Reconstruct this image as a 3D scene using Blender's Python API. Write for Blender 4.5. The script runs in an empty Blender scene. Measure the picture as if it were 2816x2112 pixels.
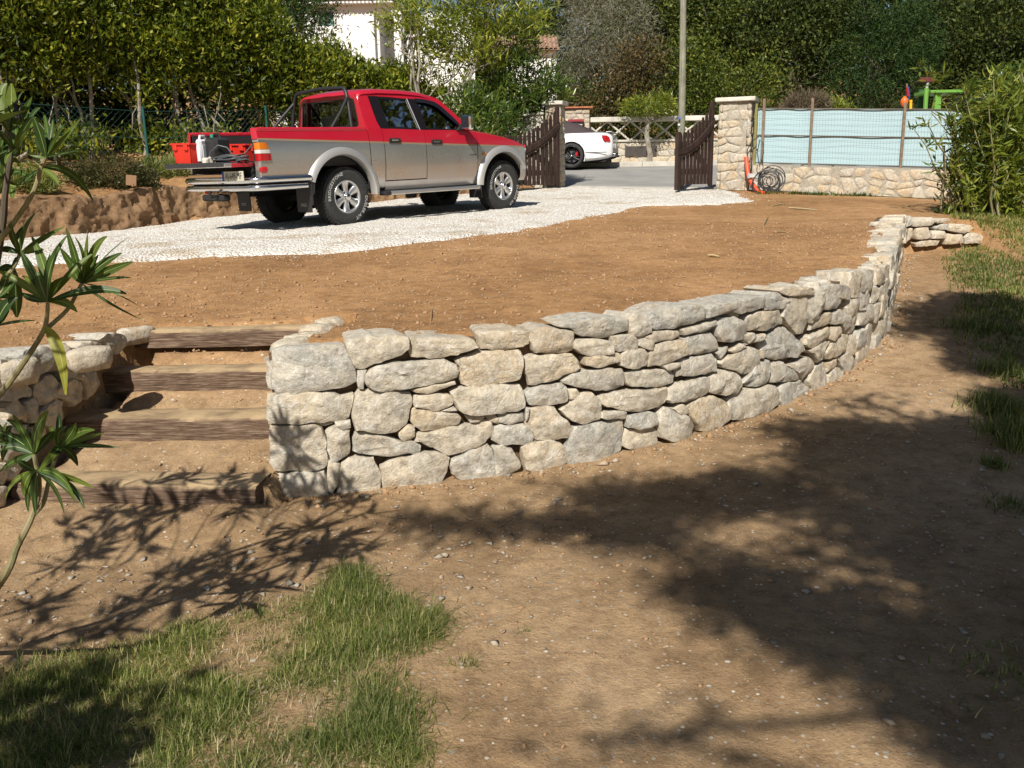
import bpy, bmesh, math, random
import numpy as np
from mathutils import Vector, Matrix
random.seed(7); RNG = np.random.default_rng(11)
SC = bpy.context.scene
COL = SC.collection
# ------------------------------------------------------------------ camera
F_PX, CX, CY, HZ, EYE = 2478.0, 1408.0, 1056.0, 485.0, 1.6
TH = math.atan((CY-HZ)/F_PX); RO = math.radians(1.0)
FW = np.array([0, math.cos(TH), -math.sin(TH)]); UP0 = np.array([0, math.sin(TH), math.cos(TH)]); R0 = np.array([1., 0, 0])
RT = math.cos(RO)*R0-math.sin(RO)*UP0; UPV = math.sin(RO)*R0+math.cos(RO)*UP0
EYEP = np.array([0, 0, EYE])
cam = bpy.data.cameras.new('camera'); camo = bpy.data.objects.new('camera', cam); COL.objects.link(camo)
cam.sensor_width = 36; cam.lens = F_PX/2816*36; cam.clip_start = 0.05; cam.clip_end = 3000
camo.matrix_world = Matrix(((RT[0], UPV[0], -FW[0], 0), (RT[1], UPV[1], -FW[1], 0), (RT[2], UPV[2], -FW[2], EYE), (0, 0, 0, 1)))
SC.camera = camo
# ------------------------------------------------------------------ sky, sun, exposure
SUN_EL = math.radians(43); SUN_AZ = math.radians(16)          # shadows run along (sin az, cos az)
SDIR = np.array([math.sin(SUN_AZ)*math.cos(SUN_EL), math.cos(SUN_AZ)*math.cos(SUN_EL), -math.sin(SUN_EL)])
W = bpy.data.worlds.new('World'); SC.world = W; W.use_nodes = True
nt = W.node_tree; bg = nt.nodes['Background']
sky = nt.nodes.new('ShaderNodeTexSky'); sky.sky_type = 'NISHITA'; sky.sun_disc = False
sky.sun_elevation = SUN_EL; sky.sun_rotation = math.pi+SUN_AZ; sky.air_density = 1.0; sky.dust_density = 0.7; sky.ozone_density = 1.0
nt.links.new(sky.outputs[0], bg.inputs[0]); bg.inputs[1].default_value = 0.05
sl = bpy.data.lights.new('sun', 'SUN'); sl.energy = 5.0; sl.angle = math.radians(0.53); sl.color = (1.0, 0.945, 0.86)
slo = bpy.data.objects.new('sun', sl); COL.objects.link(slo)
slo.rotation_euler = Vector(SDIR).to_track_quat('-Z', 'Y').to_euler(); slo.location = (-4, -12, 15)
SC.view_settings.view_transform = 'Standard'; SC.view_settings.look = 'None'; SC.view_settings.exposure = 0.36; SC.view_settings.gamma = 1.0
SC.cycles.max_bounces = 6; SC.cycles.transparent_max_bounces = 16; SC.cycles.diffuse_bounces = 3; SC.cycles.glossy_bounces = 3
SC.cycles.caustics_reflective = False; SC.cycles.caustics_refractive = False
try: SC.cycles.use_denoising = True
except Exception: pass

# ------------------------------------------------------------------ picture <-> place
def ray(u, v): return FW+RT*(u-CX)/F_PX-UPV*(v-CY)/F_PX
def PZ(u, v, z):
    d = ray(u, v); return EYEP+d*(z-EYE)/d[2]
def PY(u, v, y):
    d = ray(u, v); return EYEP+d*y/d[1]
def PXL(p):
    d = np.asarray(p, float)-EYEP; w = d@FW
    return np.stack([CX+F_PX*(d@RT)/w, CY-F_PX*(d@UPV)/w, w], -1)
D = 2816/2212.

# ------------------------------------------------------------------ object helpers
def tag(o, label=None, cat=None, group=None, kind=None):
    if label: o['label'] = label
    if cat: o['category'] = cat
    if group: o['group'] = group
    if kind: o['kind'] = kind
    return o
def thing(name, loc, label, cat, group=None, rot=(0, 0, 0)):
    o = bpy.data.objects.new(name, None); COL.objects.link(o); o.location = loc; o.rotation_euler = rot
    o.empty_display_size = .2
    return tag(o, label, cat, group)
def mk(name, verts, faces, mat=None, parent=None, smooth=False, world=False, center=False):
    v = np.asarray(verts, float).reshape(-1, 3)
    if world and parent is not None: v = v-np.array(parent.location)
    c = np.zeros(3)
    if center: c = (v.min(0)+v.max(0))/2; v = v-c
    me = bpy.data.meshes.new(name)
    me.from_pydata(v.tolist(), [], [list(f) for f in faces]); me.update()
    if mat is not None:
        for m in (mat if isinstance(mat, (list, tuple)) else [mat]): me.materials.append(m)
    if smooth: me.polygons.foreach_set('use_smooth', [True]*len(me.polygons))
    o = bpy.data.objects.new(name, me); COL.objects.link(o); o.location = c
    if parent is not None: o.parent = parent
    return o
def quads(name, V, mat, parent=None, world=False, n=4, smooth=False):
    """fast mesh of separate n-gons; V is (N, n, 3)"""
    V = np.asarray(V, np.float32)
    if world and parent is not None: V = V-np.array(parent.location, np.float32)
    N = V.shape[0]; me = bpy.data.meshes.new(name)
    me.vertices.add(N*n); me.vertices.foreach_set('co', V.reshape(-1))
    me.loops.add(N*n); me.loops.foreach_set('vertex_index', np.arange(N*n, dtype=np.int32))
    me.polygons.add(N); me.polygons.foreach_set('loop_start', np.arange(0, N*n, n, dtype=np.int32))
    me.update(calc_edges=True)
    if mat is not None: me.materials.append(mat)
    o = bpy.data.objects.new(name, me); COL.objects.link(o)
    if parent is not None: o.parent = parent
    return o
def instanced(name, V0, F0, M, T, mat, parent=None, smooth=False):
    """one mesh holding many copies: V0 (k,3) template, F0 faces (all same length), M (N,3,3), T (N,3)"""
    V0 = np.asarray(V0, float); F0 = np.asarray(F0, np.int32); N = len(T); k = len(V0); n = F0.shape[1]
    V = np.einsum('nij,kj->nki', M, V0)+np.asarray(T)[:, None, :]
    Fi = (F0[None]+(np.arange(N)*k)[:, None, None]).reshape(-1)
    me = bpy.data.meshes.new(name); me.vertices.add(N*k); me.vertices.foreach_set('co', V.reshape(-1).astype(np.float32))
    me.loops.add(len(Fi)); me.loops.foreach_set('vertex_index', Fi.astype(np.int32))
    P = len(Fi)//n; me.polygons.add(P); me.polygons.foreach_set('loop_start', np.arange(0, P*n, n, dtype=np.int32))
    me.update(calc_edges=True)
    if smooth: me.polygons.foreach_set('use_smooth', [True]*P)
    if mat is not None: me.materials.append(mat)
    o = bpy.data.objects.new(name, me); COL.objects.link(o)
    if parent is not None: o.parent = parent
    return o
def rot_rand(N, rng=RNG):
    q = rng.normal(size=(N, 4)); q /= np.linalg.norm(q, axis=1)[:, None]
    w, x, y, z = q.T
    return np.stack([np.stack([1-2*(y*y+z*z), 2*(x*y-z*w), 2*(x*z+y*w)], -1), np.stack([2*(x*y+z*w), 1-2*(x*x+z*z), 2*(y*z-x*w)], -1),
                     np.stack([2*(x*z-y*w), 2*(y*z+x*w), 1-2*(x*x+y*y)], -1)], 1)
class MB:
    def __init__(s): s.v = []; s.f = []
    def add(s, v, f):
        n = len(s.v); s.v += [tuple(map(float, p)) for p in v]; s.f += [tuple(i+n for i in q) for q in f]; return s
    def box(s, c, d, M=None):
        """box centre c, full size d, with a small chamfer-free shape; M optional 3x3"""
        P = [np.array([x*d[0]/2, y*d[1]/2, z*d[2]/2]) for x in (-1, 1) for y in (-1, 1) for z in (-1, 1)]
        if M is not None: P = [np.array(M)@p for p in P]
        P = [p+np.array(c) for p in P]
        return s.add(P, [(0, 1, 3, 2), (4, 6, 7, 5), (0, 4, 5, 1), (2, 3, 7, 6), (0, 2, 6, 4), (1, 5, 7, 3)])
    def bbox(s, c, d, b=.01, M=None):
        """bevelled box"""
        h = np.array(d)/2; b = min(b, *(h*.49)); V = []; key = {}
        for sx in (-1, 1):
            for sy in (-1, 1):
                for sz in (-1, 1):
                    sg = np.array([sx, sy, sz])
                    for a in range(3):
                        p = sg*(h-b); p[a] = sg[a]*h[a]; key[(sx, sy, sz, a)] = len(V); V.append(p)
        Fc = []
        for a in range(3):
            o1, o2 = [i for i in range(3) if i != a]
            for sa in (-1, 1):
                q = []
                for s1, s2 in ((-1, -1), (1, -1), (1, 1), (-1, 1)):
                    k = [0, 0, 0]; k[a] = sa; k[o1] = s1; k[o2] = s2; q.append(key[(*k, a)])
                Fc.append(q)
            for s1 in (-1, 1):
                for s2 in (-1, 1):
                    k1 = [0]*3; k1[a] = -1; k1[o1] = s1; k1[o2] = s2; k2 = list(k1); k2[a] = 1
                    Fc.append([key[(*k1, o1)], key[(*k2, o1)], key[(*k2, o2)], key[(*k1, o2)]])
        for sx in (-1, 1):
            for sy in (-1, 1):
                for sz in (-1, 1): Fc.append([key[(sx, sy, sz, a)] for a in range(3)])
        V = np.array(V)
        if M is not None: V = V@np.array(M).T
        return s.add(V+np.array(c), Fc)
    def tube(s, pts, r, n=8, cap=True):
        pts = [np.array(p, float) for p in pts]; k = len(pts)
        rs = r if isinstance(r, (list, tuple, np.ndarray)) else [r]*k
        V = []; prev = None
        for i in range(k):
            t = pts[min(i+1, k-1)]-pts[max(i-1, 0)]; t = t/(np.linalg.norm(t)+1e-9)
            if prev is None:
                a = np.array([0, 0, 1.]) if abs(t[2]) < .9 else np.array([1., 0, 0]); u = np.cross(t, a)
            else: u = prev-t*(prev@t)
            u /= np.linalg.norm(u)+1e-9; prev = u; w = np.cross(t, u)
            for j in range(n):
                a = 2*math.pi*j/n; V.append(pts[i]+rs[i]*(math.cos(a)*u+math.sin(a)*w))
        Fc = [(i*n+j, i*n+(j+1) % n, (i+1)*n+(j+1) % n, (i+1)*n+j) for i in range(k-1) for j in range(n)]
        if cap: Fc += [tuple(range(n-1, -1, -1)), tuple((k-1)*n+j for j in range(n))]
        return s.add(V, Fc)
    def prism(s, poly, a, b):
        """poly list of 3D points, extruded by vector b-a applied: poly+a and poly+b"""
        n = len(poly); P = [np.array(p)+np.array(a) for p in poly]+[np.array(p)+np.array(b) for p in poly]
        return s.add(P, [tuple(range(n-1, -1, -1)), tuple(range(n, 2*n))]+[(i, (i+1) % n, (i+1) % n+n, i+n) for i in range(n)])
    def lathe(s, prof, c, axis='y', n=32, M=None):
        """profile list (r, h) revolved about axis through c"""
        V = []
        for r, h in prof:
            for j in range(n):
                a = 2*math.pi*j/n
                p = {'y': (r*math.cos(a), h, r*math.sin(a)), 'z': (r*math.cos(a), r*math.sin(a), h), 'x': (h, r*math.cos(a), r*math.sin(a))}[axis]
                V.append(p)
        V = np.array(V)
        if M is not None: V = V@np.array(M).T
        k = len(prof)
        return s.add(V+np.array(c), [(i*n+j, i*n+(j+1) % n, (i+1)*n+(j+1) % n, (i+1)*n+j) for i in range(k-1) for j in range(n)])
    def grid(s, P):
        """P [rows][cols] of points"""
        r = len(P); c = len(P[0]); V = [p for row in P for p in row]
        return s.add(V, [(i*c+j, i*c+j+1, (i+1)*c+j+1, (i+1)*c+j) for i in range(r-1) for j in range(c-1)])
    def build(s, name, mat, parent=None, smooth=False, world=False, center=False, bevel=0, weighted=False):
        o = mk(name, s.v, s.f, mat, parent, smooth, world, center)
        if bevel:
            m = o.modifiers.new('bevel', 'BEVEL'); m.width = bevel; m.segments = 2; m.limit_method = 'ANGLE'; m.angle_limit = math.radians(40)
        if smooth:
            try:
                m = o.modifiers.new('edges', 'EDGE_SPLIT'); m.split_angle = math.radians(38)
            except Exception: pass
        return o
def text_geo(s, size=1.0, ext=0.0):
    cu = bpy.data.curves.new('t', 'FONT'); cu.body = s; cu.size = size; cu.extrude = ext; cu.align_x = 'CENTER'; cu.align_y = 'CENTER'; cu.resolution_u = 2
    ob = bpy.data.objects.new('t', cu); COL.objects.link(ob)
    bpy.context.view_layer.update()
    me = ob.evaluated_get(bpy.context.evaluated_depsgraph_get()).to_mesh()
    V = [tuple(v.co) for v in me.vertices]; Fc = [tuple(p.vertices) for p in me.polygons]
    bpy.data.objects.remove(ob); bpy.data.curves.remove(cu)
    return np.array(V), Fc
def copy_tree(o, parent=None):
    c = o.copy(); COL.objects.link(c); c.parent = parent
    for ch in list(o.children): copy_tree(ch, c)
    return c
ORD = ['first', 'second', 'third', 'fourth', 'fifth', 'sixth', 'seventh', 'eighth', 'ninth', 'tenth', 'eleventh', 'twelfth', 'thirteenth', 'fourteenth', 'fifteenth', 'sixteenth', 'seventeenth', 'eighteenth']

# ------------------------------------------------------------------ value noise
_P = np.random.default_rng(3).permutation(512); _P = np.concatenate([_P, _P, _P])
_G = np.random.default_rng(4).random(512)
def vnoise(x, y, z=0.0):
    x, y, z = np.broadcast_arrays(np.asarray(x, float), np.asarray(y, float), np.asarray(z, float))
    xi = np.floor(x).astype(int); yi = np.floor(y).astype(int); zi = np.floor(z).astype(int)
    xf = x-xi; yf = y-yi; zf = z-zi
    u = xf*xf*(3-2*xf); v = yf*yf*(3-2*yf); w = zf*zf*(3-2*zf)
    def g(a, b, c): return _G[_P[_P[_P[a & 511]+(b & 511)]+(c & 511)] & 511]
    l = lambda a, b, t: a+(b-a)*t
    return l(l(l(g(xi, yi, zi), g(xi+1, yi, zi), u), l(g(xi, yi+1, zi), g(xi+1, yi+1, zi), u), v),
             l(l(g(xi, yi, zi+1), g(xi+1, yi, zi+1), u), l(g(xi, yi+1, zi+1), g(xi+1, yi+1, zi+1), u), v), w)*2-1
def fbm(x, y, z=0.0, o=4):
    r = 0; a = 1
    for i in range(o): r = r+a*vnoise(np.asarray(x)*2**i+17*i, np.asarray(y)*2**i, np.asarray(z)*2**i+5*i); a *= .5
    return r
# ------------------------------------------------------------------ materials
def M_(name):
    m = bpy.data.materials.new(name); m.use_nodes = True
    return m, m.node_tree, m.node_tree.nodes['Principled BSDF']
def nd(t, typ, **kw):
    n = t.nodes.new(typ)
    for k, v in kw.items():
        if k.startswith('i_'): n.inputs[k[2:].replace('_', ' ')].default_value = v
        else: setattr(n, k, v)
    return n
def ramp(t, stops, interp='LINEAR'):
    n = t.nodes.new('ShaderNodeValToRGB'); n.color_ramp.interpolation = interp
    e = n.color_ramp.elements
    while len(e) < len(stops): e.new(.5)
    for i, (p, c) in enumerate(stops):
        e[i].position = p; e[i].color = (*c, 1) if len(c) == 3 else c
    return n
def noise(t, scale, detail=4, rough=.55, co=None, dist=0.0):
    n = t.nodes.new('ShaderNodeTexNoise'); n.inputs['Scale'].default_value = scale; n.inputs['Detail'].default_value = detail
    n.inputs['Roughness'].default_value = rough; n.inputs['Distortion'].default_value = dist
    if co is not None: t.links.new(co, n.inputs['Vector'])
    return n
def mixc(t, fac, a, b, mode='MIX'):
    n = t.nodes.new('ShaderNodeMix'); n.data_type = 'RGBA'; n.blend_type = mode
    for sock, val in ((n.inputs[0], fac), (n.inputs[6], a), (n.inputs[7], b)):
        if isinstance(val, (int, float)): sock.default_value = val
        elif isinstance(val, tuple): sock.default_value = (*val, 1) if len(val) == 3 else val
        else: t.links.new(val, sock)
    return n.outputs[2]
def bump(t, height, strength, dist, b=None, normal=None):
    n = t.nodes.new('ShaderNodeBump'); n.inputs['Strength'].default_value = strength; n.inputs['Distance'].default_value = dist
    t.links.new(height, n.inputs['Height'])
    if normal is not None: t.links.new(normal, n.inputs['Normal'])
    if b is not None: t.links.new(n.outputs[0], b.inputs['Normal'])
    return n.outputs[0]
def wpos(t):
    return t.nodes.new('ShaderNodeNewGeometry').outputs['Position']
def plain(name, col, rough=.6, metal=0.0, coat=0.0, spec=.5, var=.0, vs=8.0, bmp=0.0, bs=60.0):
    m, t, b = M_(name); b.inputs['Base Color'].default_value = (*col, 1); b.inputs['Roughness'].default_value = rough
    b.inputs['Metallic'].default_value = metal; b.inputs['Coat Weight'].default_value = coat; b.inputs['Coat Roughness'].default_value = .06
    b.inputs['Specular IOR Level'].default_value = spec
    if var or bmp:
        co = t.nodes.new('ShaderNodeTexCoord').outputs['Object']
        if var:
            n = noise(t, vs, 5, .6, co); r = ramp(t, [(.3, tuple(c*(1-var) for c in col)), (.7, tuple(min(1, c*(1+var)) for c in col))])
            t.links.new(n.outputs[0], r.inputs[0]); t.links.new(r.outputs[0], b.inputs['Base Color'])
        if bmp: bump(t, noise(t, bs, 4, .6, co).outputs[0], .6, bmp, b)
    return m
def soil_mat(name, c1, c2, c3, peb=.5, dark=(.17, .095, .048)):
    m, t, b = M_(name); co = wpos(t); L = t.links
    n1 = noise(t, .55, 5, .6, co); n2 = noise(t, 11, 7, .72, co, .3); n3 = noise(t, 90, 4, .75, co); n4 = noise(t, 2.3, 4, .6, co, .4)
    r1 = ramp(t, [(.32, c1), (.52, c2), (.72, c3)]); L.new(n1.outputs[0], r1.inputs[0])
    r4 = ramp(t, [(.38, dark), (.52, (1, 1, 1))])
    r2 = ramp(t, [(.3, (.62, .60, .58)), (.55, (1, 1, 1)), (.75, (1.16, 1.15, 1.13))]); L.new(n2.outputs[0], r2.inputs[0])
    sx = nd(t, 'ShaderNodeSeparateXYZ'); L.new(co, sx.inputs[0])
    mr = nd(t, 'ShaderNodeMapRange'); L.new(sx.outputs[2], mr.inputs[0]); mr.inputs[1].default_value = .3; mr.inputs[2].default_value = .75
    redder = mixc(t, 1.0, r1.outputs[0], (1.10, .92, .74), 'MULTIPLY')                       # the terrace is filled with redder earth
    c = mixc(t, 1.0, mixc(t, mr.outputs[0], r1.outputs[0], redder), r2.outputs[0], 'MULTIPLY')
    L.new(n4.outputs[0], r4.inputs[0]); c = mixc(t, .22, c, mixc(t, 1.0, c, r4.outputs[0], 'MULTIPLY'))
    r3 = ramp(t, [(.3, (.55, .55, .55)), (.6, (1.1, 1.1, 1.1))]); L.new(n3.outputs[0], r3.inputs[0])
    c = mixc(t, .55, c, mixc(t, 1.0, c, r3.outputs[0], 'MULTIPLY'))
    # fine grit: pale chips set in the earth
    v = nd(t, 'ShaderNodeTexVoronoi'); v.inputs['Scale'].default_value = 55; L.new(co, v.inputs['Vector'])
    v2 = nd(t, 'ShaderNodeTexVoronoi'); v2.inputs['Scale'].default_value = 21; L.new(co, v2.inputs['Vector'])
    def chips(vv, sel, size):
        s = nd(t, 'ShaderNodeSeparateColor'); L.new(vv.outputs['Color'], s.inputs[0])
        a = nd(t, 'ShaderNodeMath', operation='GREATER_THAN'); L.new(s.outputs[0], a.inputs[0]); a.inputs[1].default_value = sel
        d = nd(t, 'ShaderNodeMath', operation='LESS_THAN'); L.new(vv.outputs['Distance'], d.inputs[0]); d.inputs[1].default_value = size
        k = nd(t, 'ShaderNodeMath', operation='MULTIPLY'); L.new(a.outputs[0], k.inputs[0]); L.new(d.outputs[0], k.inputs[1]); return k.outputs[0], s.outputs[1]
    f1, g1 = chips(v, 1-.22*peb, .34); f2, g2 = chips(v2, 1-.10*peb, .22)
    pc = ramp(t, [(0, (.26, .22, .17)), (.6, (.42, .35, .26)), (1, (.62, .56, .46))]); L.new(g1, pc.inputs[0])
    pc2 = ramp(t, [(0, (.24, .21, .17)), (.7, (.44, .38, .29)), (1, (.62, .56, .47))]); L.new(g2, pc2.inputs[0])
    c = mixc(t, f1, c, pc.outputs[0]); c = mixc(t, f2, c, pc2.outputs[0])
    L.new(c, b.inputs['Base Color']); b.inputs['Roughness'].default_value = .95; b.inputs['Specular IOR Level'].default_value = .15
    h = nd(t, 'ShaderNodeMath', operation='MULTIPLY_ADD'); L.new(n3.outputs[0], h.inputs[0]); h.inputs[1].default_value = .35; L.new(n2.outputs[0], h.inputs[2])
    h2 = nd(t, 'ShaderNodeMath', operation='MULTIPLY_ADD'); L.new(f2, h2.inputs[0]); h2.inputs[1].default_value = .35; L.new(h.outputs[0], h2.inputs[2])
    bump(t, h2.outputs[0], 1.0, .019, b)
    return m
def stone_mat(name, base, warm, grey, vein=(.66, .62, .54), island=False):
    """limestone: per-object colour, grey and ochre weathering, pale dust and fissures"""
    m, t, b = M_(name); L = t.links
    tc = t.nodes.new('ShaderNodeTexCoord').outputs['Object']
    oi = t.nodes.new('ShaderNodeObjectInfo')
    rnd = oi.outputs['Random'] if not island else t.nodes.new('ShaderNodeNewGeometry').outputs['Random Per Island']
    add = nd(t, 'ShaderNodeVectorMath', operation='MULTIPLY_ADD')
    cmb = nd(t, 'ShaderNodeCombineXYZ'); L.new(rnd, cmb.inputs[0]); L.new(rnd, cmb.inputs[1]); L.new(rnd, cmb.inputs[2])
    L.new(cmb.outputs[0], add.inputs[0]); add.inputs[1].default_value = (37, 53, 71); L.new(tc, add.inputs[2]); co = add.outputs[0]
    rr = ramp(t, [(0, grey), (.22, tuple((a+c)/2 for a, c in zip(grey, base))), (.45, base), (.72, tuple((a+c)/2 for a, c in zip(base, warm))), (1, warm)])
    L.new(rnd, rr.inputs[0])
    n1 = noise(t, 5, 5, .62, co, .3); n2 = noise(t, 22, 6, .7, co, .2); n3 = noise(t, 95, 3, .7, co)
    c = mixc(t, .55, rr.outputs[0], (0, 0, 0))
    r1 = ramp(t, [(.34, grey), (.5, base), (.66, warm)]); L.new(n1.outputs[0], r1.inputs[0])
    c = mixc(t, .45, rr.outputs[0], r1.outputs[0])
    r2 = ramp(t, [(.30, (.50, .49, .47)), (.46, (.88, .87, .86)), (.56, (1.02, 1.02, 1.02)), (.70, (1.22, 1.21, 1.19))]); L.new(n2.outputs[0], r2.inputs[0])
    c = mixc(t, .9, c, mixc(t, 1.0, c, r2.outputs[0], 'MULTIPLY'))
    # pale chalky scrapes
    n4 = noise(t, 13, 7, .8, co, 1.6); r4 = ramp(t, [(.53, (0, 0, 0)), (.62, (1, 1, 1))]); L.new(n4.outputs[0], r4.inputs[0])
    c = mixc(t, mixc(t, 1.0, r4.outputs[0], (.6, .6, .6), 'MULTIPLY'), c, vein)
    # rusty earth stains
    n5 = noise(t, 3.3, 4, .6, co); r5 = ramp(t, [(.6, (0, 0, 0)), (.74, (1, 1, 1))]); L.new(n5.outputs[0], r5.inputs[0])
    c = mixc(t, mixc(t, 1.0, r5.outputs[0], (.3, .3, .3), 'MULTIPLY'), c, (.45, .27, .13))
    L.new(c, b.inputs['Base Color']); b.inputs['Roughness'].default_value = .9; b.inputs['Specular IOR Level'].default_value = .2
    mu = noise(t, 26, 8, .75, co, .4)
    h = nd(t, 'ShaderNodeMath', operation='MULTIPLY_ADD'); L.new(n3.outputs[0], h.inputs[0]); h.inputs[1].default_value = .22; L.new(mu.outputs[0], h.inputs[2])
    vo = nd(t, 'ShaderNodeTexVoronoi', feature='DISTANCE_TO_EDGE'); vo.inputs['Scale'].default_value = 7; L.new(co, vo.inputs['Vector'])
    rv = ramp(t, [(0, (0, 0, 0)), (.05, (1, 1, 1))]); L.new(vo.outputs['Distance'], rv.inputs[0])
    h2 = nd(t, 'ShaderNodeMath', operation='MULTIPLY_ADD'); L.new(rv.outputs[0], h2.inputs[0]); h2.inputs[1].default_value = .07; L.new(h.outputs[0], h2.inputs[2])
    bump(t, h2.outputs[0], 1.0, .018, b)
    return m
def leaf_mat(name, dark, mid, light, trans=.35, gloss=.35, rough=.35):
    m, t, b = M_(name); L = t.links
    g = t.nodes.new('ShaderNodeNewGeometry')
    r = ramp(t, [(0, dark), (.55, mid), (.93, light), (1, tuple(min(1, a*1.25+.02) for a in light))]); L.new(g.outputs['Random Per Island'], r.inputs[0])
    n = noise(t, .9, 2, .5, g.outputs['Position']); rn = ramp(t, [(.3, (.6, .66, .62)), (.7, (1.28, 1.2, 1.1))]); L.new(n.outputs[0], rn.inputs[0])
    c = mixc(t, 1.0, r.outputs[0], rn.outputs[0], 'MULTIPLY')
    L.new(c, b.inputs['Base Color']); b.inputs['Roughness'].default_value = rough; b.inputs['Specular IOR Level'].default_value = gloss
    tr = t.nodes.new('ShaderNodeBsdfTranslucent'); cc = mixc(t, 1.0, c, (1.25, 1.3, .55), 'MULTIPLY'); L.new(cc, tr.inputs[0])
    mx = t.nodes.new('ShaderNodeMixShader'); mx.inputs[0].default_value = trans
    L.new(b.outputs[0], mx.inputs[1]); L.new(tr.outputs[0], mx.inputs[2]); L.new(mx.outputs[0], t.nodes['Material Output'].inputs[0])
    return m
def glass_mat(name, tint=(.55, .62, .6), rough=.02, refl=.12):
    m, t, b = M_(name); L = t.links
    tr = t.nodes.new('ShaderNodeBsdfTransparent'); tr.inputs[0].default_value = (*tint, 1)
    gl = t.nodes.new('ShaderNodeBsdfGlossy'); gl.inputs['Roughness'].default_value = rough
    fr = t.nodes.new('ShaderNodeFresnel'); fr.inputs[0].default_value = 1.5
    ad = nd(t, 'ShaderNodeMath', operation='ADD'); L.new(fr.outputs[0], ad.inputs[0]); ad.inputs[1].default_value = refl*.4
    mx = t.nodes.new('ShaderNodeMixShader'); L.new(ad.outputs[0], mx.inputs[0]); L.new(tr.outputs[0], mx.inputs[1]); L.new(gl.outputs[0], mx.inputs[2])
    L.new(mx.outputs[0], t.nodes['Material Output'].inputs[0]); return m
def wood_mat(name, c1, c2, c3, sc=(1.2, 16, 16), rough=.85, bd=.008, dust=None):
    m, t, b = M_(name); L = t.links
    tc = t.nodes.new('ShaderNodeTexCoord').outputs['Object']; mp = t.nodes.new('ShaderNodeMapping'); mp.inputs['Scale'].default_value = sc; L.new(tc, mp.inputs[0])
    oi = t.nodes.new('ShaderNodeObjectInfo'); ad = nd(t, 'ShaderNodeVectorMath', operation='ADD'); L.new(mp.outputs[0], ad.inputs[0])
    cb = nd(t, 'ShaderNodeCombineXYZ'); mm = nd(t, 'ShaderNodeMath', operation='MULTIPLY'); L.new(oi.outputs['Random'], mm.inputs[0]); mm.inputs[1].default_value = 40
    L.new(mm.outputs[0], cb.inputs[0]); L.new(cb.outputs[0], ad.inputs[1])
    n = noise(t, 1.6, 7, .65, ad.outputs[0], .5); r = ramp(t, [(.3, c1), (.5, c2), (.72, c3)]); L.new(n.outputs[0], r.inputs[0])
    n2 = noise(t, 6, 4, .6, tc); r2 = ramp(t, [(.35, (.65, .63, .6)), (.65, (1.1, 1.1, 1.1))]); L.new(n2.outputs[0], r2.inputs[0])
    L.new(mixc(t, .7, r.outputs[0], mixc(t, 1.0, r.outputs[0], r2.outputs[0], 'MULTIPLY')), b.inputs['Base Color'])
    b.inputs['Roughness'].default_value = rough; b.inputs['Specular IOR Level'].default_value = .25
    bump(t, n.outputs[0], .9, bd, b)
    if dust:
        g = t.nodes.new('ShaderNodeNewGeometry'); sz = nd(t, 'ShaderNodeSeparateXYZ'); L.new(g.outputs['Normal'], sz.inputs[0])
        mr = nd(t, 'ShaderNodeMapRange'); L.new(sz.outputs[2], mr.inputs[0]); mr.inputs[1].default_value = .45; mr.inputs[2].default_value = .95; mr.inputs[4].default_value = .95
        k = nd(t, 'ShaderNodeMath', operation='MULTIPLY'); L.new(mr.outputs[0], k.inputs[0]); rk = ramp(t, [(.3, (.35, .35, .35)), (.55, (1, 1, 1))]); L.new(n2.outputs[0], rk.inputs[0]); L.new(rk.outputs[0], k.inputs[1])
        old = b.inputs['Base Color'].links[0].from_socket; L.new(mixc(t, k.outputs[0], old, dust), b.inputs['Base Color'])
    return m

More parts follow.
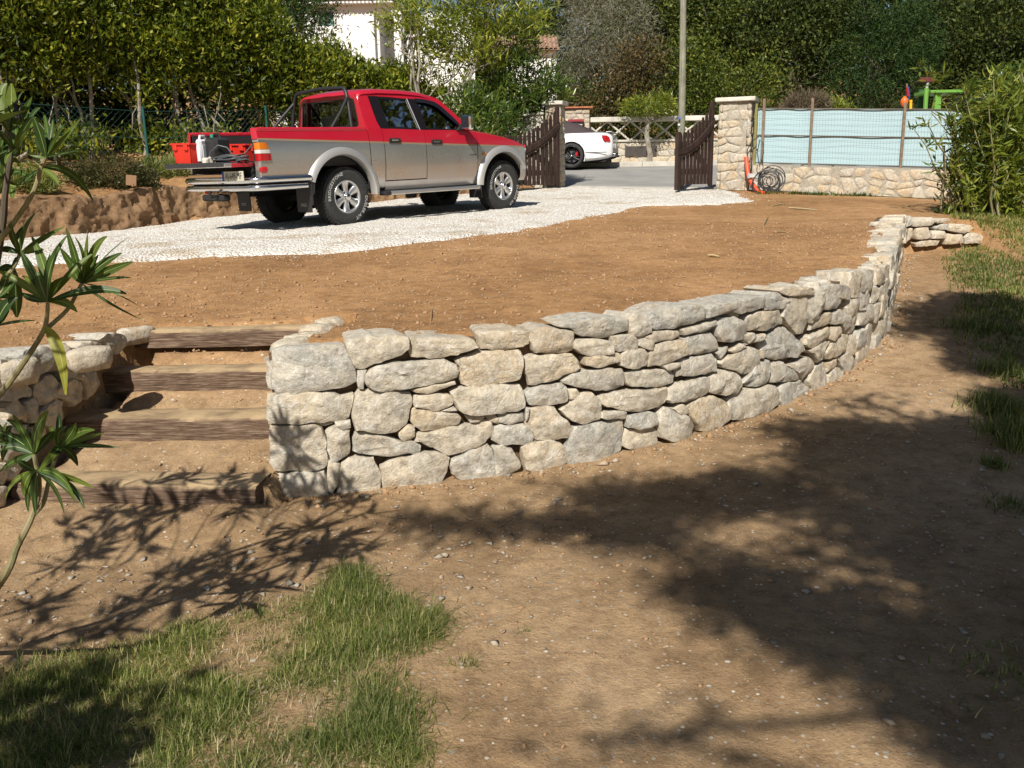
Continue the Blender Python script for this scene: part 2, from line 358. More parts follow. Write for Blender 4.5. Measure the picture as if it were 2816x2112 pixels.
MAT = dict(
 soil=soil_mat('terrace_earth', (.295, .192, .102), (.385, .26, .144), (.475, .335, .202)),
 gravel_sheet=None,
 stone=stone_mat('limestone_blocks', (.60, .54, .43), (.59, .47, .315), (.39, .385, .355), vein=(.76, .74, .69)),
 stone_far=stone_mat('rubble_stones', (.52, .465, .37), (.52, .38, .22), (.40, .385, .345), island=False),
 core=plain('wall_core_earth_shaded', (.12, .075, .042), .95, var=.4, bmp=.03, bs=25),  # earth brown, darkened to paint in the shadow between the stones
 mortar=plain('grey_mortar', (.34, .305, .245), .95, var=.25, vs=14, bmp=.02, bs=40),
 sleeper=wood_mat('old_sleeper_oak', (.05, .031, .021), (.145, .094, .063), (.33, .25, .18), sc=(5, 60, 70), bd=.010, dust=(.46, .335, .19)),
 gate_wood=wood_mat('brown_stained_wood', (.026, .015, .012), (.043, .026, .021), (.075, .048, .04), sc=(20, 20, 1.5), bd=.003),
 pole_wood=wood_mat('grey_green_treated_pole', (.16, .17, .13), (.25, .25, .19), (.34, .33, .27), sc=(22, 22, 1.0), bd=.004),
 bark_pale=wood_mat('pale_bark', (.14, .12, .09), (.28, .25, .2), (.46, .43, .37), sc=(9, 9, 3), bd=.006),
 bark_dark=wood_mat('dark_bark', (.05, .04, .03), (.11, .09, .065), (.2, .17, .13), sc=(9, 9, 2), bd=.01),
 bark_red=wood_mat('reddish_bark', (.12, .045, .02), (.2, .085, .04), (.28, .14, .07), sc=(9, 9, 2), bd=.01),
 oleander_stem=wood_mat('oleander_stem', (.12, .115, .05), (.24, .215, .11), (.36, .31, .19), sc=(14, 14, 6), rough=.6, bd=.002),
 hedge=leaf_mat('hedge_leaf', (.045, .075, .012), (.135, .18, .02), (.36, .37, .045), .42, .25, .45),
 oleander=leaf_mat('oleander_leaf', (.035, .075, .016), (.07, .125, .02), (.19, .24, .035), .32, .5, .36),
 oleander_y=leaf_mat('oleander_leaf_yellowish', (.10, .14, .018), (.20, .25, .032), (.36, .37, .06), .38, .5, .38),
 tree_mid=leaf_mat('tree_leaf_mid', (.03, .05, .012), (.07, .098, .02), (.15, .175, .035), .3, .2, .55),
 tree_laurel=leaf_mat('tree_leaf_laurel', (.028, .052, .01), (.085, .12, .017), (.19, .21, .035), .3, .25, .5),
 tree_dark=leaf_mat('tree_leaf_dark', (.02, .036, .01), (.05, .074, .018), (.11, .13, .03), .25, .18, .6),
 tree_pine=leaf_mat('tree_needles_pine', (.014, .036, .012), (.034, .074, .02), (.07, .115, .03), .25, .2, .6),
 tree_grey=leaf_mat('tree_leaf_grey', (.10, .10, .085), (.20, .20, .16), (.32, .31, .25), .2, .2, .7),
 tree_rust=leaf_mat('tree_leaf_rusty', (.04, .035, .015), (.095, .075, .028), (.19, .125, .05), .25, .3, .5),
 dead=leaf_mat('dead_twigs', (.09, .065, .045), (.17, .125, .085), (.26, .2, .14), .1, .15, .8),
 ground_cover=leaf_mat('ground_cover_leaf', (.035, .04, .014), (.07, .075, .025), (.13, .12, .045), .25, .25, .5),
 grass=leaf_mat('grass_blade', (.06, .10, .018), (.145, .19, .038), (.38, .36, .16), .3, .25, .5),
 straw=leaf_mat('dry_straw', (.28, .22, .12), (.42, .34, .2), (.58, .5, .33), .2, .2, .7),
 red=plain('red_car_paint', (.46, .008, .028), .28, 0, 1.0),
 silver=plain('silver_car_paint', (.60, .60, .595), .25, .85, .9),
 flare=plain('silver_flare_plastic', (.56, .55, .53), .36, .6, .5),
 chrome=plain('chrome', (.72, .72, .72), .12, 1.0),
 alloy=plain('alloy_wheel', (.62, .62, .62), .3, .85),
 tyre=plain('black_tyre_rubber', (.03, .03, .03), .8, var=.3, vs=20, bmp=.003, bs=120),
 white_letter=plain('white_tyre_lettering', (.55, .55, .52), .8),
 black=plain('black_plastic', (.018, .018, .019), .5),
 blackgloss=plain('black_window_trim', (.012, .011, .014), .2, spec=.5),
 under=plain('dark_underbody', (.015, .014, .013), .9),
 bedliner=plain('black_bed_liner', (.03, .03, .032), .6, bmp=.003, bs=80),
 seat=plain('grey_seat_fabric', (.20, .21, .21), .9, var=.15),
 interior=plain('dark_interior', (.035, .035, .038), .8),
 glass=glass_mat('window_glass', (.50, .56, .54)),
 glassclear=glass_mat('clear_window_glass', (.82, .86, .84)),
 amber=plain('amber_lens', (.62, .17, .01), .15, 0, .6), redlens=plain('red_lens', (.42, .012, .015), .15, 0, .6), clearlens=plain('clear_lens', (.62, .60, .55), .12, 0, .6),
 crate=plain('red_plastic_crate', (.62, .03, .016), .5, var=.08), 
 jerry=plain('black_jerrycan', (.022, .023, .024), .38), milky=plain('translucent_white_plastic', (.62, .62, .64), .5),
 cable=plain('grey_cable', (.07, .075, .08), .5), plug=plain('white_plug', (.7, .7, .7), .5), darkcable=plain('black_cable', (.022, .022, .022), .5),
 teal=plain('green_cap', (.03, .25, .16), .5), paper=plain('crumpled_paper', (.62, .58, .48), .9, var=.15),
 plate=plain('number_plate_yellowish', (.50, .48, .38), .5), plateblue=plain('plate_blue', (.02, .07, .30), .5), ink=plain('black_lettering', (.012, .012, .012), .6),
 carwhite=plain('white_car_paint', (.80, .80, .80), .25, 0, 1.0), softtop=plain('dark_canvas_soft_top', (.05, .036, .038), .85, bmp=.002, bs=200),
 rimdark=plain('black_alloy', (.03, .03, .033), .25, .7), caliper=plain('red_brake_caliper', (.4, .02, .03), .4),
 terracotta=plain('terracotta', (.46, .16, .075), .8, var=.25, vs=9), roof=plain('roof_tiles', (.32, .19, .13), .85, var=.4, vs=3),
 render_white=plain('white_render', (.80, .79, .77), .9, var=.03, vs=1.5), concrete=plain('weathered_concrete', (.50, .47, .40), .9, var=.3, vs=5, bmp=.01, bs=30),
 concrete_pale=plain('pale_concrete', (.56, .53, .46), .9, var=.25, vs=4, bmp=.006, bs=30),
 bluepanel=plain('pale_turquoise_sheet', (.36, .51, .55), .6, var=.04, vs=2.0), rust=plain('rusty_steel', (.19, .135, .09), .8, var=.35, vs=18), wire=plain('rusty_wire', (.12, .10, .08), .7),
 olive=plain('olive_green_steel', (.20, .185, .055), .6, var=.15), greenpost=plain('green_coated_steel', (.012, .085, .07), .5), greenwire=plain('green_mesh_wire', (.012, .06, .05), .5),
 orange=plain('orange_conduit', (.70, .085, .03), .45), greybox=plain('grey_metal_box', (.42, .45, .47), .4, .3), bluetag=plain('blue_tag', (.03, .14, .62), .5), whitetag=plain('white_tag', (.75, .75, .73), .6),
 asphalt=plain('road_asphalt', (.27, .262, .245), .95, var=.18, vs=1.2, bmp=.006, bs=120), kerb=plain('kerb_concrete', (.50, .47, .41), .9, var=.2, vs=3, bmp=.006, bs=40),
 limegreen=plain('lime_green_paint', (.15, .34, .055), .45, var=.08), darkgreen=plain('dark_green_paint', (.03, .10, .03), .6), yellow=plain('yellow_paint', (.75, .45, .01), .45), orangepaint=plain('orange_paint', (.72, .14, .02), .5),
 maroon=plain('maroon_paint', (.12, .025, .02), .6), bluepaint=plain('blue_paint', (.02, .09, .35), .5), shutter=plain('blue_green_shutter', (.10, .22, .21), .6), purple=plain('mauve_trim', (.26, .19, .30), .7), mailbox=plain('wine_red_mailbox', (.28, .03, .04), .5),
 yellowflower=plain('yellow_petals', (.80, .58, .02), .6), leafdry=plain('dry_leaf', (.22, .12, .06), .8),
 pebble=stone_mat('pebbles', (.50, .43, .33), (.48, .34, .21), (.36, .35, .33), island=True), clod=plain('earth_clods', (.345, .21, .112), .95, var=.25, vs=30, bmp=.006, bs=80),
 chip=None,
)
def _chip():
    m, t, b = M_('white_limestone_chippings'); g = t.nodes.new('ShaderNodeNewGeometry')
    r = ramp(t, [(0, (.60, .565, .50)), (.2, (.78, .755, .70)), (1, (.88, .865, .83))]); t.links.new(g.outputs['Random Per Island'], r.inputs[0])
    t.links.new(r.outputs[0], b.inputs['Base Color']); b.inputs['Roughness'].default_value = .9; b.inputs['Specular IOR Level'].default_value = .2; return m
MAT['chip'] = _chip()
def _gs():
    m, t, b = M_('white_gravel'); co = wpos(t)
    v = nd(t, 'ShaderNodeTexVoronoi'); v.inputs['Scale'].default_value = 38; t.links.new(co, v.inputs['Vector'])
    s = nd(t, 'ShaderNodeSeparateColor'); t.links.new(v.outputs['Color'], s.inputs[0])
    r = ramp(t, [(0, (.58, .54, .47)), (.2, (.76, .73, .67)), (1, (.86, .845, .81))]); t.links.new(s.outputs[0], r.inputs[0])
    rd = ramp(t, [(.25, (1, 1, 1)), (.75, (.62, .58, .52))]); t.links.new(v.outputs['Distance'], rd.inputs[0])
    n = noise(t, 1.3, 4, .6, co); rn = ramp(t, [(.34, (.78, .70, .60)), (.47, (1, 1, 1))]); t.links.new(n.outputs[0], rn.inputs[0])
    c = mixc(t, 1.0, mixc(t, .8, r.outputs[0], mixc(t, 1.0, r.outputs[0], rd.outputs[0], 'MULTIPLY')), rn.outputs[0], 'MULTIPLY')
    t.links.new(c, b.inputs['Base Color']); b.inputs['Roughness'].default_value = .95; b.inputs['Specular IOR Level'].default_value = .1
    inv = nd(t, 'ShaderNodeMath', operation='SUBTRACT'); inv.inputs[0].default_value = 1; t.links.new(v.outputs['Distance'], inv.inputs[1])
    bump(t, inv.outputs[0], .8, .03, b); return m
MAT['gravel_sheet'] = _gs()
def dusty(name, zlo, zhi, amt):
    m = MAT[name]; t = m.node_tree; b = t.nodes['Principled BSDF']; L = t.links; tc = t.nodes.new('ShaderNodeTexCoord').outputs['Object']
    sp = nd(t, 'ShaderNodeSeparateXYZ'); L.new(tc, sp.inputs[0]); mr = nd(t, 'ShaderNodeMapRange'); L.new(sp.outputs[2], mr.inputs[0]); mr.inputs[1].default_value = zhi; mr.inputs[2].default_value = zlo; mr.inputs[3].default_value = .03; mr.inputs[4].default_value = amt
    n = noise(t, 2.5, 4, .55, tc, .4); r = ramp(t, [(.35, (.2, .2, .2)), (.7, (1, 1, 1))]); L.new(n.outputs[0], r.inputs[0]); k = nd(t, 'ShaderNodeMath', operation='MULTIPLY'); L.new(mr.outputs[0], k.inputs[0]); L.new(r.outputs[0], k.inputs[1])
    col = tuple(b.inputs['Base Color'].default_value)[:3]; L.new(mixc(t, k.outputs[0], col, (.34, .24, .15)), b.inputs['Base Color'])
    for nm, hi in (('Roughness', .9), ('Metallic', 0.0), ('Coat Weight', 0.0)):
        v = b.inputs[nm].default_value; x = nd(t, 'ShaderNodeMapRange'); L.new(k.outputs[0], x.inputs[0]); x.inputs[3].default_value = v; x.inputs[4].default_value = hi; L.new(x.outputs[0], b.inputs[nm])
for _n, _a in (('silver', .20), ('red', .12), ('flare', .2)): dusty(_n, .42, .95, _a)
MAT['bank'] = soil_mat('cut_bank_earth', (.19, .135, .085), (.29, .215, .145), (.38, .30, .22), .25, (.08, .05, .03))
# ------------------------------------------------------------------ the lie of the land
WALL = np.array([(-1.24, 4.36), (-.9, 4.38), (-.63, 4.46), (-.22, 4.58), (.31, 4.74), (.87, 5.03), (1.38, 5.42), (1.77, 5.76), (2.43, 6.46), (3.06, 7.31), (3.71, 8.68), (4.35, 10.08), (5.0, 11.5)])
WEND = np.array([(5.0, 11.5), (6.35, 11.95)])
RETURN = np.array([(-1.10, 5.45), (-1.24, 4.36)])
FLANK = np.array([(-9, 3.4), (-3.3, 3.65), (-2.62, 3.88), (-2.47, 4.1), (-2.36, 4.6), (-2.28, 4.92), (-2.17, 5.45)])
def catmull(P, n=8):
    P = np.asarray(P, float); Q = np.vstack([2*P[0]-P[1], P, 2*P[-1]-P[-2]]); out = []
    for i in range(1, len(Q)-2):
        for k in range(n):
            t = k/n
            out.append(.5*((2*Q[i])+(-Q[i-1]+Q[i+1])*t+(2*Q[i-1]-5*Q[i]+4*Q[i+1]-Q[i+2])*t*t+(-Q[i-1]+3*Q[i]-3*Q[i+1]+Q[i+2])*t**3))
    out.append(P[-1]); return np.array(out)
WALLS = catmull(WALL, 8)
def inpoly(x, y, poly):
    c = np.zeros(np.shape(x), bool); n = len(poly)
    for i in range(n):
        x1, y1 = poly[i]; x2, y2 = poly[(i+1) % n]
        k = ((y1 > y) != (y2 > y)) & (x < (x2-x1)*(y-y1)/((y2-y1) if y2 != y1 else 1e-9)+x1); c ^= k
    return c
def pldist(x, y, pl):
    d = np.full(np.shape(x), 1e9)
    for (x1, y1), (x2, y2) in zip(pl[:-1], pl[1:]):
        dx, dy = x2-x1, y2-y1; L = dx*dx+dy*dy+1e-12
        t = np.clip(((x-x1)*dx+(y-y1)*dy)/L, 0, 1); d = np.minimum(d, np.hypot(x-x1-t*dx, y-y1-t*dy))
    return d
def sstep(a, b, x):
    t = np.clip((x-a)/(b-a), 0, 1); return t*t*(3-2*t)
RIGHTEDGE = np.array([(6.35, 11.95), (7.6, 12.2), (10, 12.4), (60, 13)])
STEPZ = [.17, .36, .54, .72]
STEPPX = [((25, 1333), (700, 1340)), ((176, 1152), (726, 1148)), ((275, 1021), (736, 1013)), ((361, 909), (842, 900))]
STEPS = [(PZ(*a, z), PZ(*b, z)) for (a, b), z in zip(STEPPX, STEPZ)]
UPPER = np.vstack([FLANK, RETURN[:1]+[0, 0], RETURN[1:], WALLS[1:], WEND[1:], RIGHTEDGE[1:], [(60, 400), (-300, 400), (-300, 3.0)]])
EDGE = np.vstack([FLANK, RETURN, WALLS[1:], WEND[1:], RIGHTEDGE[1:]])
EDGE_HARD = np.vstack([WALLS, WEND[1:]])
BANK = np.array([(-30, -2), (-14, 6.5), (-9, 10.2), (-6.9, 12.0), (-6.1, 13.0), (-5.3, 14.7), (-4.5, 15.6), (-2.6, 17.3), (-.3, 19.6), (.9, 20.7)])
GARDEN = np.vstack([BANK, [(-10, 60), (-300, 200), (-300, -2)]])
def zu0(x, y):
    z = np.interp(y, [3, 4, 5.5, 7, 9, 12, 14.2, 19, 20.5, 27.5, 29, 45, 80, 400], [.78, .77, .745, .83, .915, .968, 1.05, 1.23, 1.32, 1.80, 1.95, 4.2, 9, 40])
    z = z-.035*np.clip(-(x+2.1), 0, 3.2)*sstep(9, 12, y)-.05*np.clip(x-5.2, 0, 3)*(1-sstep(19, 22, y))
    return z
def zl0(x, y):
    z = np.interp(y, [-60, 0, 4.3, 5, 5.5, 6.5, 7.3, 8.7, 10, 12, 16, 400], [-2, -.03, 0, .055, .085, .16, .24, .35, .42, .57, .8, 20])
    z = z+.06*sstep(5, 8, x)*sstep(8, 12, y)
    return z
def height(x, y, micro=True):
    x = np.asarray(x, float); y = np.asarray(y, float)
    zu = zu0(x, y); zl = zl0(x, y)
    din = pldist(x, y, EDGE); ins = inpoly(x, y, UPPER)
    sd = np.where(ins, din, -din)
    w = np.where(x > 6.2, 1.6, .055); off = np.where(x > 6.2, -.9, .10)
    # soil banked against the stones' backs, a little below the cap stones
    zcap = .055*np.exp(-np.clip(sd, 0, 5)/.35)*(x < 5)
    z = zl+(zu-zl)*np.clip((sd-off)/w, 0, 1)-np.where(ins, 0, 0)+np.where(ins & (sd > .1) & (x > -1.3), zcap, 0)
    # wooden stairs between the flank and the return
    xl = np.interp(y, [3.9, 4.1, 4.6, 4.92, 5.45], [-2.64, -2.49, -2.38, -2.30, -2.2]); xr = np.interp(y, [4.36, 5.45], [-1.17, -1.03])
    ys = [np.interp(x, [s[0][0], s[1][0]], [s[0][1], s[1][1]]) for s in STEPS]
    st = np.full(x.shape, .0)+zl
    st = np.where(y > ys[0]+.07, .125+(y-ys[0])*.13, st)
    for k in (1, 2, 3): st = np.where(y > ys[k]+.07, STEPZ[k]-.05, np.where(y > ys[k-1]+.07, STEPZ[k-1]-.035+np.clip((y-ys[k-1]-.22)/np.maximum(.05, ys[k]-ys[k-1]-.22), 0, 1)*.09, st))
    st = np.where(y > ys[3]+.12, STEPZ[3]-.015+(y-ys[3]-.12)*.02, st)
    reg = (x > xl) & (x < xr) & (y > ys[0]-.02) & (y < 5.75)
    bl = sstep(5.45, 5.75, y)
    z = np.where(reg, st*(1-bl)+z*bl, z)
    # trodden earth drawn up against the lowest sleeper
    z = z+.075*sstep(.55, .02, np.abs(y-ys[0]))*np.where((y < ys[0]+.05), 1, 0)*sstep(-2.9, -2.5, x)*(1-sstep(-1.3, -.95, x))
    # cut earth bank and the garden above it
    g = inpoly(x, y, GARDEN); db = pldist(x, y, BANK)
    hb = np.where(y > 17, .55*(1-sstep(17, 21, y))+.12, .56)
    nb = .10*fbm(x*1.7, y*1.7, 3.3, 3)
    z = z+np.where(g, hb*sstep(.10, .34, db)+.16*np.clip(db-.4, 0, 5)*(1-.6*sstep(19, 22, y)), 0)
    if micro:
        m = .010*fbm(x*1.1, y*1.1, 0, 3)+.0055*fbm(x*6+.3*y, y*6-.3*x, 1.7, 4)+.0035*fbm(x*19+7*y, y*19-7*x, 2.7, 2)
        road = sstep(19.6, 20.6, y+.38*(x-1.0))
        z = z+m*(1-road*.8)+.02*fbm(x*.5, y*.5, 9, 2)*(1-road)*(y > 3)
        z = z+np.where(g & (db < .9), .07*fbm(x*2.6, y*2.6, z*3.0, 4)*sstep(0, .12, db), 0)
    return z
def hz(x, y): return float(height(np.array([x]), np.array([y]))[0])
def lines(segs):
    out = []
    for a, b, n in segs: out += list(np.linspace(a, b, n, endpoint=False))
    return np.array(out+[segs[-1][1]])
gx = lines([(-250, -60, 10), (-60, -16, 22), (-16, -9, 40), (-9, -5.5, 60), (-5.5, -3, 50), (-3, 6.6, 225), (6.6, 12, 60), (12, 40, 30), (40, 250, 12)])
gy = lines([(-60, -5, 14), (-5, 1.8, 34), (1.8, 7.5, 150), (7.5, 14, 100), (14, 22, 85), (22, 32, 50), (32, 60, 30), (60, 400, 16)])
GX, GY = np.meshgrid(gx, gy); GZ = height(GX, GY)
nr, nc = GX.shape
idx = np.arange(nr*nc).reshape(nr, nc)
gf = np.stack([idx[:-1, :-1], idx[:-1, 1:], idx[1:, 1:], idx[1:, :-1]], -1).reshape(-1, 4)
ground = mk('ground', np.stack([GX, GY, GZ], -1).reshape(-1, 3), gf.tolist(), MAT['soil'], smooth=True)
tag(ground, 'bare brown raked earth of the terrace and lower garden', None, None, 'structure')

# ------------------------------------------------------------------ gravel driveway
GRAVEL = np.array([(-9.2, 6.2), (-5.6, 7.0), (-4.45, 7.85), (-3.9, 8.2), (-3.45, 8.35), (-2.9, 8.7), (-2.1, 8.85), (-1.4, 9.1), (-.55, 9.95), (.15, 11.1), (.98, 12.85), (2.2, 15.0), (3.45, 15.1), (4.15, 15.9), (4.45, 18.4), (4.15, 19.05), (1.1, 20.45), (-.4, 19.9), (-2.6, 17.5), (-4.4, 15.75), (-5.2, 14.85), (-6.05, 13.1), (-6.85, 12.15), (-9.2, 10.4)])
def gravel_sd(x, y):
    d = pldist(x, y, np.vstack([GRAVEL, GRAVEL[:1]])); s = np.where(inpoly(x, y, GRAVEL), d, -d)+.10*fbm(x*2.2, y*2.2, 5.5, 3)
    db = pldist(x, y, BANK); return np.minimum(s, np.where(inpoly(x, y, GARDEN), -db-.02, db+.05*fbm(x*3, y*3, 2, 2)))
ax = np.arange(-9.2, 4.75, .07); ay = np.arange(6.2, 20.6, .07); AX, AY = np.meshgrid(ax, ay)
S = gravel_sd(AX, AY); AZ = height(AX, AY)+np.where(S > 0, .012+.03*np.clip(S/.25, 0, 1), -.03)+.006*fbm(AX*9, AY*9, 1, 2)
keep = (S[:-1, :-1] > -.08) & (S[1:, 1:] > -.08)
ii = np.arange(AX.size).reshape(AX.shape); q = np.stack([ii[:-1, :-1], ii[:-1, 1:], ii[1:, 1:], ii[1:, :-1]], -1)[keep]
used = np.unique(q); remap = -np.ones(AX.size, int); remap[used] = np.arange(len(used))
gravel = mk('gravel_driveway', np.stack([AX, AY, AZ], -1).reshape(-1, 3)[used], remap[q].tolist(), MAT['gravel_sheet'], smooth=True)
tag(gravel, 'white crushed gravel driveway running from the left edge to the gate', None, None, 'structure')
def surf(x, y):
    s = gravel_sd(x, y); return height(x, y)+np.where((s > 0) & (y > 6.2) & (y < 20.6), .012+.03*np.clip(s/.25, 0, 1), 0)
# loose chips on it and spilling over its edge
def rock_template(seed, n=1):
    rng = np.random.default_rng(seed)
    V = np.array([(0, 0, 1), (.9, .2, .15), (.2, .95, -.1), (-.85, .3, .1), (-.25, -.9, 0), (.55, -.55, .35), (0, 0, -.6)])*(1+.25*rng.normal(size=(7, 1)))
    Fc = [(0, 1, 2), (0, 2, 3), (0, 3, 4), (0, 4, 5), (0, 5, 1), (6, 2, 1), (6, 3, 2), (6, 4, 3), (6, 5, 4), (6, 1, 5)]
    return V, Fc
def scatter(name, x, y, size, mat, zoff=0.0, flat=.7, zfun=surf, label=None, parent=None, seed=0):
    N = len(x); Rm = rot_rand(N, np.random.default_rng(seed)); s = size[:, None, None]
    sc = np.stack([np.ones(N), .75+.4*RNG.random(N), flat*(.7+.5*RNG.random(N))], -1)
    a = RNG.random(N)*6.28; c, sn = np.cos(a), np.sin(a); Z = np.zeros(N); O = np.ones(N)
    Rz = np.stack([np.stack([c, -sn, Z], -1), np.stack([sn, c, Z], -1), np.stack([Z, Z, O], -1)], 1)
    Mx = np.einsum('nij,nj->nij', Rz, sc)@(Rm*.5+np.eye(3)*.7)*s
    V0, F0 = rock_template(seed); T = np.stack([x, y, zfun(x, y)+zoff*size], -1)
    o = instanced(name, V0, F0, Mx, T, mat, parent)
    if label: tag(o, label, None, None, 'stuff')
    return o
n = 42000; x = RNG.uniform(-8.5, 4.7, n); y = RNG.uniform(6.4, 20.4, n); s = gravel_sd(x, y)
pk = (RNG.random(n) < np.where(s > 0, 1, np.exp(s/.16)*.9)) & (s > -1.0) & (np.abs(x/y) < .66)
x, y = x[pk], y[pk]; scatter('gravel_chippings', x, y, RNG.uniform(.005, .013, len(x)), MAT['chip'], .2, label='loose white limestone chippings lying on the gravel driveway', seed=5)
# pebbles and clods on the earth, thickest near the viewer
def in_view(x, y, z=None, m=60):
    z = height(x, y, False) if z is None else z; p = PXL(np.stack([x, y, z], -1)); return (p[:, 2] > .3) & (p[:, 0] > -m) & (p[:, 0] < 2816+m) & (p[:, 1] < 2112+m)
def earth_pts(n, x0, x1, y0, y1, seed):
    r = np.random.default_rng(seed); x = r.uniform(x0, x1, n); y = y0+(y1-y0)*r.random(n)
    ok = in_view(x, y) & (gravel_sd(x, y) < -.05); return x[ok], y[ok]
x, y = earth_pts(9000, -4.5, 6.5, 2.0, 13, 21)
d = vnoise(x*1.2, y*1.2, 4); k = RNG.random(len(x)) < .35+.5*np.clip(d, 0, 1); x, y = x[k], y[k]
scatter('pebbles', x, y, .0035+.010*RNG.random(len(x))**3+.002*(y > 5), MAT['pebble'], .15, .6, height, 'pale pebbles strewn over the brown earth', seed=8)
x, y = earth_pts(1700, -3.2, .6, 2.4, 4.6, 22); k = RNG.random(len(x)) < np.clip(1.1-np.abs(y-(3.3+.35*(x+1.5)))*1.6, .12, 1); x, y = x[k], y[k]
scatter('larger_pebbles', x, y, .008+.016*RNG.random(len(x))**2.2, MAT['pebble'], .2, .6, height, 'pale grey pebbles gathered along the edge of the left grass', seed=9)
x, y = earth_pts(900, 1.0, 4.6, 2.0, 6.2, 23); scatter('angular_pebbles', x, y, .008+.017*RNG.random(len(x))**2.5, MAT['pebble'], .2, .55, height, 'angular stones strewn over the shaded lower right earth', seed=10)
x, y = earth_pts(26000, -4.5, 6.5, 2.0, 7.5, 24); k = RNG.random(len(x)) < .3+.7*np.clip(vnoise(x*.9, y*.9, 8), 0, 1); x, y = x[k], y[k]
scatter('earth_clods', x, y, .003+.013*RNG.random(len(x))**4, MAT['clod'], .05, .7, height, 'crumbs and clods of brown earth', seed=12)

x, y = earth_pts(30000, -4.0, 5.0, 4.6, 11.5, 26); k = inpoly(x, y, UPPER) & (RNG.random(len(x)) < .35+.65*np.clip(vnoise(x*.8, y*1.6, 18)+.3, 0, 1)); x, y = x[k], y[k]
scatter('terrace_clods', x, y, (.004+.020*RNG.random(len(x))**4)*(.8+.06*y), MAT['clod'], .0, .65, height, 'rough clods of brown earth on the raked terrace', seed=14)
# cut face of the earth bank
def bank_face():
    A = np.concatenate([[0], np.cumsum(np.hypot(*np.diff(BANK, axis=0).T))]); S = np.arange(float(A[1])+2, float(A[-2]), .03)
    i = np.clip(np.searchsorted(A, S)-1, 0, len(BANK)-2); e = BANK[i+1]-BANK[i]; e = e/np.hypot(*e.T)[:, None]; p = BANK[i]+e*(S-A[i])[:, None]
    n = np.stack([-e[:, 1], e[:, 0]], -1)
    for _ in range(30): n = .25*np.roll(n, 1, 0)+.5*n+.25*np.roll(n, -1, 0)
    zb = height(p[:, 0]-n[:, 0]*.1, p[:, 1]-n[:, 1]*.1, False)-.06; zt = height(p[:, 0]+n[:, 0]*.38, p[:, 1]+n[:, 1]*.38)
    K = 26; T = np.linspace(0, 1, K)[None]; Z = zb[:, None]+(zt-zb)[:, None]*T; SS = np.repeat(S[:, None], K, 1)
    w = .02+.11*T**1.2+.035*fbm(SS*1.9, Z*2.2, 4, 3)+.040*fbm(SS*7, Z*6, 14, 4)+.012*fbm(SS*22, Z*22, 4, 2)+.05*np.abs(vnoise(SS*3.1, Z*.9, 9))+.06*np.clip(vnoise(SS*5.5, Z*1.3, 21)-.45, 0, 1)
    w[:, -1] = np.maximum(w[:, -1], .26); Z[:, 1:-1] += .02*vnoise(SS*9, Z*9, 2)[:, 1:-1]
    X = p[:, None, :]+n[:, None, :]*w[..., None]; rows = [[(X[a, k, 0], X[a, k, 1], Z[a, k]) for k in range(K)]+[(*(p[a]+n[a]*.55), zt[a]-.03)] for a in range(len(S))]
    return MB().grid(rows).build('earth_bank', MAT['bank'], None, True)
tag(bank_face(), 'freshly cut brown earth bank along the far side of the gravel', None, None, 'structure')

# ------------------------------------------------------------------ street
GL0 = np.array([4.63, 19.0]); GLD = np.array([.935, -.355])     # line of gate and screen fence
rx = lines([(-60, -6, 14), (-6, 12, 60), (12, 60, 12)]); ry = lines([(0, 1, 14)])
P = []
for t in np.linspace(0, 1, 16):
    row = []
    for xx in rx:
        ya = np.clip(20.35-.38*(xx-1.2), 12, 24); yb = 27.6; yy = ya+(yb-ya)*t; row.append((xx, yy, float(zu0(np.array(xx), np.array(yy)))+.012))
    P.append(row)
tag(MB().grid(P).build('road', MAT['asphalt'], smooth=True), 'grey asphalt road beyond the open gate', None, None, 'structure')
k = MB()
for a, b in zip(np.arange(-14, 22, 1.0), np.arange(-13, 23, 1.0)):
    z = 1.80
    k.bbox(((a+b)/2, 27.72, z+.03), (.988, .17, .26), .012)
tag(k.build('kerb', MAT['kerb']), 'pale concrete kerb on the far side of the road', None, None, 'structure')
tag(MB().grid([[(xx, yy, zz) for xx in rx] for yy, zz in ((27.8, 1.935), (29.2, 1.97))]).build('pavement', MAT['kerb']), 'narrow pale pavement at the foot of the lattice wall', None, None, 'structure')
m_ = MB(); m_.grid([[(xx, 26.55+dy, float(zu0(np.array(xx), np.array(26.55)))+dy*.068+.017) for xx in np.arange(-6, 14, 1.)] for dy in (0, .1)])
tag(m_.build('road_edge_line', MAT['concrete_pale']), 'worn pale line along the far edge of the road', None, None, 'structure')
m_ = MB()
c0 = np.array([1.25, 20.38]); c1 = np.array([4.25, 19.2])
m_.grid([[(*(c0+(c1-c0)*t+np.array([.35, .93])*o), 0) for t in np.linspace(0, 1, 12)] for o in (-.1, .2, .5)])
m_.v = [(x, y, float(zu0(np.array(x), np.array(y)))+.026) for x, y, z in m_.v]
tag(m_.build('gate_threshold', MAT['concrete']), 'worn concrete strip between gravel and road at the gate', None, None, 'structure')
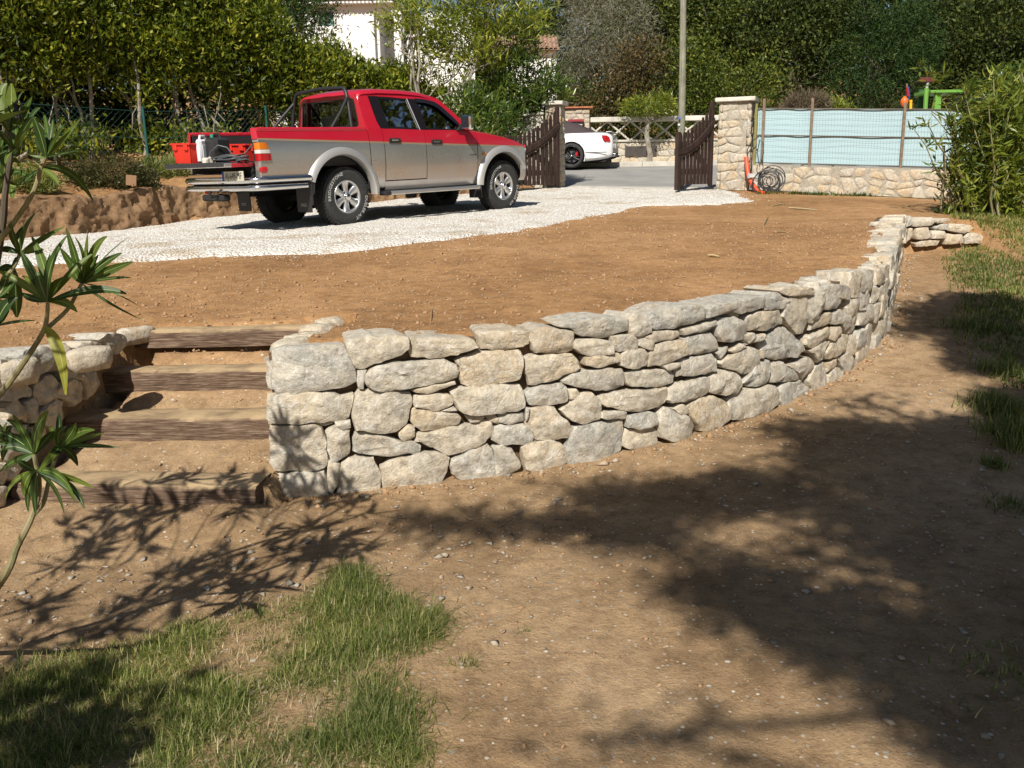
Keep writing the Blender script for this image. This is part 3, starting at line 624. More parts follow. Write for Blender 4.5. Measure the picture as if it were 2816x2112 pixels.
# ------------------------------------------------------------------ dry stone walls
def on_path(u, v, path):
    """where the line of sight through a picture point meets the upright face that stands on a plan path"""
    d = ray(u, v); best = None
    for (x1, y1), (x2, y2) in zip(path[:-1], path[1:]):
        ex, ey = x2-x1, y2-y1; det = -d[0]*ey+ex*d[1]
        if abs(det) < 1e-9: continue
        t = (-x1*ey+ex*y1)/det; k = (d[0]*y1-d[1]*x1)/det
        if t > .3 and -.02 <= k <= 1.02 and (best is None or t < best[0]): best = (t, (x1, y1), (ex, ey), k)
    if best is None: return None
    t, a, e, k = best
    return np.array([d[0]*t, d[1]*t, EYE+d[2]*t])
def arc(path):
    return np.concatenate([[0], np.cumsum(np.hypot(*np.diff(path, axis=0).T))])
def s_of(p, path, A):
    best = (1e9, 0)
    for i in range(len(path)-1):
        a, b = path[i], path[i+1]; e = b-a; L = e@e; k = np.clip(((p[:2]-a)@e)/L, 0, 1); d = np.hypot(*(p[:2]-a-k*e))
        if d < best[0]: best = (d, A[i]+k*math.sqrt(L))
    return best[1]
def frame_at(s, path, A):
    i = int(np.clip(np.searchsorted(A, s)-1, 0, len(path)-2)); e = path[i+1]-path[i]; L = np.hypot(*e)
    e = e/L; return path[i]+e*(s-A[i]), e
def stone_mesh(poly, seed, depth=.22, bulge=.035, n=40, rough=1.0, rings=(1.0, .988, .965, .88, .70, .50, .28), shrink=-.004):
    """a quarried block from an outline given in (along, up): crisp arris, flat hackled face with broken facets, body reaching back"""
    rng = np.random.default_rng(seed); P = np.array(poly, float)
    if np.sum(P[:, 0]*np.roll(P[:, 1], -1)-np.roll(P[:, 0], -1)*P[:, 1]) < 0: P = P[::-1]
    c = P.mean(0); L = np.hypot(*(np.roll(P, -1, 0)-P).T); per = L.sum(); cum = np.concatenate([[0], np.cumsum(L)])
    ts = list(np.linspace(0, per, n, endpoint=False))
    for k in cum[:-1]:                                            # keep the corners of the outline
        j = int(np.argmin(np.abs(np.array(ts)-k))); ts[j] = k
    Q = []
    for t in sorted(ts):
        i = min(np.searchsorted(cum, t, 'right')-1, len(P)-1); k = (t-cum[i])/L[i]; Q.append(P[i]*(1-k)+P[(i+1) % len(P)]*k)
    Q = np.array(Q); Q = .06*np.roll(Q, 1, 0)+.88*Q+.06*np.roll(Q, -1, 0); n = len(Q)
    ext = P.max(0)-P.min(0); sz = float(min(ext)); off = rng.random(3)*50
    r = Q-c; rl = np.hypot(*r.T)[:, None]; Q = c+r*(1-shrink/np.maximum(rl, .02))+rough*.0075*min(1, sz/.12)*np.stack([vnoise(Q[:, 0]*30+off[0], Q[:, 1]*30, 1), vnoise(Q[:, 0]*30, Q[:, 1]*30+off[1], 7)], -1)
    kk = min(1.0, sz/.15); tilt = rng.normal(size=2)*.035*rough; base = rng.normal()*.006
    planes = []
    for _ in range(rng.integers(3, 6)):                           # broken facets running off towards the edges
        a = rng.random()*6.283; planes.append((np.array([math.cos(a), math.sin(a)]), .10+.32*rng.random(), .25+.5*rng.random()))
    V = []; m = n; hx = ext/2
    V += [(*(c+(q-c)*.84), -depth) for q in Q]
    V += [(*(c+(q-c)*.985), -.05*kk-.03) for q in Q]
    def face(q, R):
        d = (q-c)/np.maximum(hx, .01)
        w = np.full(len(q), base+bulge*.25*kk)
        for dr, at0, sl in planes: w = np.minimum(w, base+bulge*.25*kk-sl*.045*kk*np.clip(d@dr-at0*1.6, 0, 9))
        edge = .020*kk*np.clip((R-.96)/.04, 0, 1)**1.5+.004*R**4
        w = w-edge+tilt[0]*(q[:, 0]-c[0])+tilt[1]*(q[:, 1]-c[1])*.7
        return w+rough*kk*(.010*fbm(q[:, 0]*13+off[0], q[:, 1]*17+off[1], off[2], 4)-.008*np.abs(vnoise(q[:, 0]*9+off[1], q[:, 1]*26+off[2], 3)))
    for R in rings:
        q = c+(Q-c)*R; w = face(q, R); V += [(q[i, 0], q[i, 1], w[i]) for i in range(n)]
    V.append((*c, float(face(c[None], 0.0)[0])))
    k = 2+len(rings); Fc = [(i*m+j, i*m+(j+1) % m, (i+1)*m+(j+1) % m, (i+1)*m+j) for i in range(k-1) for j in range(m)]
    Fc += [((k-1)*m+j, (k-1)*m+(j+1) % m, k*m) for j in range(m)]+[tuple(range(m-1, -1, -1))]
    return np.array(V), Fc
def place_stone(name, poly_sz, path, A, parent, mat, seed, depth=.22, face=1, proud=0.0, **kw):
    """poly in (s, z); face=+1: outward normal is to the right of the path's run"""
    V, Fc = stone_mesh(poly_sz, seed, depth, **kw); out = []
    for s, z, w in V:
        p, e = frame_at(s, path, A); nrm = np.array([e[1], -e[0]])*face
        q = p+nrm*(w+proud); out.append((q[0], q[1], z))
    if face < 0: Fc = [f[::-1] for f in Fc]
    o = mk(name, out, Fc, mat, parent, True, True, True); md = o.modifiers.new('arris', 'EDGE_SPLIT'); md.split_angle = math.radians(32)
    return o

# outlines of the stones, read off the photograph: (origin u, origin v, scale) and polygons
ZA = (700, 860, 2.963); ZB = (1300, 800, 2.963); ZC = (1900, 560, 2.370); ZD = (1900, 100, 2.415); ZE = (0, 860, 3.0725)
SA = '''120,325 190,300 520,285 735,262 800,440 832,470 830,570 800,590 730,615 500,640 180,655 130,620
160,662 640,652 690,690 800,655 815,660 790,780 780,850 740,880 560,892 210,912 110,905 90,870 100,720
115,960 130,925 500,918 540,940 580,1060 590,1220 570,1270 500,1290 250,1305 170,1290 120,1230
170,1322 570,1300 600,1400 605,1500 400,1530 180,1530 140,1400
760,205 800,185 980,165 1220,170 1250,200 1258,290 1200,345 880,460 830,455 790,390 740,260
1265,225 1300,205 1550,210 1790,225 1818,280 1700,320 1640,345 1450,372 1280,365 1262,320
845,480 915,470 890,560 885,620 850,620 835,560
910,500 940,465 1050,425 1400,390 1540,390 1640,420 1668,480 1660,540 1560,570 1100,635 1000,640 920,610 900,570
1270,625 1450,590 1630,560 1640,585 1480,635 1420,660 1320,650
1645,385 1780,335 2040,308 2180,315 2198,442 2175,535 2070,575 1760,612 1700,590 1670,540 1670,450
850,640 900,630 1260,650 1285,690 1280,760 1250,900 1190,940 1140,975 1010,985 830,955 805,900 800,780 820,690
1300,670 1580,665 1635,700 1618,745 1480,795 1400,785 1310,770 1295,720
1595,660 1650,622 2028,588 2168,592 2193,642 2206,722 2200,775 2150,805 1830,825 1690,815 1640,780 1628,720
1290,790 1310,778 1500,803 1660,818 1690,870 1680,915 1600,935 1370,975 1300,935 1265,890
1530,800 1620,768 1650,800 1580,805
1715,840 1800,835 1880,850 1820,890 1760,890
1885,850 1950,830 2000,870 1990,905 1930,890
1993,828 2198,820 2203,892 2078,912 1998,890
1310,990 1500,970 1690,930 1860,882 1930,880 1958,940 1945,1010 1890,1060 1700,1140 1550,1165 1450,1110 1320,1050
1960,932 2008,919 2198,919 2258,962 2283,1022 2273,1062 2178,1082 2008,1072 1940,1050
1180,980 1250,920 1300,940 1305,1010 1220,1060 1190,1020
815,975 1000,995 1200,1050 1320,1058 1355,1090 1345,1150 1060,1175 900,1170 810,1135
600,940 660,928 780,968 780,1160 670,1220 620,1215 592,1100 572,985
650,890 775,880 780,940 720,955 670,920
490,908 600,893 640,908 570,930
700,1230 760,1198 985,1190 1000,1260 1030,1320 1035,1430 1000,1510 870,1550 760,1545 650,1515 680,1400 690,1290
595,1215 640,1218 688,1240 678,1380 640,1480 600,1460 592,1320
1040,1260 1100,1215 1370,1155 1500,1152 1590,1190 1580,1300 1510,1450 1150,1475 1060,1450 1040,1350
1595,1240 1620,1200 1760,1130 1900,1072 1936,1112 1955,1250 1950,1370 1740,1390 1610,1330
1945,1115 2020,1085 2100,1120 2168,1230 2165,1270 2060,1330 1962,1370 1960,1250'''
SB = '''48,360 65,335 400,325 465,350 472,430 410,465 280,478 70,478 48,440
455,330 600,310 830,325 838,400 835,490 780,510 520,512 490,480 472,400
670,295 830,255 1000,225 1150,215 1285,230 1295,330 1140,370 1060,388 900,375 840,345 830,320
840,400 1000,395 1110,402 1150,440 1155,520 1000,530 890,525 835,480
1145,382 1310,362 1350,400 1365,480 1200,495 1152,460
1300,235 1330,200 1440,200 1462,270 1462,330 1375,388 1320,370 1298,330
1450,235 1520,180 1640,140 1720,115 1880,115 1915,150 1920,235 1700,300 1500,330 1470,310
925,545 1100,522 1210,512 1218,580 1120,605 1030,630 930,610
1230,520 1270,492 1400,480 1443,510 1448,590 1420,620 1260,635 1217,610
1367,405 1420,392 1480,410 1475,488 1440,480 1370,450
1420,380 1520,332 1690,327 1700,370 1640,400 1490,420
1487,450 1540,427 1720,402 1748,430 1762,510 1640,570 1560,600 1452,622 1452,530
1737,392 1800,372 1960,347 2000,400 2015,480 1900,510 1772,530 1752,450
1720,322 1800,302 1990,242 2000,280 1900,330 1740,365
435,560 480,530 830,527 880,570 888,640 750,700 640,750 520,775 480,770 440,680
735,740 830,682 1060,642 1230,642 1253,690 1258,780 1180,815 1010,815 870,790 750,762
1252,682 1330,652 1640,647 1663,680 1663,750 1540,785 1300,790 1264,760
1662,622 1720,562 1960,522 1990,560 1990,650 1870,680 1680,698 1667,660
1560,612 1688,587 1690,630 1600,655
427,840 480,802 700,767 770,762 783,810 783,910 700,935 500,945 462,930
797,812 850,807 880,840 860,880 802,885
1047,880 1080,852 1300,817 1590,792 1613,830 1608,890 1540,950 1400,990 1280,990 1150,960 1072,930
1617,802 1700,762 1900,702 1940,712 1943,780 1918,850 1730,910 1622,915 1594,900
732,980 830,902 890,842 980,837 1048,900 1063,970 1048,1050 920,1090 870,1080 762,1030
437,1080 480,982 560,952 680,957 728,1030 790,1080 828,1160 790,1215 700,1225 520,1220 502,1150 442,1110
1062,992 1248,978 1262,1000 1258,1048 1100,1050 1057,1040
1265,1020 1480,992 1508,1000 1513,1090 1440,1120 1370,1138 1272,1120
842,1112 1000,1077 1248,1058 1248,1140 1230,1320 1100,1375 900,1420 792,1430 777,1290 822,1190
400,1290 450,1242 640,1228 730,1252 778,1310 783,1410 720,1450 600,1480 440,1470
1254,1147 1400,1142 1508,1124 1538,1180 1533,1260 1300,1300 1240,1275
1532,1002 1580,957 1660,982 1788,1050 1822,1100 1800,1190 1740,1220 1620,1225 1542,1200 1522,1080
1642,962 1720,927 1750,950 1760,1000 1700,1010
1757,940 1850,882 1960,857 2060,892 2108,950 2108,1040 2060,1090 1950,1140 1850,1145 1832,1100 1782,1020
432,952 462,962 455,1040 436,1060'''
SCC = '''115,690 150,660 250,650 380,615 490,605 495,650 480,680 330,720 250,705 120,750
470,606 560,580 640,612 655,650 610,688 500,690
575,572 620,546 760,552 800,572 790,600 640,602
655,612 758,602 773,680 768,760 745,850 690,855 650,800 612,740 622,680
765,592 868,582 868,690 830,740 790,775 777,700
865,562 920,532 1010,532 1033,570 1028,620 980,625 973,680 880,700 872,640
168,790 200,742 290,737 350,770 368,830 350,880 260,905 200,900 172,850
372,740 450,707 600,697 622,740 618,785 500,825 392,835 372,800
357,860 420,842 430,868 375,908
372,920 430,874 490,848 500,875 470,895
187,1040 280,982 370,932 440,952 453,1030 430,1110 350,1115 280,1085 200,1070
492,882 580,822 620,797 690,858 738,922 743,960 700,1000 560,1020 502,1005 482,960
748,880 830,842 908,807 918,850 880,890 785,948 744,922
800,762 850,732 930,712 933,780 850,808 792,828
912,822 985,802 988,860 940,900 907,880
938,722 985,692 1000,702 1048,740 1040,790 1003,830 987,782 942,788
762,962 868,902 918,902 880,940 868,1020 830,1035 802,980
932,902 1043,832 1043,880 1000,960 950,1000 882,1020 873,980
177,975 240,932 250,950 200,1010
252,960 330,912 360,932 290,975
332,1180 442,1034 520,1022 528,1060 508,1140 480,1180 400,1195
524,1060 600,1032 700,1112 713,1150 600,1168 532,1168
652,1060 700,1032 780,1002 808,1040 803,1090 742,1145
262,1270 330,1212 540,1182 568,1230 568,1300 520,1345 330,1412 282,1408 252,1330
577,1232 620,1174 720,1154 788,1202 780,1280 700,1325 600,1345 577,1290
764,1160 820,1064 890,1034 898,1100 888,1240 830,1285 792,1285 787,1200
902,1132 950,1064 1000,1104 1008,1180 960,1232 898,1245
897,1042 958,1012 958,1052 902,1098
962,1002 1030,972 1078,1034 1073,1100 1012,1165 992,1072
450,960 480,965 483,1010 455,1012
120,1130 190,1090 260,1085 320,1130 330,1190 300,1240 180,1250 120,1230
170,1010 180,1040 168,1080 100,1110 30,1105'''
SD = '''1402,1192 1460,1192 1468,1250 1420,1270
1467,1207 1600,1202 1638,1217 1600,1258 1472,1263
1627,1230 1660,1212 1720,1210 1735,1225 1640,1243
1612,1270 1690,1243 1718,1247 1708,1283 1622,1283
1724,1244 1870,1252 1885,1275 1820,1308 1718,1293
1492,1277 1580,1267 1588,1330 1560,1348 1497,1348
1602,1292 1683,1292 1688,1340 1602,1345
1692,1332 1702,1312 1808,1317 1813,1372 1692,1384
1822,1340 1850,1304 1930,1312 1958,1350 1950,1372 1832,1378
1434,1282 1480,1274 1485,1330 1434,1362
1492,1377 1540,1357 1668,1352 1640,1388 1500,1400'''
SE = '''0,395 150,380 270,300 400,290 425,400 420,480 300,540 180,600 110,600 60,510 0,480
-60,450 60,452 88,510 60,570 -60,585
530,362 640,332 740,352 793,420 788,460 690,500 600,570 562,570 542,450
642,290 700,252 860,262 893,300 870,350 790,403 742,350 682,330
822,222 900,182 1060,177 1098,230 1088,290 1030,340 930,370 882,340 892,280
-60,660 120,627 240,612 273,650 260,700 130,740 -60,755
292,640 330,582 440,517 498,600 470,700 410,770 342,790 322,720 284,680
452,690 590,563 690,573 718,650 700,750 640,790 560,740 472,710
604,558 700,502 828,492 848,620 742,740 723,650 693,570
62,800 150,742 210,800 248,928 150,900 62,900
214,762 290,722 328,800 328,930 254,930 224,830
342,830 470,722 550,752 578,830 560,900 480,980 400,960 342,920
802,400 870,362 928,390 900,410 822,420
0,920 120,922 230,962 258,1060 100,1080 0,1050
22,1120 120,1092 258,1122 248,1260 100,1280 32,1240
62,1282 248,1272 200,1330 140,1420 72,1400
-60,1262 50,1292 68,1400 30,1450 -60,1440
262,982 398,982 398,1130 282,1140
-60,1480 58,1472 58,1640 -60,1650'''
def polys(txt, Z):
    return [[(Z[0]+float(a.split(',')[0])/Z[2], Z[1]+float(a.split(',')[1])/Z[2]) for a in l.split()] for l in txt.strip().split('\n')]
wall = thing('retaining_wall', (1.0, 5.2, 0), 'curved dry stone retaining wall of pale limestone holding up the brown terrace', 'stone wall')
PW = np.vstack([WALLS[:1]-(WALLS[1:2]-WALLS[:1])*2, WALLS]); PA = arc(PW); seed = 100
TRACED_END = 0
def ztop(s):
    p, _ = frame_at(s, PW, PA); return np.interp(p[1], [4.3, 5.2, 6.0, 7, 9, 11, 11.6], [.80, .845, .855, .875, .98, 1.05, 1.06])
rows = []
for sv in np.arange(PA[1]+.03, PA[-1], .05):
    p, e = frame_at(sv, PW, PA); nrm = np.array([e[1], -e[0]]); zb_ = float(zl0(np.array(p[0]), np.array(p[1])))-.15; zt_ = ztop(sv)-.045
    row = []
    for k in range(16):
        z = zb_+(zt_-zb_)*k/15; q = p-nrm*(.07+.018*float(vnoise(sv*9, z*9, 2))); row.append((q[0], q[1], z))
    q = p-nrm*.34; row.append((q[0], q[1], zt_+.0)); rows.append(row)
MB().grid(rows).build('shaded_earth_core', MAT['core'], wall, True, True)
for Z, txt in ((ZA, SA), (ZB, SB), (ZC, SCC)):
    for po in polys(txt, Z):
        q = []
        for u, v in po:
            p = on_path(u, v, PW)
            if p is None: continue
            q.append((s_of(p, PW, PA), p[2]))
        if len(q) < 3: continue
        seed += 1; q = np.array(q); q[:, 1] = np.minimum(q[:, 1], np.array([ztop(a_) for a_ in q[:, 0]])+.022); area = (q[:, 0].max()-q[:, 0].min())*(q[:, 1].max()-q[:, 1].min())
        top = q[:, 1].max() > .70+.02*q[:, 0].mean()
        TRACED_END = max(TRACED_END, q[:, 0].mean())
        place_stone('stone', q, PW, PA, wall, MAT['stone'], seed, depth=.30 if top else .24, proud=float(np.random.default_rng(seed).normal()*.006))
# the stretch that runs away from the viewer, laid in rough courses
rng = np.random.default_rng(77)
sE = PA[-1]; s0 = s_of(on_path(1900+1010/2.37, 560+800/2.37, PW), PW, PA)
def ztop(s):
    p, _ = frame_at(s, PW, PA); return np.interp(p[1], [4.3, 5.2, 6.0, 7, 9, 11, 11.6], [.80, .845, .855, .875, .98, 1.05, 1.06])
s = s0
nc_ = 5
edges = [s0+.05*rng.random() for _ in range(nc_)]
for c in range(nc_):
    s = edges[c]
    while s < sE-.05:
        w = rng.uniform(.16, .42); e = min(s+w, sE)
        p, _ = frame_at((s+e)/2, PW, PA); zb = float(zl0(np.array(p[0]), np.array(p[1])))-.06; zt = ztop((s+e)/2)-.012+.012*rng.normal()
        lev = np.linspace(zb, zt, nc_+1); jl = lambda: rng.normal()*.018
        a, b = lev[c]+jl()*(c > 0), lev[c+1]+jl()
        seed += 1
        place_stone('stone', [(s+.004+jl()*.5, a), ((s+e)/2, a-.012), (e-.004, a+jl()*.5), (e-.006+jl()*.4, (a+b)/2), (e-.01, b+jl()*.4), ((s+e)/2, b+.01), (s+.01, b), (s+jl()*.4, (a+b)/2)], PW, PA, wall, MAT['stone'], seed, depth=.25 if c == nc_-1 else .22, proud=rng.normal()*.012, n=22, rings=(1.0, .95, .8, .5))
        s = e+.004
# short end of the wall that faces the viewer again
PE = np.vstack([WEND[:1]-[.3, .1], WEND, WEND[1:]+[.6, .2]]); EA = arc(PE)
for po in polys(SD, ZD):
    q = [(s_of(p, PE, EA), p[2]) for p in (on_path(u, v, PE) for u, v in po) if p is not None]
    if len(q) > 2:
        seed += 1; place_stone('stone', q, PE, EA, wall, MAT['stone'], seed, depth=.28, n=22, bulge=.05)
# cap stones: flat pieces bedded behind the wall's edge, half drowned in earth
def slab(parent, x, y, z, L, w, h, a, seed, mat):
    V, Fc = stone_mesh([(-L/2, -w/2), (0, -w*.55), (L/2, -w*.4), (L*.52, w*.2), (L*.3, w/2), (-L*.3, w*.48), (-L*.5, w*.1)], seed, depth=h, bulge=.03, n=16, rings=(1., .9, .6, .3))
    c, s_ = math.cos(a), math.sin(a); out = [(x+c*p[0]-s_*p[1], y+s_*p[0]+c*p[1], z+p[2]) for p in V]
    return mk('stone', out, Fc, mat, parent, True, True, True)
for i, sv in enumerate(np.arange(.75, sE-.2, .21)):
    p, e = frame_at(sv+rng.normal()*.04, PW, PA); nrm = np.array([e[1], -e[0]])
    if p[1] < 5.3 and rng.random() < .85: continue
    far = p[1] > 5.6; back = rng.uniform(.14, .24) if far else rng.uniform(.10, .16)
    q = p-nrm*back; seed += 1
    slab(wall, q[0], q[1], ztop(sv)+(-.012 if far else -.022)+rng.normal()*.006, rng.uniform(.14, .28), rng.uniform(.09, .15), .12, math.atan2(e[1], e[0])+rng.normal()*.25+(1.2 if far and rng.random() < .5 else 0), seed, MAT['stone'])
# rubble and crumbs where the wall's foot meets the earth
_s = RNG.uniform(PA[1], PA[-1], 900); _o = np.abs(RNG.normal(size=900))*.07+.015; FOOT = np.array([frame_at(a_, PW, PA)[0]+np.array([frame_at(a_, PW, PA)[1][1], -frame_at(a_, PW, PA)[1][0]])*o_ for a_, o_ in zip(_s, _o)])
scatter('foot_rubble', FOOT[:400, 0], FOOT[:400, 1], .006+.022*RNG.random(400)**3, MAT['pebble'], .2, .7, height, 'small stone chips along the foot of the retaining wall', seed=31)
scatter('foot_clods', FOOT[400:, 0], FOOT[400:, 1], .008+.024*RNG.random(500)**2.5, MAT['clod'], .1, .7, height, 'crumbled earth along the foot of the retaining wall', seed=32)
# return of the wall up the right side of the stairs
for k, (u, v, L, w) in enumerate([(765, 950, .26, .16), (800, 925, .2, .15), (845, 905, .24, .15), (880, 888, .22, .14), (905, 873, .16, .12)]):
    p = PZ(u, v, .775-.012*k); seed += 1
    slab(wall, p[0]+.05, p[1]+.04, .785-.010*k, L, w, .22, .9+rng.normal()*.4, seed, MAT['stone'])
PR = np.array([(-1.13, 5.3), (-1.25, 4.42)]); RA = arc(PR)
for c in range(4):
    s = .0
    while s < RA[-1]-.04:
        e = min(RA[-1]-.01, s+rng.uniform(.18, .34)); lev = np.linspace(.02, .74, 5); seed += 1
        place_stone('stone', [(s+.005, lev[c]), (e-.005, lev[c]+.01), (e-.01, lev[c+1]-.005), (s+.01, lev[c+1]-.012)], PR, RA, wall, MAT['stone'], seed, depth=.16, face=1, n=18, rings=(1., .92, .6))
        s = e
flank = thing('flank_wall', (-2.4, 4.4, 0), 'shaded low stone wall edging the left side of the wooden garden steps', 'stone wall')
PF = np.array([(-3.0, 2.6), (-2.62, 3.62), (-2.47, 4.1), (-2.36, 4.6), (-2.28, 4.92), (-2.12, 5.6)]); FA = arc(PF)
for i, po in enumerate(polys(SE, ZE)):
    q = [(s_of(p, PF, FA), p[2]) for p in (on_path(u, v, PF) for u, v in po) if p is not None]
    if len(q) > 2:
        seed += 1; place_stone('stone', q, PF, FA, flank, MAT['stone'], seed, depth=.24, face=1, bulge=.05, rough=1.3)
PX_ = np.array([(-6.2, 3.52), (-3.3, 3.64), (-2.72, 3.80)]); XA = arc(PX_)
for c in range(4):
    s = .0
    while s < XA[-1]-.05:
        e = min(XA[-1], s+rng.uniform(.22, .45)); lev = np.linspace(-.06, .76, 5); seed += 1
        place_stone('stone', [(s+.005, lev[c]), (e-.005, lev[c]+.01), (e-.01, lev[c+1]-.005), (s+.01, lev[c+1]-.012)], PX_, XA, flank, MAT['stone'], seed, depth=.2, face=1, n=20, rings=(1., .96, .7))
        s = e
p = PZ(1105/3.0725, 860+140/3.0725, .74); slab(flank, p[0], p[1]+.04, .745, .24, .08, .1, .9, 991, MAT['stone'])
for u, v, L in ((20, 1000, .2), (100, 965, .26), (225, 962, .22)):
    p = PZ(u, v, .76); seed += 1; slab(flank, p[0], p[1]+.05, .765, L, .14, .12, .8, seed, MAT['stone'])
# ------------------------------------------------------------------ timber steps
def sleeper(a, b, zt, H, dpt, seed, label, rot=0):
    a = np.array(a); b = np.array(b); e = (b-a)[:2]; L = np.hypot(*e); e = e/L; bk = np.array([-e[1], e[0]])
    rng = np.random.default_rng(seed); nx = 70
    prof = [(0, -H), (.003, -H*.7), (.0, -H*.35), (.003, -.018), (.016, -.003), (dpt*.35, 0), (dpt*.7, -.002), (dpt-.015, -.004), (dpt, -.02), (dpt, -H)]
    P = []
    for i in range(nx+1):
        t = i/nx*L; row = []
        wear = .004*fbm(t*2+seed, 0, 2, 3)
        for j, (w, h) in enumerate(prof):
            top = 1 if 2 < j < 9 else .4
            w2 = w+.004*fbm(t*5+seed, h*20, 3, 3)*(1 if j < 5 else .4)+(.018*max(0, float(fbm(t*2.2+seed*3, j*.8, 1, 3))-.35) if j in (3, 4) else 0)
            h2 = h+wear*top+.003*float(fbm(t*7+seed, w*9, 5, 3))*top-(.03*max(0, float(fbm(t*1.7+seed, 3, 8, 2))-.25) if j in (0, 1) else 0)
            q = a[:2]+e*t+bk*w2; row.append((q[0], q[1], zt+h2))
        P.append(row)
    m = MB().grid(P); np_ = len(prof)
    m.f += [tuple(range(np_)), tuple(nx*np_+j for j in range(np_-1, -1, -1))]
    c = ((a+b)/2); c[2] = zt-H
    o = mk('timber_step', [(e@(np.array(v[:2])-c[:2]), bk@(np.array(v[:2])-c[:2]), v[2]-c[2]) for v in m.v], m.f, MAT['sleeper'], None, True)
    o.location = c; o.rotation_euler = (0, 0, math.atan2(e[1], e[0])); mm = o.modifiers.new('edges', 'EDGE_SPLIT'); mm.split_angle = math.radians(45)
    return tag(o, label, 'step', 'railway sleeper steps')
LB = ['lowest weathered railway sleeper step, dappled with leaf shadow', 'second sleeper step from the bottom with a broad bleached top', 'third sleeper step from the bottom with a dark brown face', 'topmost sleeper step, split along its front and half buried']
for k, (a, b) in enumerate(STEPS):
    b = b+(b-a)/np.linalg.norm(b-a)*(0, .19, .23, .20)[k]
    sleeper(a, b, STEPZ[k], (.15, .13, .13, .11)[k], (.25, .25, .2, .18)[k], 5+k, LB[k])
# ------------------------------------------------------------------ red and silver pickup
TRP = PY(955, 621, 12.0); _f = PY(1372, 579, 14.2)-TRP; _f /= np.linalg.norm(_f)
TROT = (0, -math.asin(_f[2]), math.atan2(_f[1], _f[0]))
truck = thing('pickup_truck', TRP, 'red and silver four door pickup with its tailgate lowered on the gravel', 'pickup truck', rot=TROT)
bpy.context.view_layer.update()
TM = np.array(truck.matrix_basis.to_3x3())
def tl(u, v, axis, val):
    """truck coordinates of the picture point (u, v) on the truck plane axis=val"""
    d = TM.T@ray(u, v); o = TM.T@(EYEP-TRP); t = (val-o[axis])/d[axis]; return o+d*t
YC = .785
def mir(V): V = np.array(V, float); V[:, 1] = 2*YC-V[:, 1]; return V
belt = lambda x: 1.11-.034*(x+1.24)
def yp(z):
    return float(np.interp(z, [.38, .45, .55, .75, .95, 1.06, 1.12, 1.25], [.03, .012, -.012, -.034, -.036, -.03, -.02, .004]))
def arch(x, c, r, z0): 
    d = r*r-(x-c[0])**2; return max(z0, c[1]+math.sqrt(d)) if d > 0 else z0
RA_, FA_, AR = (-.03, .40), (3.06, .37), .50
def zbot(x, z0): return max(arch(x, RA_, AR, z0), arch(x, FA_, AR, z0))
def section(name, x0, x1, z0, ztop, parent=truck, side=0, n=None):
    xs = set(np.linspace(x0, x1, n or max(3, int((x1-x0)/.06))))
    for c in (RA_, FA_):
        for q in (c[0]-AR, c[0]+AR):
            for e in (-.004, .004):
                if x0 < q+e < x1: xs.add(q+e)
    xs = sorted(xs); V = []; mats = []; R1, R2 = 9, 5
    for x in xs:
        zb = zbot(x, z0); bl = belt(x); zt = ztop(x)
        zs = list(np.linspace(min(zb, bl-.02), bl-.008, R1))+[bl+.006]+list(np.linspace(bl+.014, zt, R2))
        V += [(x, yp(z), z) for z in zs]
    c = R1+1+R2; Fc = []; mi = []
    for i in range(len(xs)-1):
        for j in range(c-1):
            Fc.append((i*c+j, (i+1)*c+j, (i+1)*c+j+1, i*c+j+1)); mi.append(0 if j < R1-1 else (2 if j in (R1-1, R1) else 1))
    V = np.array(V)
    if side: V = mir(V); Fc = [f[::-1] for f in Fc]
    o = mk(name, V, Fc, [MAT['silver'], MAT['red'], MAT['olive_trim']], parent, True)
    o.data.polygons.foreach_set('material_index', mi)
    m = o.modifiers.new('thick', 'SOLIDIFY'); m.thickness = .018; m.offset = -1
    m = o.modifiers.new('edges', 'EDGE_SPLIT'); m.split_angle = math.radians(35)
    return o
MAT['olive_trim'] = plain('bronze_pinstripe', (.26, .2, .13), .5)
rail = lambda x: np.interp(x, [-1.3, -1.2, .46], [1.235, 1.247, 1.222])
sill = lambda x: np.interp(x, [.46, .7, 2.3, 2.5], [1.235, 1.228, 1.186, 1.18])
fend = lambda x: np.interp(x, [2.3, 2.5, 2.8, 3.1, 3.35, 3.5, 3.58], [1.185, 1.172, 1.135, 1.09, 1.035, .985, .93])
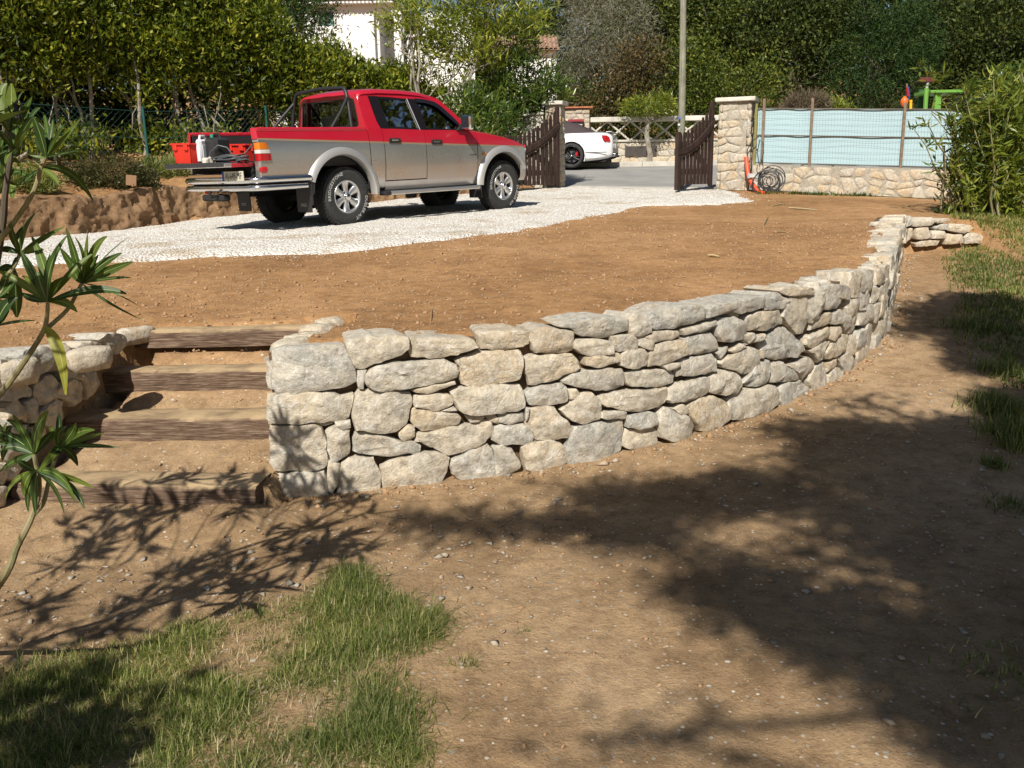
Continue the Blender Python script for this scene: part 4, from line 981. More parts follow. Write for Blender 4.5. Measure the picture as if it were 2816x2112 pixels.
for sd in (0, 1):
    section('bed_side', -1.235, .448, .60, rail, side=sd); section('cab_corner', .464, .698, .46, sill, side=sd, n=6)
    d1 = section('rear_door', .712, 1.459, .552, sill, side=sd); d2 = section('front_door', 1.473, 2.494, .535, sill, side=sd)
    section('front_fender', 2.508, 3.575, .45, fend, side=sd)
    def put(mb, name, mat, parent, smooth=True):
        if sd: mb.v = [tuple(p) for p in mir(mb.v)]; mb.f = [f[::-1] for f in mb.f]
        return mb.build(name, mat, parent, smooth)
    for dd, hx in ((d1, .80), (d2, 1.58)):
        zz = belt(hx)+.028
        put(MB().bbox((hx+.09, yp(zz)-.006, zz), (.20, .022, .062), .008), 'door_handle', MAT['black'], dd)
        put(MB().bbox((hx+.09, yp(zz)-.019, zz+.008), (.12, .010, .022), .004), 'handle_lever', MAT['chrome'], dd)
    put(MB().grid([[(x, yp(z)+.024, z) for x in (.44, 2.52)] for z in (.48, .6, .8, 1.0, 1.12, 1.17)]), 'seam_shade_backing', MAT['under'], truck)  # dark sheet added behind the door gaps to paint the seams' shade
    # sill strip under the doors
    put(MB().grid([[(x, y, z) for x in np.linspace(.70, 2.52, 8)] for y, z in ((-.008, .538), (.0, .49), (.012, .435), (.05, .41))]), 'sill_panel', MAT['silver'], truck)
    # wheel-arch flares
    for c, nm, a0, a1 in ((RA_, 'rear_flare', math.radians(160), math.radians(-2)), (FA_, 'front_flare', math.radians(176), math.radians(28))):
        P = []
        for w, (dr, dy) in enumerate([(0, .03), (-.004, -.055), (.012, -.085), (.05, -.082), (.095, -.045), (.102, -.03)]):
            row = []
            for a in np.linspace(a0, a1, 30):
                r = AR+dr; x = c[0]+r*math.cos(a); z = c[1]+r*math.sin(a); row.append((x, dy if dr < .09 else min(dy, yp(z)-.002), z))
            P.append(row)
        # legs of the flare reach down to the mud flap / bumper
        put(MB().grid(P), nm, MAT['flare'], truck)
    # skirts at the arch feet
    for x, z0, z1, w in ((-.555, .30, .60, .09), (2.515, .22, .46, .10)):
        put(MB().bbox((x, .06, (z0+z1)/2), (.02, .26, z1-z0), .006), 'mud_flap', MAT['black'], truck)
    put(MB().grid([[(x, y, z) for (x, y, z) in row] for row in ([(-.60, -.05, .62), (-.585, -.06, .45), (-.56, -.05, .42)], [(-.50, -.075, .62), (-.52, -.07, .45), (-.53, -.05, .42)])]), 'flare_foot', MAT['black'], truck)
    put(MB().grid([[(2.50, -.03, .62), (2.50, -.05, .5), (2.49, -.05, .4)], [(2.57, -.08, .62), (2.545, -.08, .5), (2.52, -.07, .4)]]), 'flare_foot', MAT['flare'], truck)
    # step bar
    sb = put(MB().bbox((1.53, -.075, .385), (1.80, .13, .05), .018), 'step_bar', MAT['alloy'], truck)
    put(MB().bbox((.63, -.075, .385), (.12, .135, .055), .02), 'step_end_cap', MAT['black'], sb); put(MB().bbox((2.40, -.07, .385), (.08, .135, .055), .02), 'step_end_cap', MAT['black'], sb)
    put(MB().bbox((1.53, -.075, .412), (1.74, .085, .008), .003), 'step_tread', MAT['chrome'], sb)
    # side repeater
    put(MB().bbox((2.64, yp(.85)-.006, .855), (.065, .02, .034), .006), 'side_indicator', MAT['amber'], truck)
    # greenhouse side: pillars and frames round two window openings
    bm = bmesh.new(); yt = lambda z: .004+(max(z, 1.19)-1.19)*.34
    outer = [(.468, 1.228), (.452, 1.40), (.448, 1.56), (.47, 1.655), (.53, 1.70), (.8, 1.722), (1.2, 1.722), (1.55, 1.705), (1.85, 1.662), (1.95, 1.622), (2.1, 1.50), (2.25, 1.375), (2.40, 1.245), (2.42, 1.205), (2.3, 1.186), (1.5, 1.203)]
    h1 = [(.635, 1.648), (.66, 1.655), (1.0, 1.648), (1.37, 1.628), (1.44, 1.21), (.70, 1.232), (.668, 1.32), (.65, 1.45)]
    h2 = [(1.435, 1.625), (1.65, 1.612), (1.80, 1.582), (1.88, 1.545), (2.06, 1.39), (2.25, 1.20), (1.492, 1.21)]
    def loop(L):
        vs = [bm.verts.new((x, yt(z), z)) for x, z in L]; return [bm.edges.new((vs[i], vs[(i+1) % len(vs)])) for i in range(len(vs))]
    ed = loop(outer)+loop(h1)+loop(h2); bmesh.ops.triangle_fill(bm, use_beauty=True, use_dissolve=False, edges=ed)
    bm.verts.ensure_lookup_table(); V = [tuple(v.co) for v in bm.verts]; Fc = []
    for f in bm.faces:
        q = [v.index for v in f.verts]; Fc.append(q if f.normal.y < 0 else q[::-1])
    bm.free(); m = MB().add(V, Fc); o = put(m, 'cab_pillars', MAT['red'], truck, False)
    md = o.modifiers.new('thick', 'SOLIDIFY'); md.thickness = .03; md.offset = -1
    # dark window frames, panes
    def ring(L, w, y0, nm, parent):
        L = np.array(L); c = L.mean(0); I = [c+(p-c)*(1-w/np.hypot(*(p-c))) for p in L]
        m = MB(); n = len(L)
        m.add([(x, yt(z)+y0, z) for x, z in L]+[(x, yt(z)+y0, z) for x, z in I], [(i, (i+1) % n, n+(i+1) % n, n+i) for i in range(n)])
        return put(m, nm, MAT['blackgloss'], parent, False)
    ring(h1, .045, .003, 'window_frame', d1); ring(h2, .04, .003, 'window_frame', d2)
    put(MB().add([(x, yt(z)-.004, z) for x, z in ((.63, 1.655), (.80, 1.655), (.86, 1.222), (.70, 1.226), (.66, 1.33))], [(0, 1, 2, 3, 4)]), 'quarter_panel', MAT['blackgloss'], d1, False)
    put(MB().add([(x, yt(z)-.0045, z) for x, z in ((1.33, 1.635), (1.50, 1.625), (1.545, 1.20), (1.41, 1.205))], [(0, 1, 2, 3)]), 'door_post', MAT['blackgloss'], d1, False)
    put(MB().tube([(1.315, yt(1.63)-.006, 1.63), (1.40, yt(1.21)-.006, 1.21)], .007, 6), 'window_channel', MAT['flare'], d1)
    put(MB().add([(x, yt(z)+.008, z) for x, z in h1], [tuple(range(len(h1)))]), 'window_pane', MAT['glass'], d1, False)
    put(MB().add([(x, yt(z)+.010, z) for x, z in h2], [tuple(range(len(h2)))]), 'window_pane', MAT['glassclear'], d2, False)
    # wind deflector over the front window
    vis = [(1.45, 1.64), (1.65, 1.63), (1.82, 1.60), (1.92, 1.55), (2.10, 1.40), (2.20, 1.30)]; vin = [(1.46, 1.585), (1.64, 1.575), (1.77, 1.545), (1.85, 1.505), (2.03, 1.36), (2.15, 1.27)]
    n = len(vis); put(MB().add([(x, yt(z)-.014, z) for x, z in vis]+[(x, yt(z)-.026, z) for x, z in vin], [(i, i+1, n+i+1, n+i) for i in range(n-1)]), 'wind_deflector', MAT['blackgloss'], d2)
    # mirror
    mr = put(MB().bbox((2.15, -.19, 1.30), (.10, .19, .205), .045), 'mirror', MAT['chrome'], truck)
    put(MB().prism([(2.10, 0, 1.20), (2.36, 0, 1.20), (2.20, 0, 1.29)], (0, .005, 0), (0, -.05, 0)).tube([(2.19, -.02, 1.235), (2.17, -.14, 1.25)], .03, 8), 'mirror_arm', MAT['black'], mr)
    put(MB().bbox((2.098, -.19, 1.305), (.01, .15, .155), .004), 'mirror_glass', MAT['blackgloss'], mr)
    # rear lamp cluster wrapping the corner
    def lamp(z0, z1, nm, mat, parent=truck):
        P = []
        xe = lambda z: np.interp(z, [.86, .93, 1.0, 1.075], [-1.085, -1.088, -1.105, -1.14])
        for z in np.linspace(z0, z1, 5):
            row = [(xe(z), yp(z)-.008, z), (xe(z)-.02, yp(z)-.016, z), (-1.20, yp(z)-.018, z), (-1.236, yp(z)-.012, z), (-1.252, yp(z)+.01, z), (-1.256, yp(z)+.05, z), (-1.252, yp(z)+.085, z)]
            P.append(row)
        return put(MB().grid(P), nm, mat, parent)
    l1 = lamp(.862, .943, 'rear_lamp', MAT['redlens']); lamp(.947, .990, 'reversing_lens', MAT['clearlens'], l1); lamp(.994, 1.072, 'indicator_lens', MAT['amber'], l1)
    # rear corner below and above the lamp
    for z0, z1, mt in ((.62, .858, 'silver'), (1.08, 1.105, 'silver'), (1.112, 1.24, 'red')):
        put(MB().grid([[(-1.20, yp(z)-.001, z), (-1.236, yp(z)+.004, z), (-1.25, yp(z)+.03, z), (-1.252, yp(z)+.10, z)] for z in np.linspace(z0, z1, 6)]), 'rear_corner', MAT[mt], truck)
    put(MB().grid([[(-1.25, .0, z), (-1.25, .10, z), (-.9, .11, z)] for z in (rail(0)+.006, rail(0)+.007)]) if False else MB().bbox((-.40, .052, 1.222), (1.66, .125, .05), .012), 'bed_rail', MAT['red'], truck)
    put(MB().box((-.40, .105, 1.0), (1.66, .012, .46)), 'bed_inner_wall', MAT['bedliner'], truck, False)
# belly, bed floor, bulkheads, interior
MB().box((-.42, YC, .825), (1.66, 1.36, .03)).build('bed_floor', MAT['bedliner'], truck)
MB().box((.40, YC, 1.02), (.02, 1.52, .40)).build('bed_bulkhead', MAT['red'], truck)
MB().box((-.34, YC, .60), (1.60, .92, .22)).box((1.6, YC, .44), (2.0, 1.50, .10)).box((3.0, YC, .62), (.95, .9, .35)).box((-.9, YC, .62), (.6, 1.5, .12)).build('chassis', MAT['under'], truck)
MB().box((1.58, YC, .50), (2.0, 1.54, .03)).box((.485, YC, .85), (.02, 1.5, .7)).box((2.36, YC, .9), (.06, 1.5, .6)).box((2.15, YC, 1.12), (.36, 1.46, .16)).build('cabin_lining', MAT['interior'], truck)
for c in (RA_, FA_):
    for s in (0, 1):
        P = [[(c[0]+.51*math.cos(a), y, c[1]+.51*math.sin(a)) for a in np.linspace(0, math.pi, 18)] for y in (.0, .30)]
        m = MB().grid(P); m.add([(c[0]+.51*math.cos(a), .30, c[1]+.51*math.sin(a)) for a in np.linspace(0, math.pi, 18)], [tuple(range(18))])
        if s: m.v = [tuple(p) for p in mir(m.v)]
        m.build('wheel_liner', MAT['under'], truck, True)
for x, zt, nm in ((1.50, 1.30, 'front_seat'), (.86, 1.25, 'rear_seat')):
    for yy in (.42, 1.21):
        st = MB().bbox((x+.22, yy, .80), (.52, .52, .18), .06).bbox((x-.04, yy, (zt+.8)/2), (.16, .50, zt-.75), .06).build(nm, MAT['seat'], truck, True)
        MB().bbox((x-.07, yy, zt+.12), (.10, .30, .19), .04).tube([(x-.06, yy-.07, zt-.02), (x-.06, yy-.07, zt+.06)], .008, 6).tube([(x-.06, yy+.07, zt-.02), (x-.06, yy+.07, zt+.06)], .008, 6).build('headrest', MAT['seat'], st, True)
sw = [(2.02+.06*math.cos(a), 1.21+.19*math.cos(a)*0+.19*math.sin(a), 1.13+.17*math.cos(a)) for a in np.linspace(0, 2*math.pi, 25)]
MB().tube(sw, .016, 6, False).tube([(2.02, 1.21, 1.13), (2.2, 1.21, 1.06)], .03, 6).build('steering_wheel', MAT['black'], truck, True)
MB().add([(.87, yt_, zz) for yt_, zz in ((.165, 1.23), (.165, 1.31), (.25, 1.31), (.25, 1.23))], [(0, 1, 2, 3)]).build('parking_sticker', MAT['whitetag'], truck)
# roof
P = []
rl = [(.452, 1.655), (.47, 1.70), (.53, 1.728), (.8, 1.748), (1.2, 1.748), (1.55, 1.73), (1.8, 1.69), (1.93, 1.645)]
for x, z in rl:
    P.append([(x, y, z+dz) for y, dz in ((.155, -.055), (.168, -.03), (.195, -.008), (.24, .004), (.4, .016), (.6, .022), (YC, .025))]+[(x, 2*YC-y, z+dz) for y, dz in ((.6, .022), (.4, .016), (.24, .004), (.195, -.008), (.168, -.03), (.155, -.055))])
MB().grid(P).build('roof', MAT['red'], truck, True)
# cab back with its window
bm = bmesh.new()
xb = lambda z: .462-.012*(z-1.2)
oy = [(.02, .75), (.02, 1.22), (.10, 1.45), (.165, 1.63), (.20, 1.68), (2*YC-.20, 1.68), (2*YC-.165, 1.63), (2*YC-.10, 1.45), (2*YC-.02, 1.22), (2*YC-.02, .75)]
ih = [(.17, 1.27), (.155, 1.30), (.215, 1.60), (.24, 1.625), (2*YC-.24, 1.625), (2*YC-.215, 1.60), (2*YC-.155, 1.30), (2*YC-.17, 1.27)]
ed = []
for L in (oy, ih):
    vs = [bm.verts.new((xb(z), y, z)) for y, z in L]; ed += [bm.edges.new((vs[i], vs[(i+1) % len(vs)])) for i in range(len(vs))]
bmesh.ops.triangle_fill(bm, use_beauty=True, edges=ed)
bm.verts.ensure_lookup_table(); cb = MB().add([tuple(v.co) for v in bm.verts], [[v.index for v in f.verts] for f in bm.faces]).build('cab_back', MAT['red'], truck); bm.free()
md = cb.modifiers.new('thick', 'SOLIDIFY'); md.thickness = .03; md.offset = 0
I = np.array(ih); cI = I.mean(0); J = cI+(I-cI)*[.965, .92]; n = len(I)
MB().add([(xb(z)-.018, y, z) for y, z in I]+[(xb(z)-.018, y, z) for y, z in J], [(i, (i+1) % n, n+(i+1) % n, n+i) for i in range(n)]).build('window_seal', MAT['black'], cb)
MB().add([(xb(z)-.012, y, z) for y, z in ih], [tuple(range(n))]).build('rear_window', MAT['glassclear'], cb)
# windscreen, bonnet, nose
MB().grid([[(x-.03*(1-((y-YC)/.7)**2)*-1, y, z) for y in np.linspace(.10+.06*k, 2*YC-.10-.06*k, 9)] for k, (x, z) in enumerate([(2.36, 1.215), (2.15, 1.43), (1.93, 1.648)])]).build('windscreen', MAT['glassclear'], truck, True)
P = []
for x, z in [(2.36, 1.215), (2.5, 1.20), (2.8, 1.165), (3.1, 1.12), (3.35, 1.065), (3.48, 1.02), (3.555, .955), (3.59, .87), (3.595, .80)]:
    k = min(1, (3.62-x)/.3); P.append([(x-.12*(1-s_)*0, y, z+dz*k) for y, dz, s_ in ((.0, -.035, 0), (.04, -.01, 0), (.12, .012, 0), (.3, .03, 0), (YC, .042, 0), (2*YC-.3, .03, 0), (2*YC-.12, .012, 0), (2*YC-.04, -.01, 0), (2*YC, -.035, 0))])
bo = MB().grid(P).build('bonnet', MAT['red'], truck, True)
fb = []
for z, dx in ((.79, 0), (.76, .035), (.6, .05), (.5, .02), (.44, -.06)):
    fb.append([(3.44+dx*.2, -.035 if z > .46 else .0, z), (3.56+dx*.5, -.03, z), (3.63+dx, .06, z), (3.655+dx, .25, z), (3.665+dx, YC, z), (3.655+dx, 2*YC-.25, z), (3.63+dx, 2*YC-.06, z), (3.56+dx*.5, 2*YC+.03, z), (3.44+dx*.2, 2*YC+.035, z)])
MB().grid(fb).build('front_bumper', MAT['silver'], truck, True)
MB().bbox((3.60, YC, .86), (.03, .8, .14), .01).build('grille', MAT['black'], truck)
for yy in (.22, 2*YC-.22): MB().bbox((3.60, yy, .87), (.04, .28, .13), .02).build('headlamp', MAT['clearlens'], truck, True)
MB().bbox((3.60, .02, .90), (.1, .03, .05), .01).build('corner_lamp', MAT['clearlens'], truck)
# tailgate, lowered
tg = MB().bbox((-1.44, YC, .825), (.42, 1.36, .05), .014).build('tailgate', MAT['silver'], truck, True)
MB().bbox((-1.44, YC, .856), (.41, 1.34, .012), .004).bbox((-1.653, YC, .832), (.012, 1.36, .05), .004).build('tailgate_liner', MAT['bedliner'], tg)
MB().bbox((-1.40, .099, .822), (.30, .010, .046), .003).build('tailgate_side', MAT['red'], tg)
for yy in (.115, 2*YC-.115): MB().tube([(-1.47, yy, .852), (-1.33, yy, .965), (-1.19, yy, 1.09)], .009, 5).build('tailgate_strap', MAT['cable'], tg)
MB().box((-1.262, YC, .735), (.03, 1.40, .13)).build('rear_sill', MAT['under'], truck)
# chromed tube bumper with plate
for z, r, xr, xs in ((.640, .040, -1.40, -.56), (.548, .036, -1.36, -.62)):
    pts = [(xs, -.055, z), (-1.0, -.06, z), (-1.19, -.055, z), (-1.28, -.02, z), (-1.335, .06, z), (xr+.03, .17, z), (xr+.005, .36, z), (xr, YC, z)]
    pts = [tuple(p) for p in pts]+[(x, 2*YC-y, zz) for x, y, zz in pts[-2::-1]]
    MB().tube(pts, r, 12).build('bumper_tube', MAT['chrome'], truck, True)
MB().box((-1.31, YC, .60), (.05, 1.2, .16)).build('bumper_backing', MAT['under'], truck)
MB().bbox((-1.375, YC, .70), (.06, 1.2, .06), .02).build('bumper_top', MAT['chrome'], truck, True)
pc = tl(400+830/3.457, 200+985/3.457, 0, -1.445)
pl = MB().bbox((-1.442, pc[1], pc[2]), (.012, .46, .115), .004).build('number_plate', MAT['plate'], truck)
MB().box((-1.4495, pc[1]+.208, pc[2]), (.004, .04, .11)).build('plate_band', MAT['plateblue'], pl)
V, Fc = text_geo('AJ-649-MF', .112, .001)
MB().add([(-1.4505, pc[1]-.018-v[0]*.74, pc[2]+v[1]-.002) for v in V], [f for f in Fc]).build('plate_lettering', MAT['ink'], pl)
fg = tl(400+1105/3.457, 200+925/3.457, 0, -1.30)
MB().lathe([(0, -.03), (.03, -.026), (.038, 0), (.038, .05)], (-1.29, fg[1], fg[2]), 'x', 16).build('fog_lamp', MAT['redlens'], truck, True)
for q, nm in ((tl(400+600/3.457, 200+1135/3.457, 0, -1.34), 'reflector'),):
    MB().bbox(tuple(q), (.03, .14, .045), .006).build(nm, MAT['redlens'], truck)
MB().bbox((-1.30, YC+.15, .43), (.12, .5, .08), .02).tube([(-1.30, YC, .47), (-1.47, YC, .45), (-1.47, YC, .52)], .02, 6).build('tow_bar', MAT['under'], truck)
for yy in (.10, 2*YC-.10):
    f_ = MB().bbox((-.56, yy+.01, .36), (.016, .30, .30), .004).build('mud_flap', MAT['black'], truck)
    V, Fc = text_geo('OKD', .055, .001); MB().add([(-.570, yy+.02-v[0], .30+v[1]) for v in V], Fc).build('flap_lettering', MAT['whitetag'], f_)
V, Fc = text_geo('TURBO', .05, .001); MB().add([(2.40+v[0]*1.0, yp(.85)-.006, .85+v[1]*.6) for v in V], Fc).build('door_badge', MAT['cable'], truck)
# roll bar
hp = [(.30, .125, 1.235), (.31, .16, 1.45), (.325, .215, 1.68), (.33, .25, 1.735), (.335, .30, 1.755), (.34, YC, 1.775), (.335, 2*YC-.30, 1.755), (.33, 2*YC-.25, 1.735), (.325, 2*YC-.215, 1.68), (.31, 2*YC-.16, 1.45), (.30, 2*YC-.125, 1.235)]
MB().tube(hp, .026, 10).build('roll_bar', MAT['black'], truck, True)
for s in (0, 1):
    m = MB().tube([(.32, .20, 1.63), (.14, .13, 1.44), (-.05, .10, 1.24)], .022, 8).tube([(-.09, .10, 1.243), (.36, .11, 1.243)], .018, 6)
    if s: m.v = [tuple(p) for p in mir(m.v)]
    m.build('roll_bar_brace', MAT['black'], truck, True)
# wheels
def text_arc(s, R, h, a0, y, track=1.0):
    V, Fc = text_geo(s, h/.7, 0); out = []
    for x, yy, _ in V:
        a = a0-(x*track)/R; r = R+yy; out.append((r*math.cos(a), y, r*math.sin(a)))
    return out, Fc
def wheel(c, side, name='wheel', letters=True):
    """side 0: outer face looks to -y"""
    fl = (lambda V: [(c[0]+x, c[1]+(y if not side else -y), c[2]+z) for x, y, z in V])
    R = .378; W = .245
    w = thing_part(name, truck)
    prof = [(.205, .010), (.215, .0), (.235, -.002), (.28, -.010), (.325, -.004), (.352, .012), (.370, .032), (R, .055), (R+.002, W/2), (R, W-.055), (.370, W-.03), (.34, W-.008), (.28, W), (.215, W-.01), (.20, W-.04)]
    m = MB().lathe(prof, (0, 0, 0), 'y', 64); mk('tyre', fl(m.v), m.f if not side else m.f, MAT['tyre'], w, True)
    # tread blocks
    t = MB(); nb = 52
    for i in range(nb):
        a = 2*math.pi*i/nb
        for j, (yy, ww) in enumerate(((.035, .05), (.085, .034), (.1225, .034), (.16, .034), (.21, .05))):
            aa = a+(.5*2*math.pi/nb if j % 2 else 0); ca, sa = math.cos(aa), math.sin(aa)
            Mx = np.array([[-sa, 0, ca], [0, 1, 0], [ca, 0, sa]])
            rr = R+.001 if 0 < j < 4 else R-.008
            t.box((rr*ca, yy, rr*sa), (.031, ww*.86, .018), Mx)
    mk('tread', fl(t.v), t.f, MAT['tyre'], w)
    if letters:
        for s_, a0 in (('BRIDGESTONE', math.radians(145)), ('DUELER A/T', math.radians(-35))):
            V, Fc = text_arc(s_, .300, .042, a0, -.0135, 1.15); mk('tyre_lettering', fl(V), Fc if not side else Fc, MAT['white_letter'], w)
    # rim: outer lip, barrel, six tapered spokes, hub
    rm = MB().lathe([(.212, .012), (.214, .0), (.205, -.004), (.192, .006), (.186, .05), (.18, .16)], (0, 0, 0), 'y', 48)
    ri = mk('rim', fl(rm.v), rm.f, MAT['alloy'], w, True)
    d = MB().lathe([(0, .13), (.18, .13)], (0, 0, 0), 'y', 32); mk('brake_drum', fl(d.v), d.f, MAT['under'], ri)
    for i in range(6):
        a = math.pi/6+i*math.pi/3; ca, sa = math.cos(a), math.sin(a); P = []
        for r, hw, y0 in ((.045, .030, .020), (.085, .036, .018), (.13, .046, .022), (.17, .056, .016), (.196, .062, .008)):
            P.append([(r*ca-k*hw*-sa*-1, y0+yy, r*sa+k*hw*ca) for k, yy in ((-1, .05), (-.95, .012), (-.6, 0), (0, -.006), (.6, 0), (.95, .012), (1, .05))])
        P = [[(r_[0], r_[1], r_[2]) for r_ in row] for row in P]
        m = MB().grid(P); mk('spoke', fl(m.v), m.f, MAT['alloy'], ri, True)
    m = MB().lathe([(0, -.030), (.03, -.028), (.042, -.02), (.046, .0), (.05, .02), (.075, .022), (.08, .05)], (0, 0, 0), 'y', 24); mk('hub', fl(m.v), m.f, MAT['chrome'], ri, True)
    return w
def thing_part(name, parent):
    o = bpy.data.objects.new(name, None); COL.objects.link(o); o.parent = parent; o.empty_display_size = .1; return o
for x, zc in ((.045, .372), (3.09, .368)):
    wheel((x, .0, zc), 0); wheel((x, 2*YC, zc), 1, letters=False)
MB().tube([(.045, .2, .36), (.045, 2*YC-.2, .36)], .05, 8).lathe([(.02, -.14), (.14, -.08), (.15, 0), (.14, .08), (.02, .14)], (.045, YC, .36), 'x', 16).build('axle', MAT['under'], truck)
MB().tube([(3.09, .2, .36), (3.09, 2*YC-.2, .36)], .04, 8).build('axle', MAT['under'], truck)
# ------------------------------------------------------------------ load in the pickup bed
def tw(p): return TRP+TM@np.array(p)
def load_thing(name, p, label, cat, group=None, rz=0):
    return thing(name, tw(p), label, cat, group, (TROT[0], TROT[1], TROT[2]+rz))
def crate(p, label, L=.40, Wd=.30, H=.235, rz=0):
    t = load_thing('plastic_crate', p, label, 'crate', 'red plastic crates', rz)
    m = MB(); s = .86; th_ = .008
    for sx, sy in ((1, 0), (-1, 0), (0, 1), (0, -1)):
        if sx: q = [(sx*L/2*s, -Wd/2*s, 0), (sx*L/2*s, Wd/2*s, 0), (sx*L/2, Wd/2, H), (sx*L/2, -Wd/2, H)]
        else: q = [(-L/2*s, sy*Wd/2*s, 0), (L/2*s, sy*Wd/2*s, 0), (L/2, sy*Wd/2, H), (-L/2, sy*Wd/2, H)]
        nrm = np.array([sx, sy, 0])*-th_; m.prism(q, (0, 0, 0), nrm)
    m.box((0, 0, .006), (L*s-.004, Wd*s-.004, .012)); b = m.build('body', MAT['crate'], t)
    r = MB()
    for sy in (-1, 1): r.bbox((0, sy*(Wd/2+.008), H-.005), (L+.045, .022, .022), .004).bbox((-L*.30, sy*(Wd/2+.004), H-.045), (L*.2, .03, .07), .006).bbox((L*.30, sy*(Wd/2+.004), H-.045), (L*.2, .03, .07), .006)
    for sx in (-1, 1): r.bbox((sx*(L/2+.008), 0, H-.0045), (.022, Wd+.045, .022), .004).bbox((sx*(L/2+.003), 0, H-.05), (.03, Wd*.45, .07), .006)
    r.build('rim', MAT['crate'], t)
    return t
crate((-1.45, 1.13, .864), 'red plastic crate on the far end of the lowered tailgate', L=.46, rz=math.radians(88))
crate((-.72, 1.06, .842), 'red plastic crate inside the pickup bed behind the black jerrycan', L=.46, rz=math.radians(88))
def jerry(p, label, mat, w=.17, l=.24, h=.30, cap='black', rz=0):
    t = load_thing('jerrycan', p, label, 'jerrycan', None, rz)
    MB().bbox((0, 0, h*.44), (l, w, h*.88), .03).build('body', mat, t, True)
    MB().tube([(-l*.3, 0, h*.86), (-l*.22, 0, h), (l*.16, 0, h), (l*.22, 0, h*.86)], .016, 8).build('handle', mat, t, True)
    MB().lathe([(0, h*1.0), (.024, h*1.0), (.026, h*.86)], (l*.38, 0, 0), 'z', 12).build('cap', MAT[cap], t, True)
    MB().bbox((0, -w/2-.003, h*.42), (l*.7, .008, h*.5), .003).build('side_panel', mat, t)
jerry((-1.33, .74, .864), 'black jerrycan standing between the two red crates', MAT['jerry'], .20, .29, .335, 'teal', math.radians(88))
jerry((-1.42, .90, .864), 'milky white canister squeezed beside the black jerrycan', MAT['milky'], .09, .20, .32, 'black', math.radians(20))
cb = load_thing('cable_coil', (-1.40, .36, .864), 'grey extension cable heaped in loops on the tailgate', 'cable')
rng = np.random.default_rng(5); m = MB()
for k in range(13):
    ph = rng.random()*6.28; rx_, ry_ = .10+.05*rng.random(), .20+.09*rng.random(); cx_, cy_ = rng.normal()*.03, rng.normal()*.05; tl_ = rng.normal(size=2)*.10
    m.tube([(cx_+rx_*math.cos(a), cy_+ry_*math.sin(a), .012+k*.0035+tl_[0]*rx_*math.cos(a)*.3+.006*math.sin(3*a+ph)+max(0, tl_[1]*math.sin(a))*.25) for a in np.linspace(0, 6.28, 28)], .0085, 6, False)
m.build('loops', MAT['cable'], cb, True)
MB().tube([(.1, .05, .05), (.05, .12, .17), (-.02, .2, .20), (-.08, .28, .12), (-.1, .32, .03)], .0085, 6).build('loose_loop', MAT['cable'], cb, True)
MB().bbox((-.06, .36, .03), (.06, .10, .05), .015).build('plug', MAT['plug'], cb, True)
pb = load_thing('paper_bag', (-1.52, .66, .91), 'crumpled pale paper scrap next to the cable on the tailgate', 'paper')
V, Fc = stone_mesh([(-.06, -.05), (.06, -.05), (.07, .04), (-.05, .05)], 31, depth=.05, n=14, rings=(1., .8, .4), rough=2.5); mk('scrap', V, Fc, MAT['paper'], pb)
MAT['cabinet'] = plain('dark_brown_cabinet', (.05, .04, .035), .7, var=.3)
# ------------------------------------------------------------------ white convertible across the road
CW = PY(1585, 461, 27.3); CW[2] = float(zu0(np.array(CW[0]), np.array(CW[1])))+.012
car = thing('convertible_car', (CW[0], CW[1], CW[2]), 'white convertible with a dark soft top parked across the road', 'car', rot=(0, 0, math.radians(180-13)))
# local: x forward (picture left), y left of car... near side is +y after the turn
def cs(x, pts): return [(x, y, z) for y, z in pts]
HW = .93
def ring_(x, zb, zs, zt, hw, crown):
    """half section from sill to deck centre, mirrored"""
    h = [(hw-.10, zb), (hw-.03, zb+.06), (hw, zb+.22), (hw+.005, (zb+zs)/2+.06), (hw-.015, zs-.08), (hw-.06, zs), (hw-.22, zt-.01), (hw*.4, zt+crown*.7), (0, zt+crown)]
    return [(x, y, z) for y, z in h]+[(x, -y, z) for y, z in h[-2::-1]]
st = [(-1.15, .34, .80, .82, .74, .01), (-1.12, .30, .86, .90, .80, .02), (-1.02, .26, .91, .955, .86, .02), (-.8, .22, .945, .985, .90, .025), (-.45, .19, .96, 1.0, .925, .02), (0, .18, .955, 1.0, .94, .02), (.6, .18, .93, .97, .94, .01), (1.3, .18, .90, .93, .935, .01), (2.0, .18, .88, .92, .93, .02), (2.6, .18, .86, .93, .93, .03), (3.1, .20, .82, .88, .90, .03), (3.45, .26, .74, .78, .82, .02), (3.55, .34, .62, .64, .70, .01)]
_S = np.array(st); _xs = np.concatenate([np.linspace(-1.15, -.9, 10)[:-1], np.linspace(-.9, 3.55, 110)])
def _fine(r):
    r = np.array(r); L = np.concatenate([[0], np.cumsum(np.linalg.norm(np.diff(r, axis=0), axis=1))]); t = np.linspace(0, L[-1], 72)
    return np.stack([np.interp(t, L, r[:, i]) for i in range(3)], -1)
m = MB().grid([[tuple(p) for p in _fine(ring_(x, *[np.interp(x, _S[:, 0], _S[:, j]) for j in range(1, 6)]))] for x in _xs])
_V = np.array(m.v); _k = []
for f in m.f:
    c = _V[list(f)].mean(0)
    if abs(c[1]) > .55 and min(math.hypot(c[0], c[2]-.345), math.hypot(c[0]-2.75, c[2]-.345)) < .392 : continue
    _k.append(f)
m.f = _k
body = m.build('body', MAT['carwhite'], car, True)
# closing faces
n = len(ring_(*st[0])); MB().add(ring_(*st[0]), [tuple(range(n))]).build('rear_panel', MAT['carwhite'], car); MB().add(ring_(*st[-1]), [tuple(range(n-1, -1, -1))]).build('nose_panel', MAT['carwhite'], car)
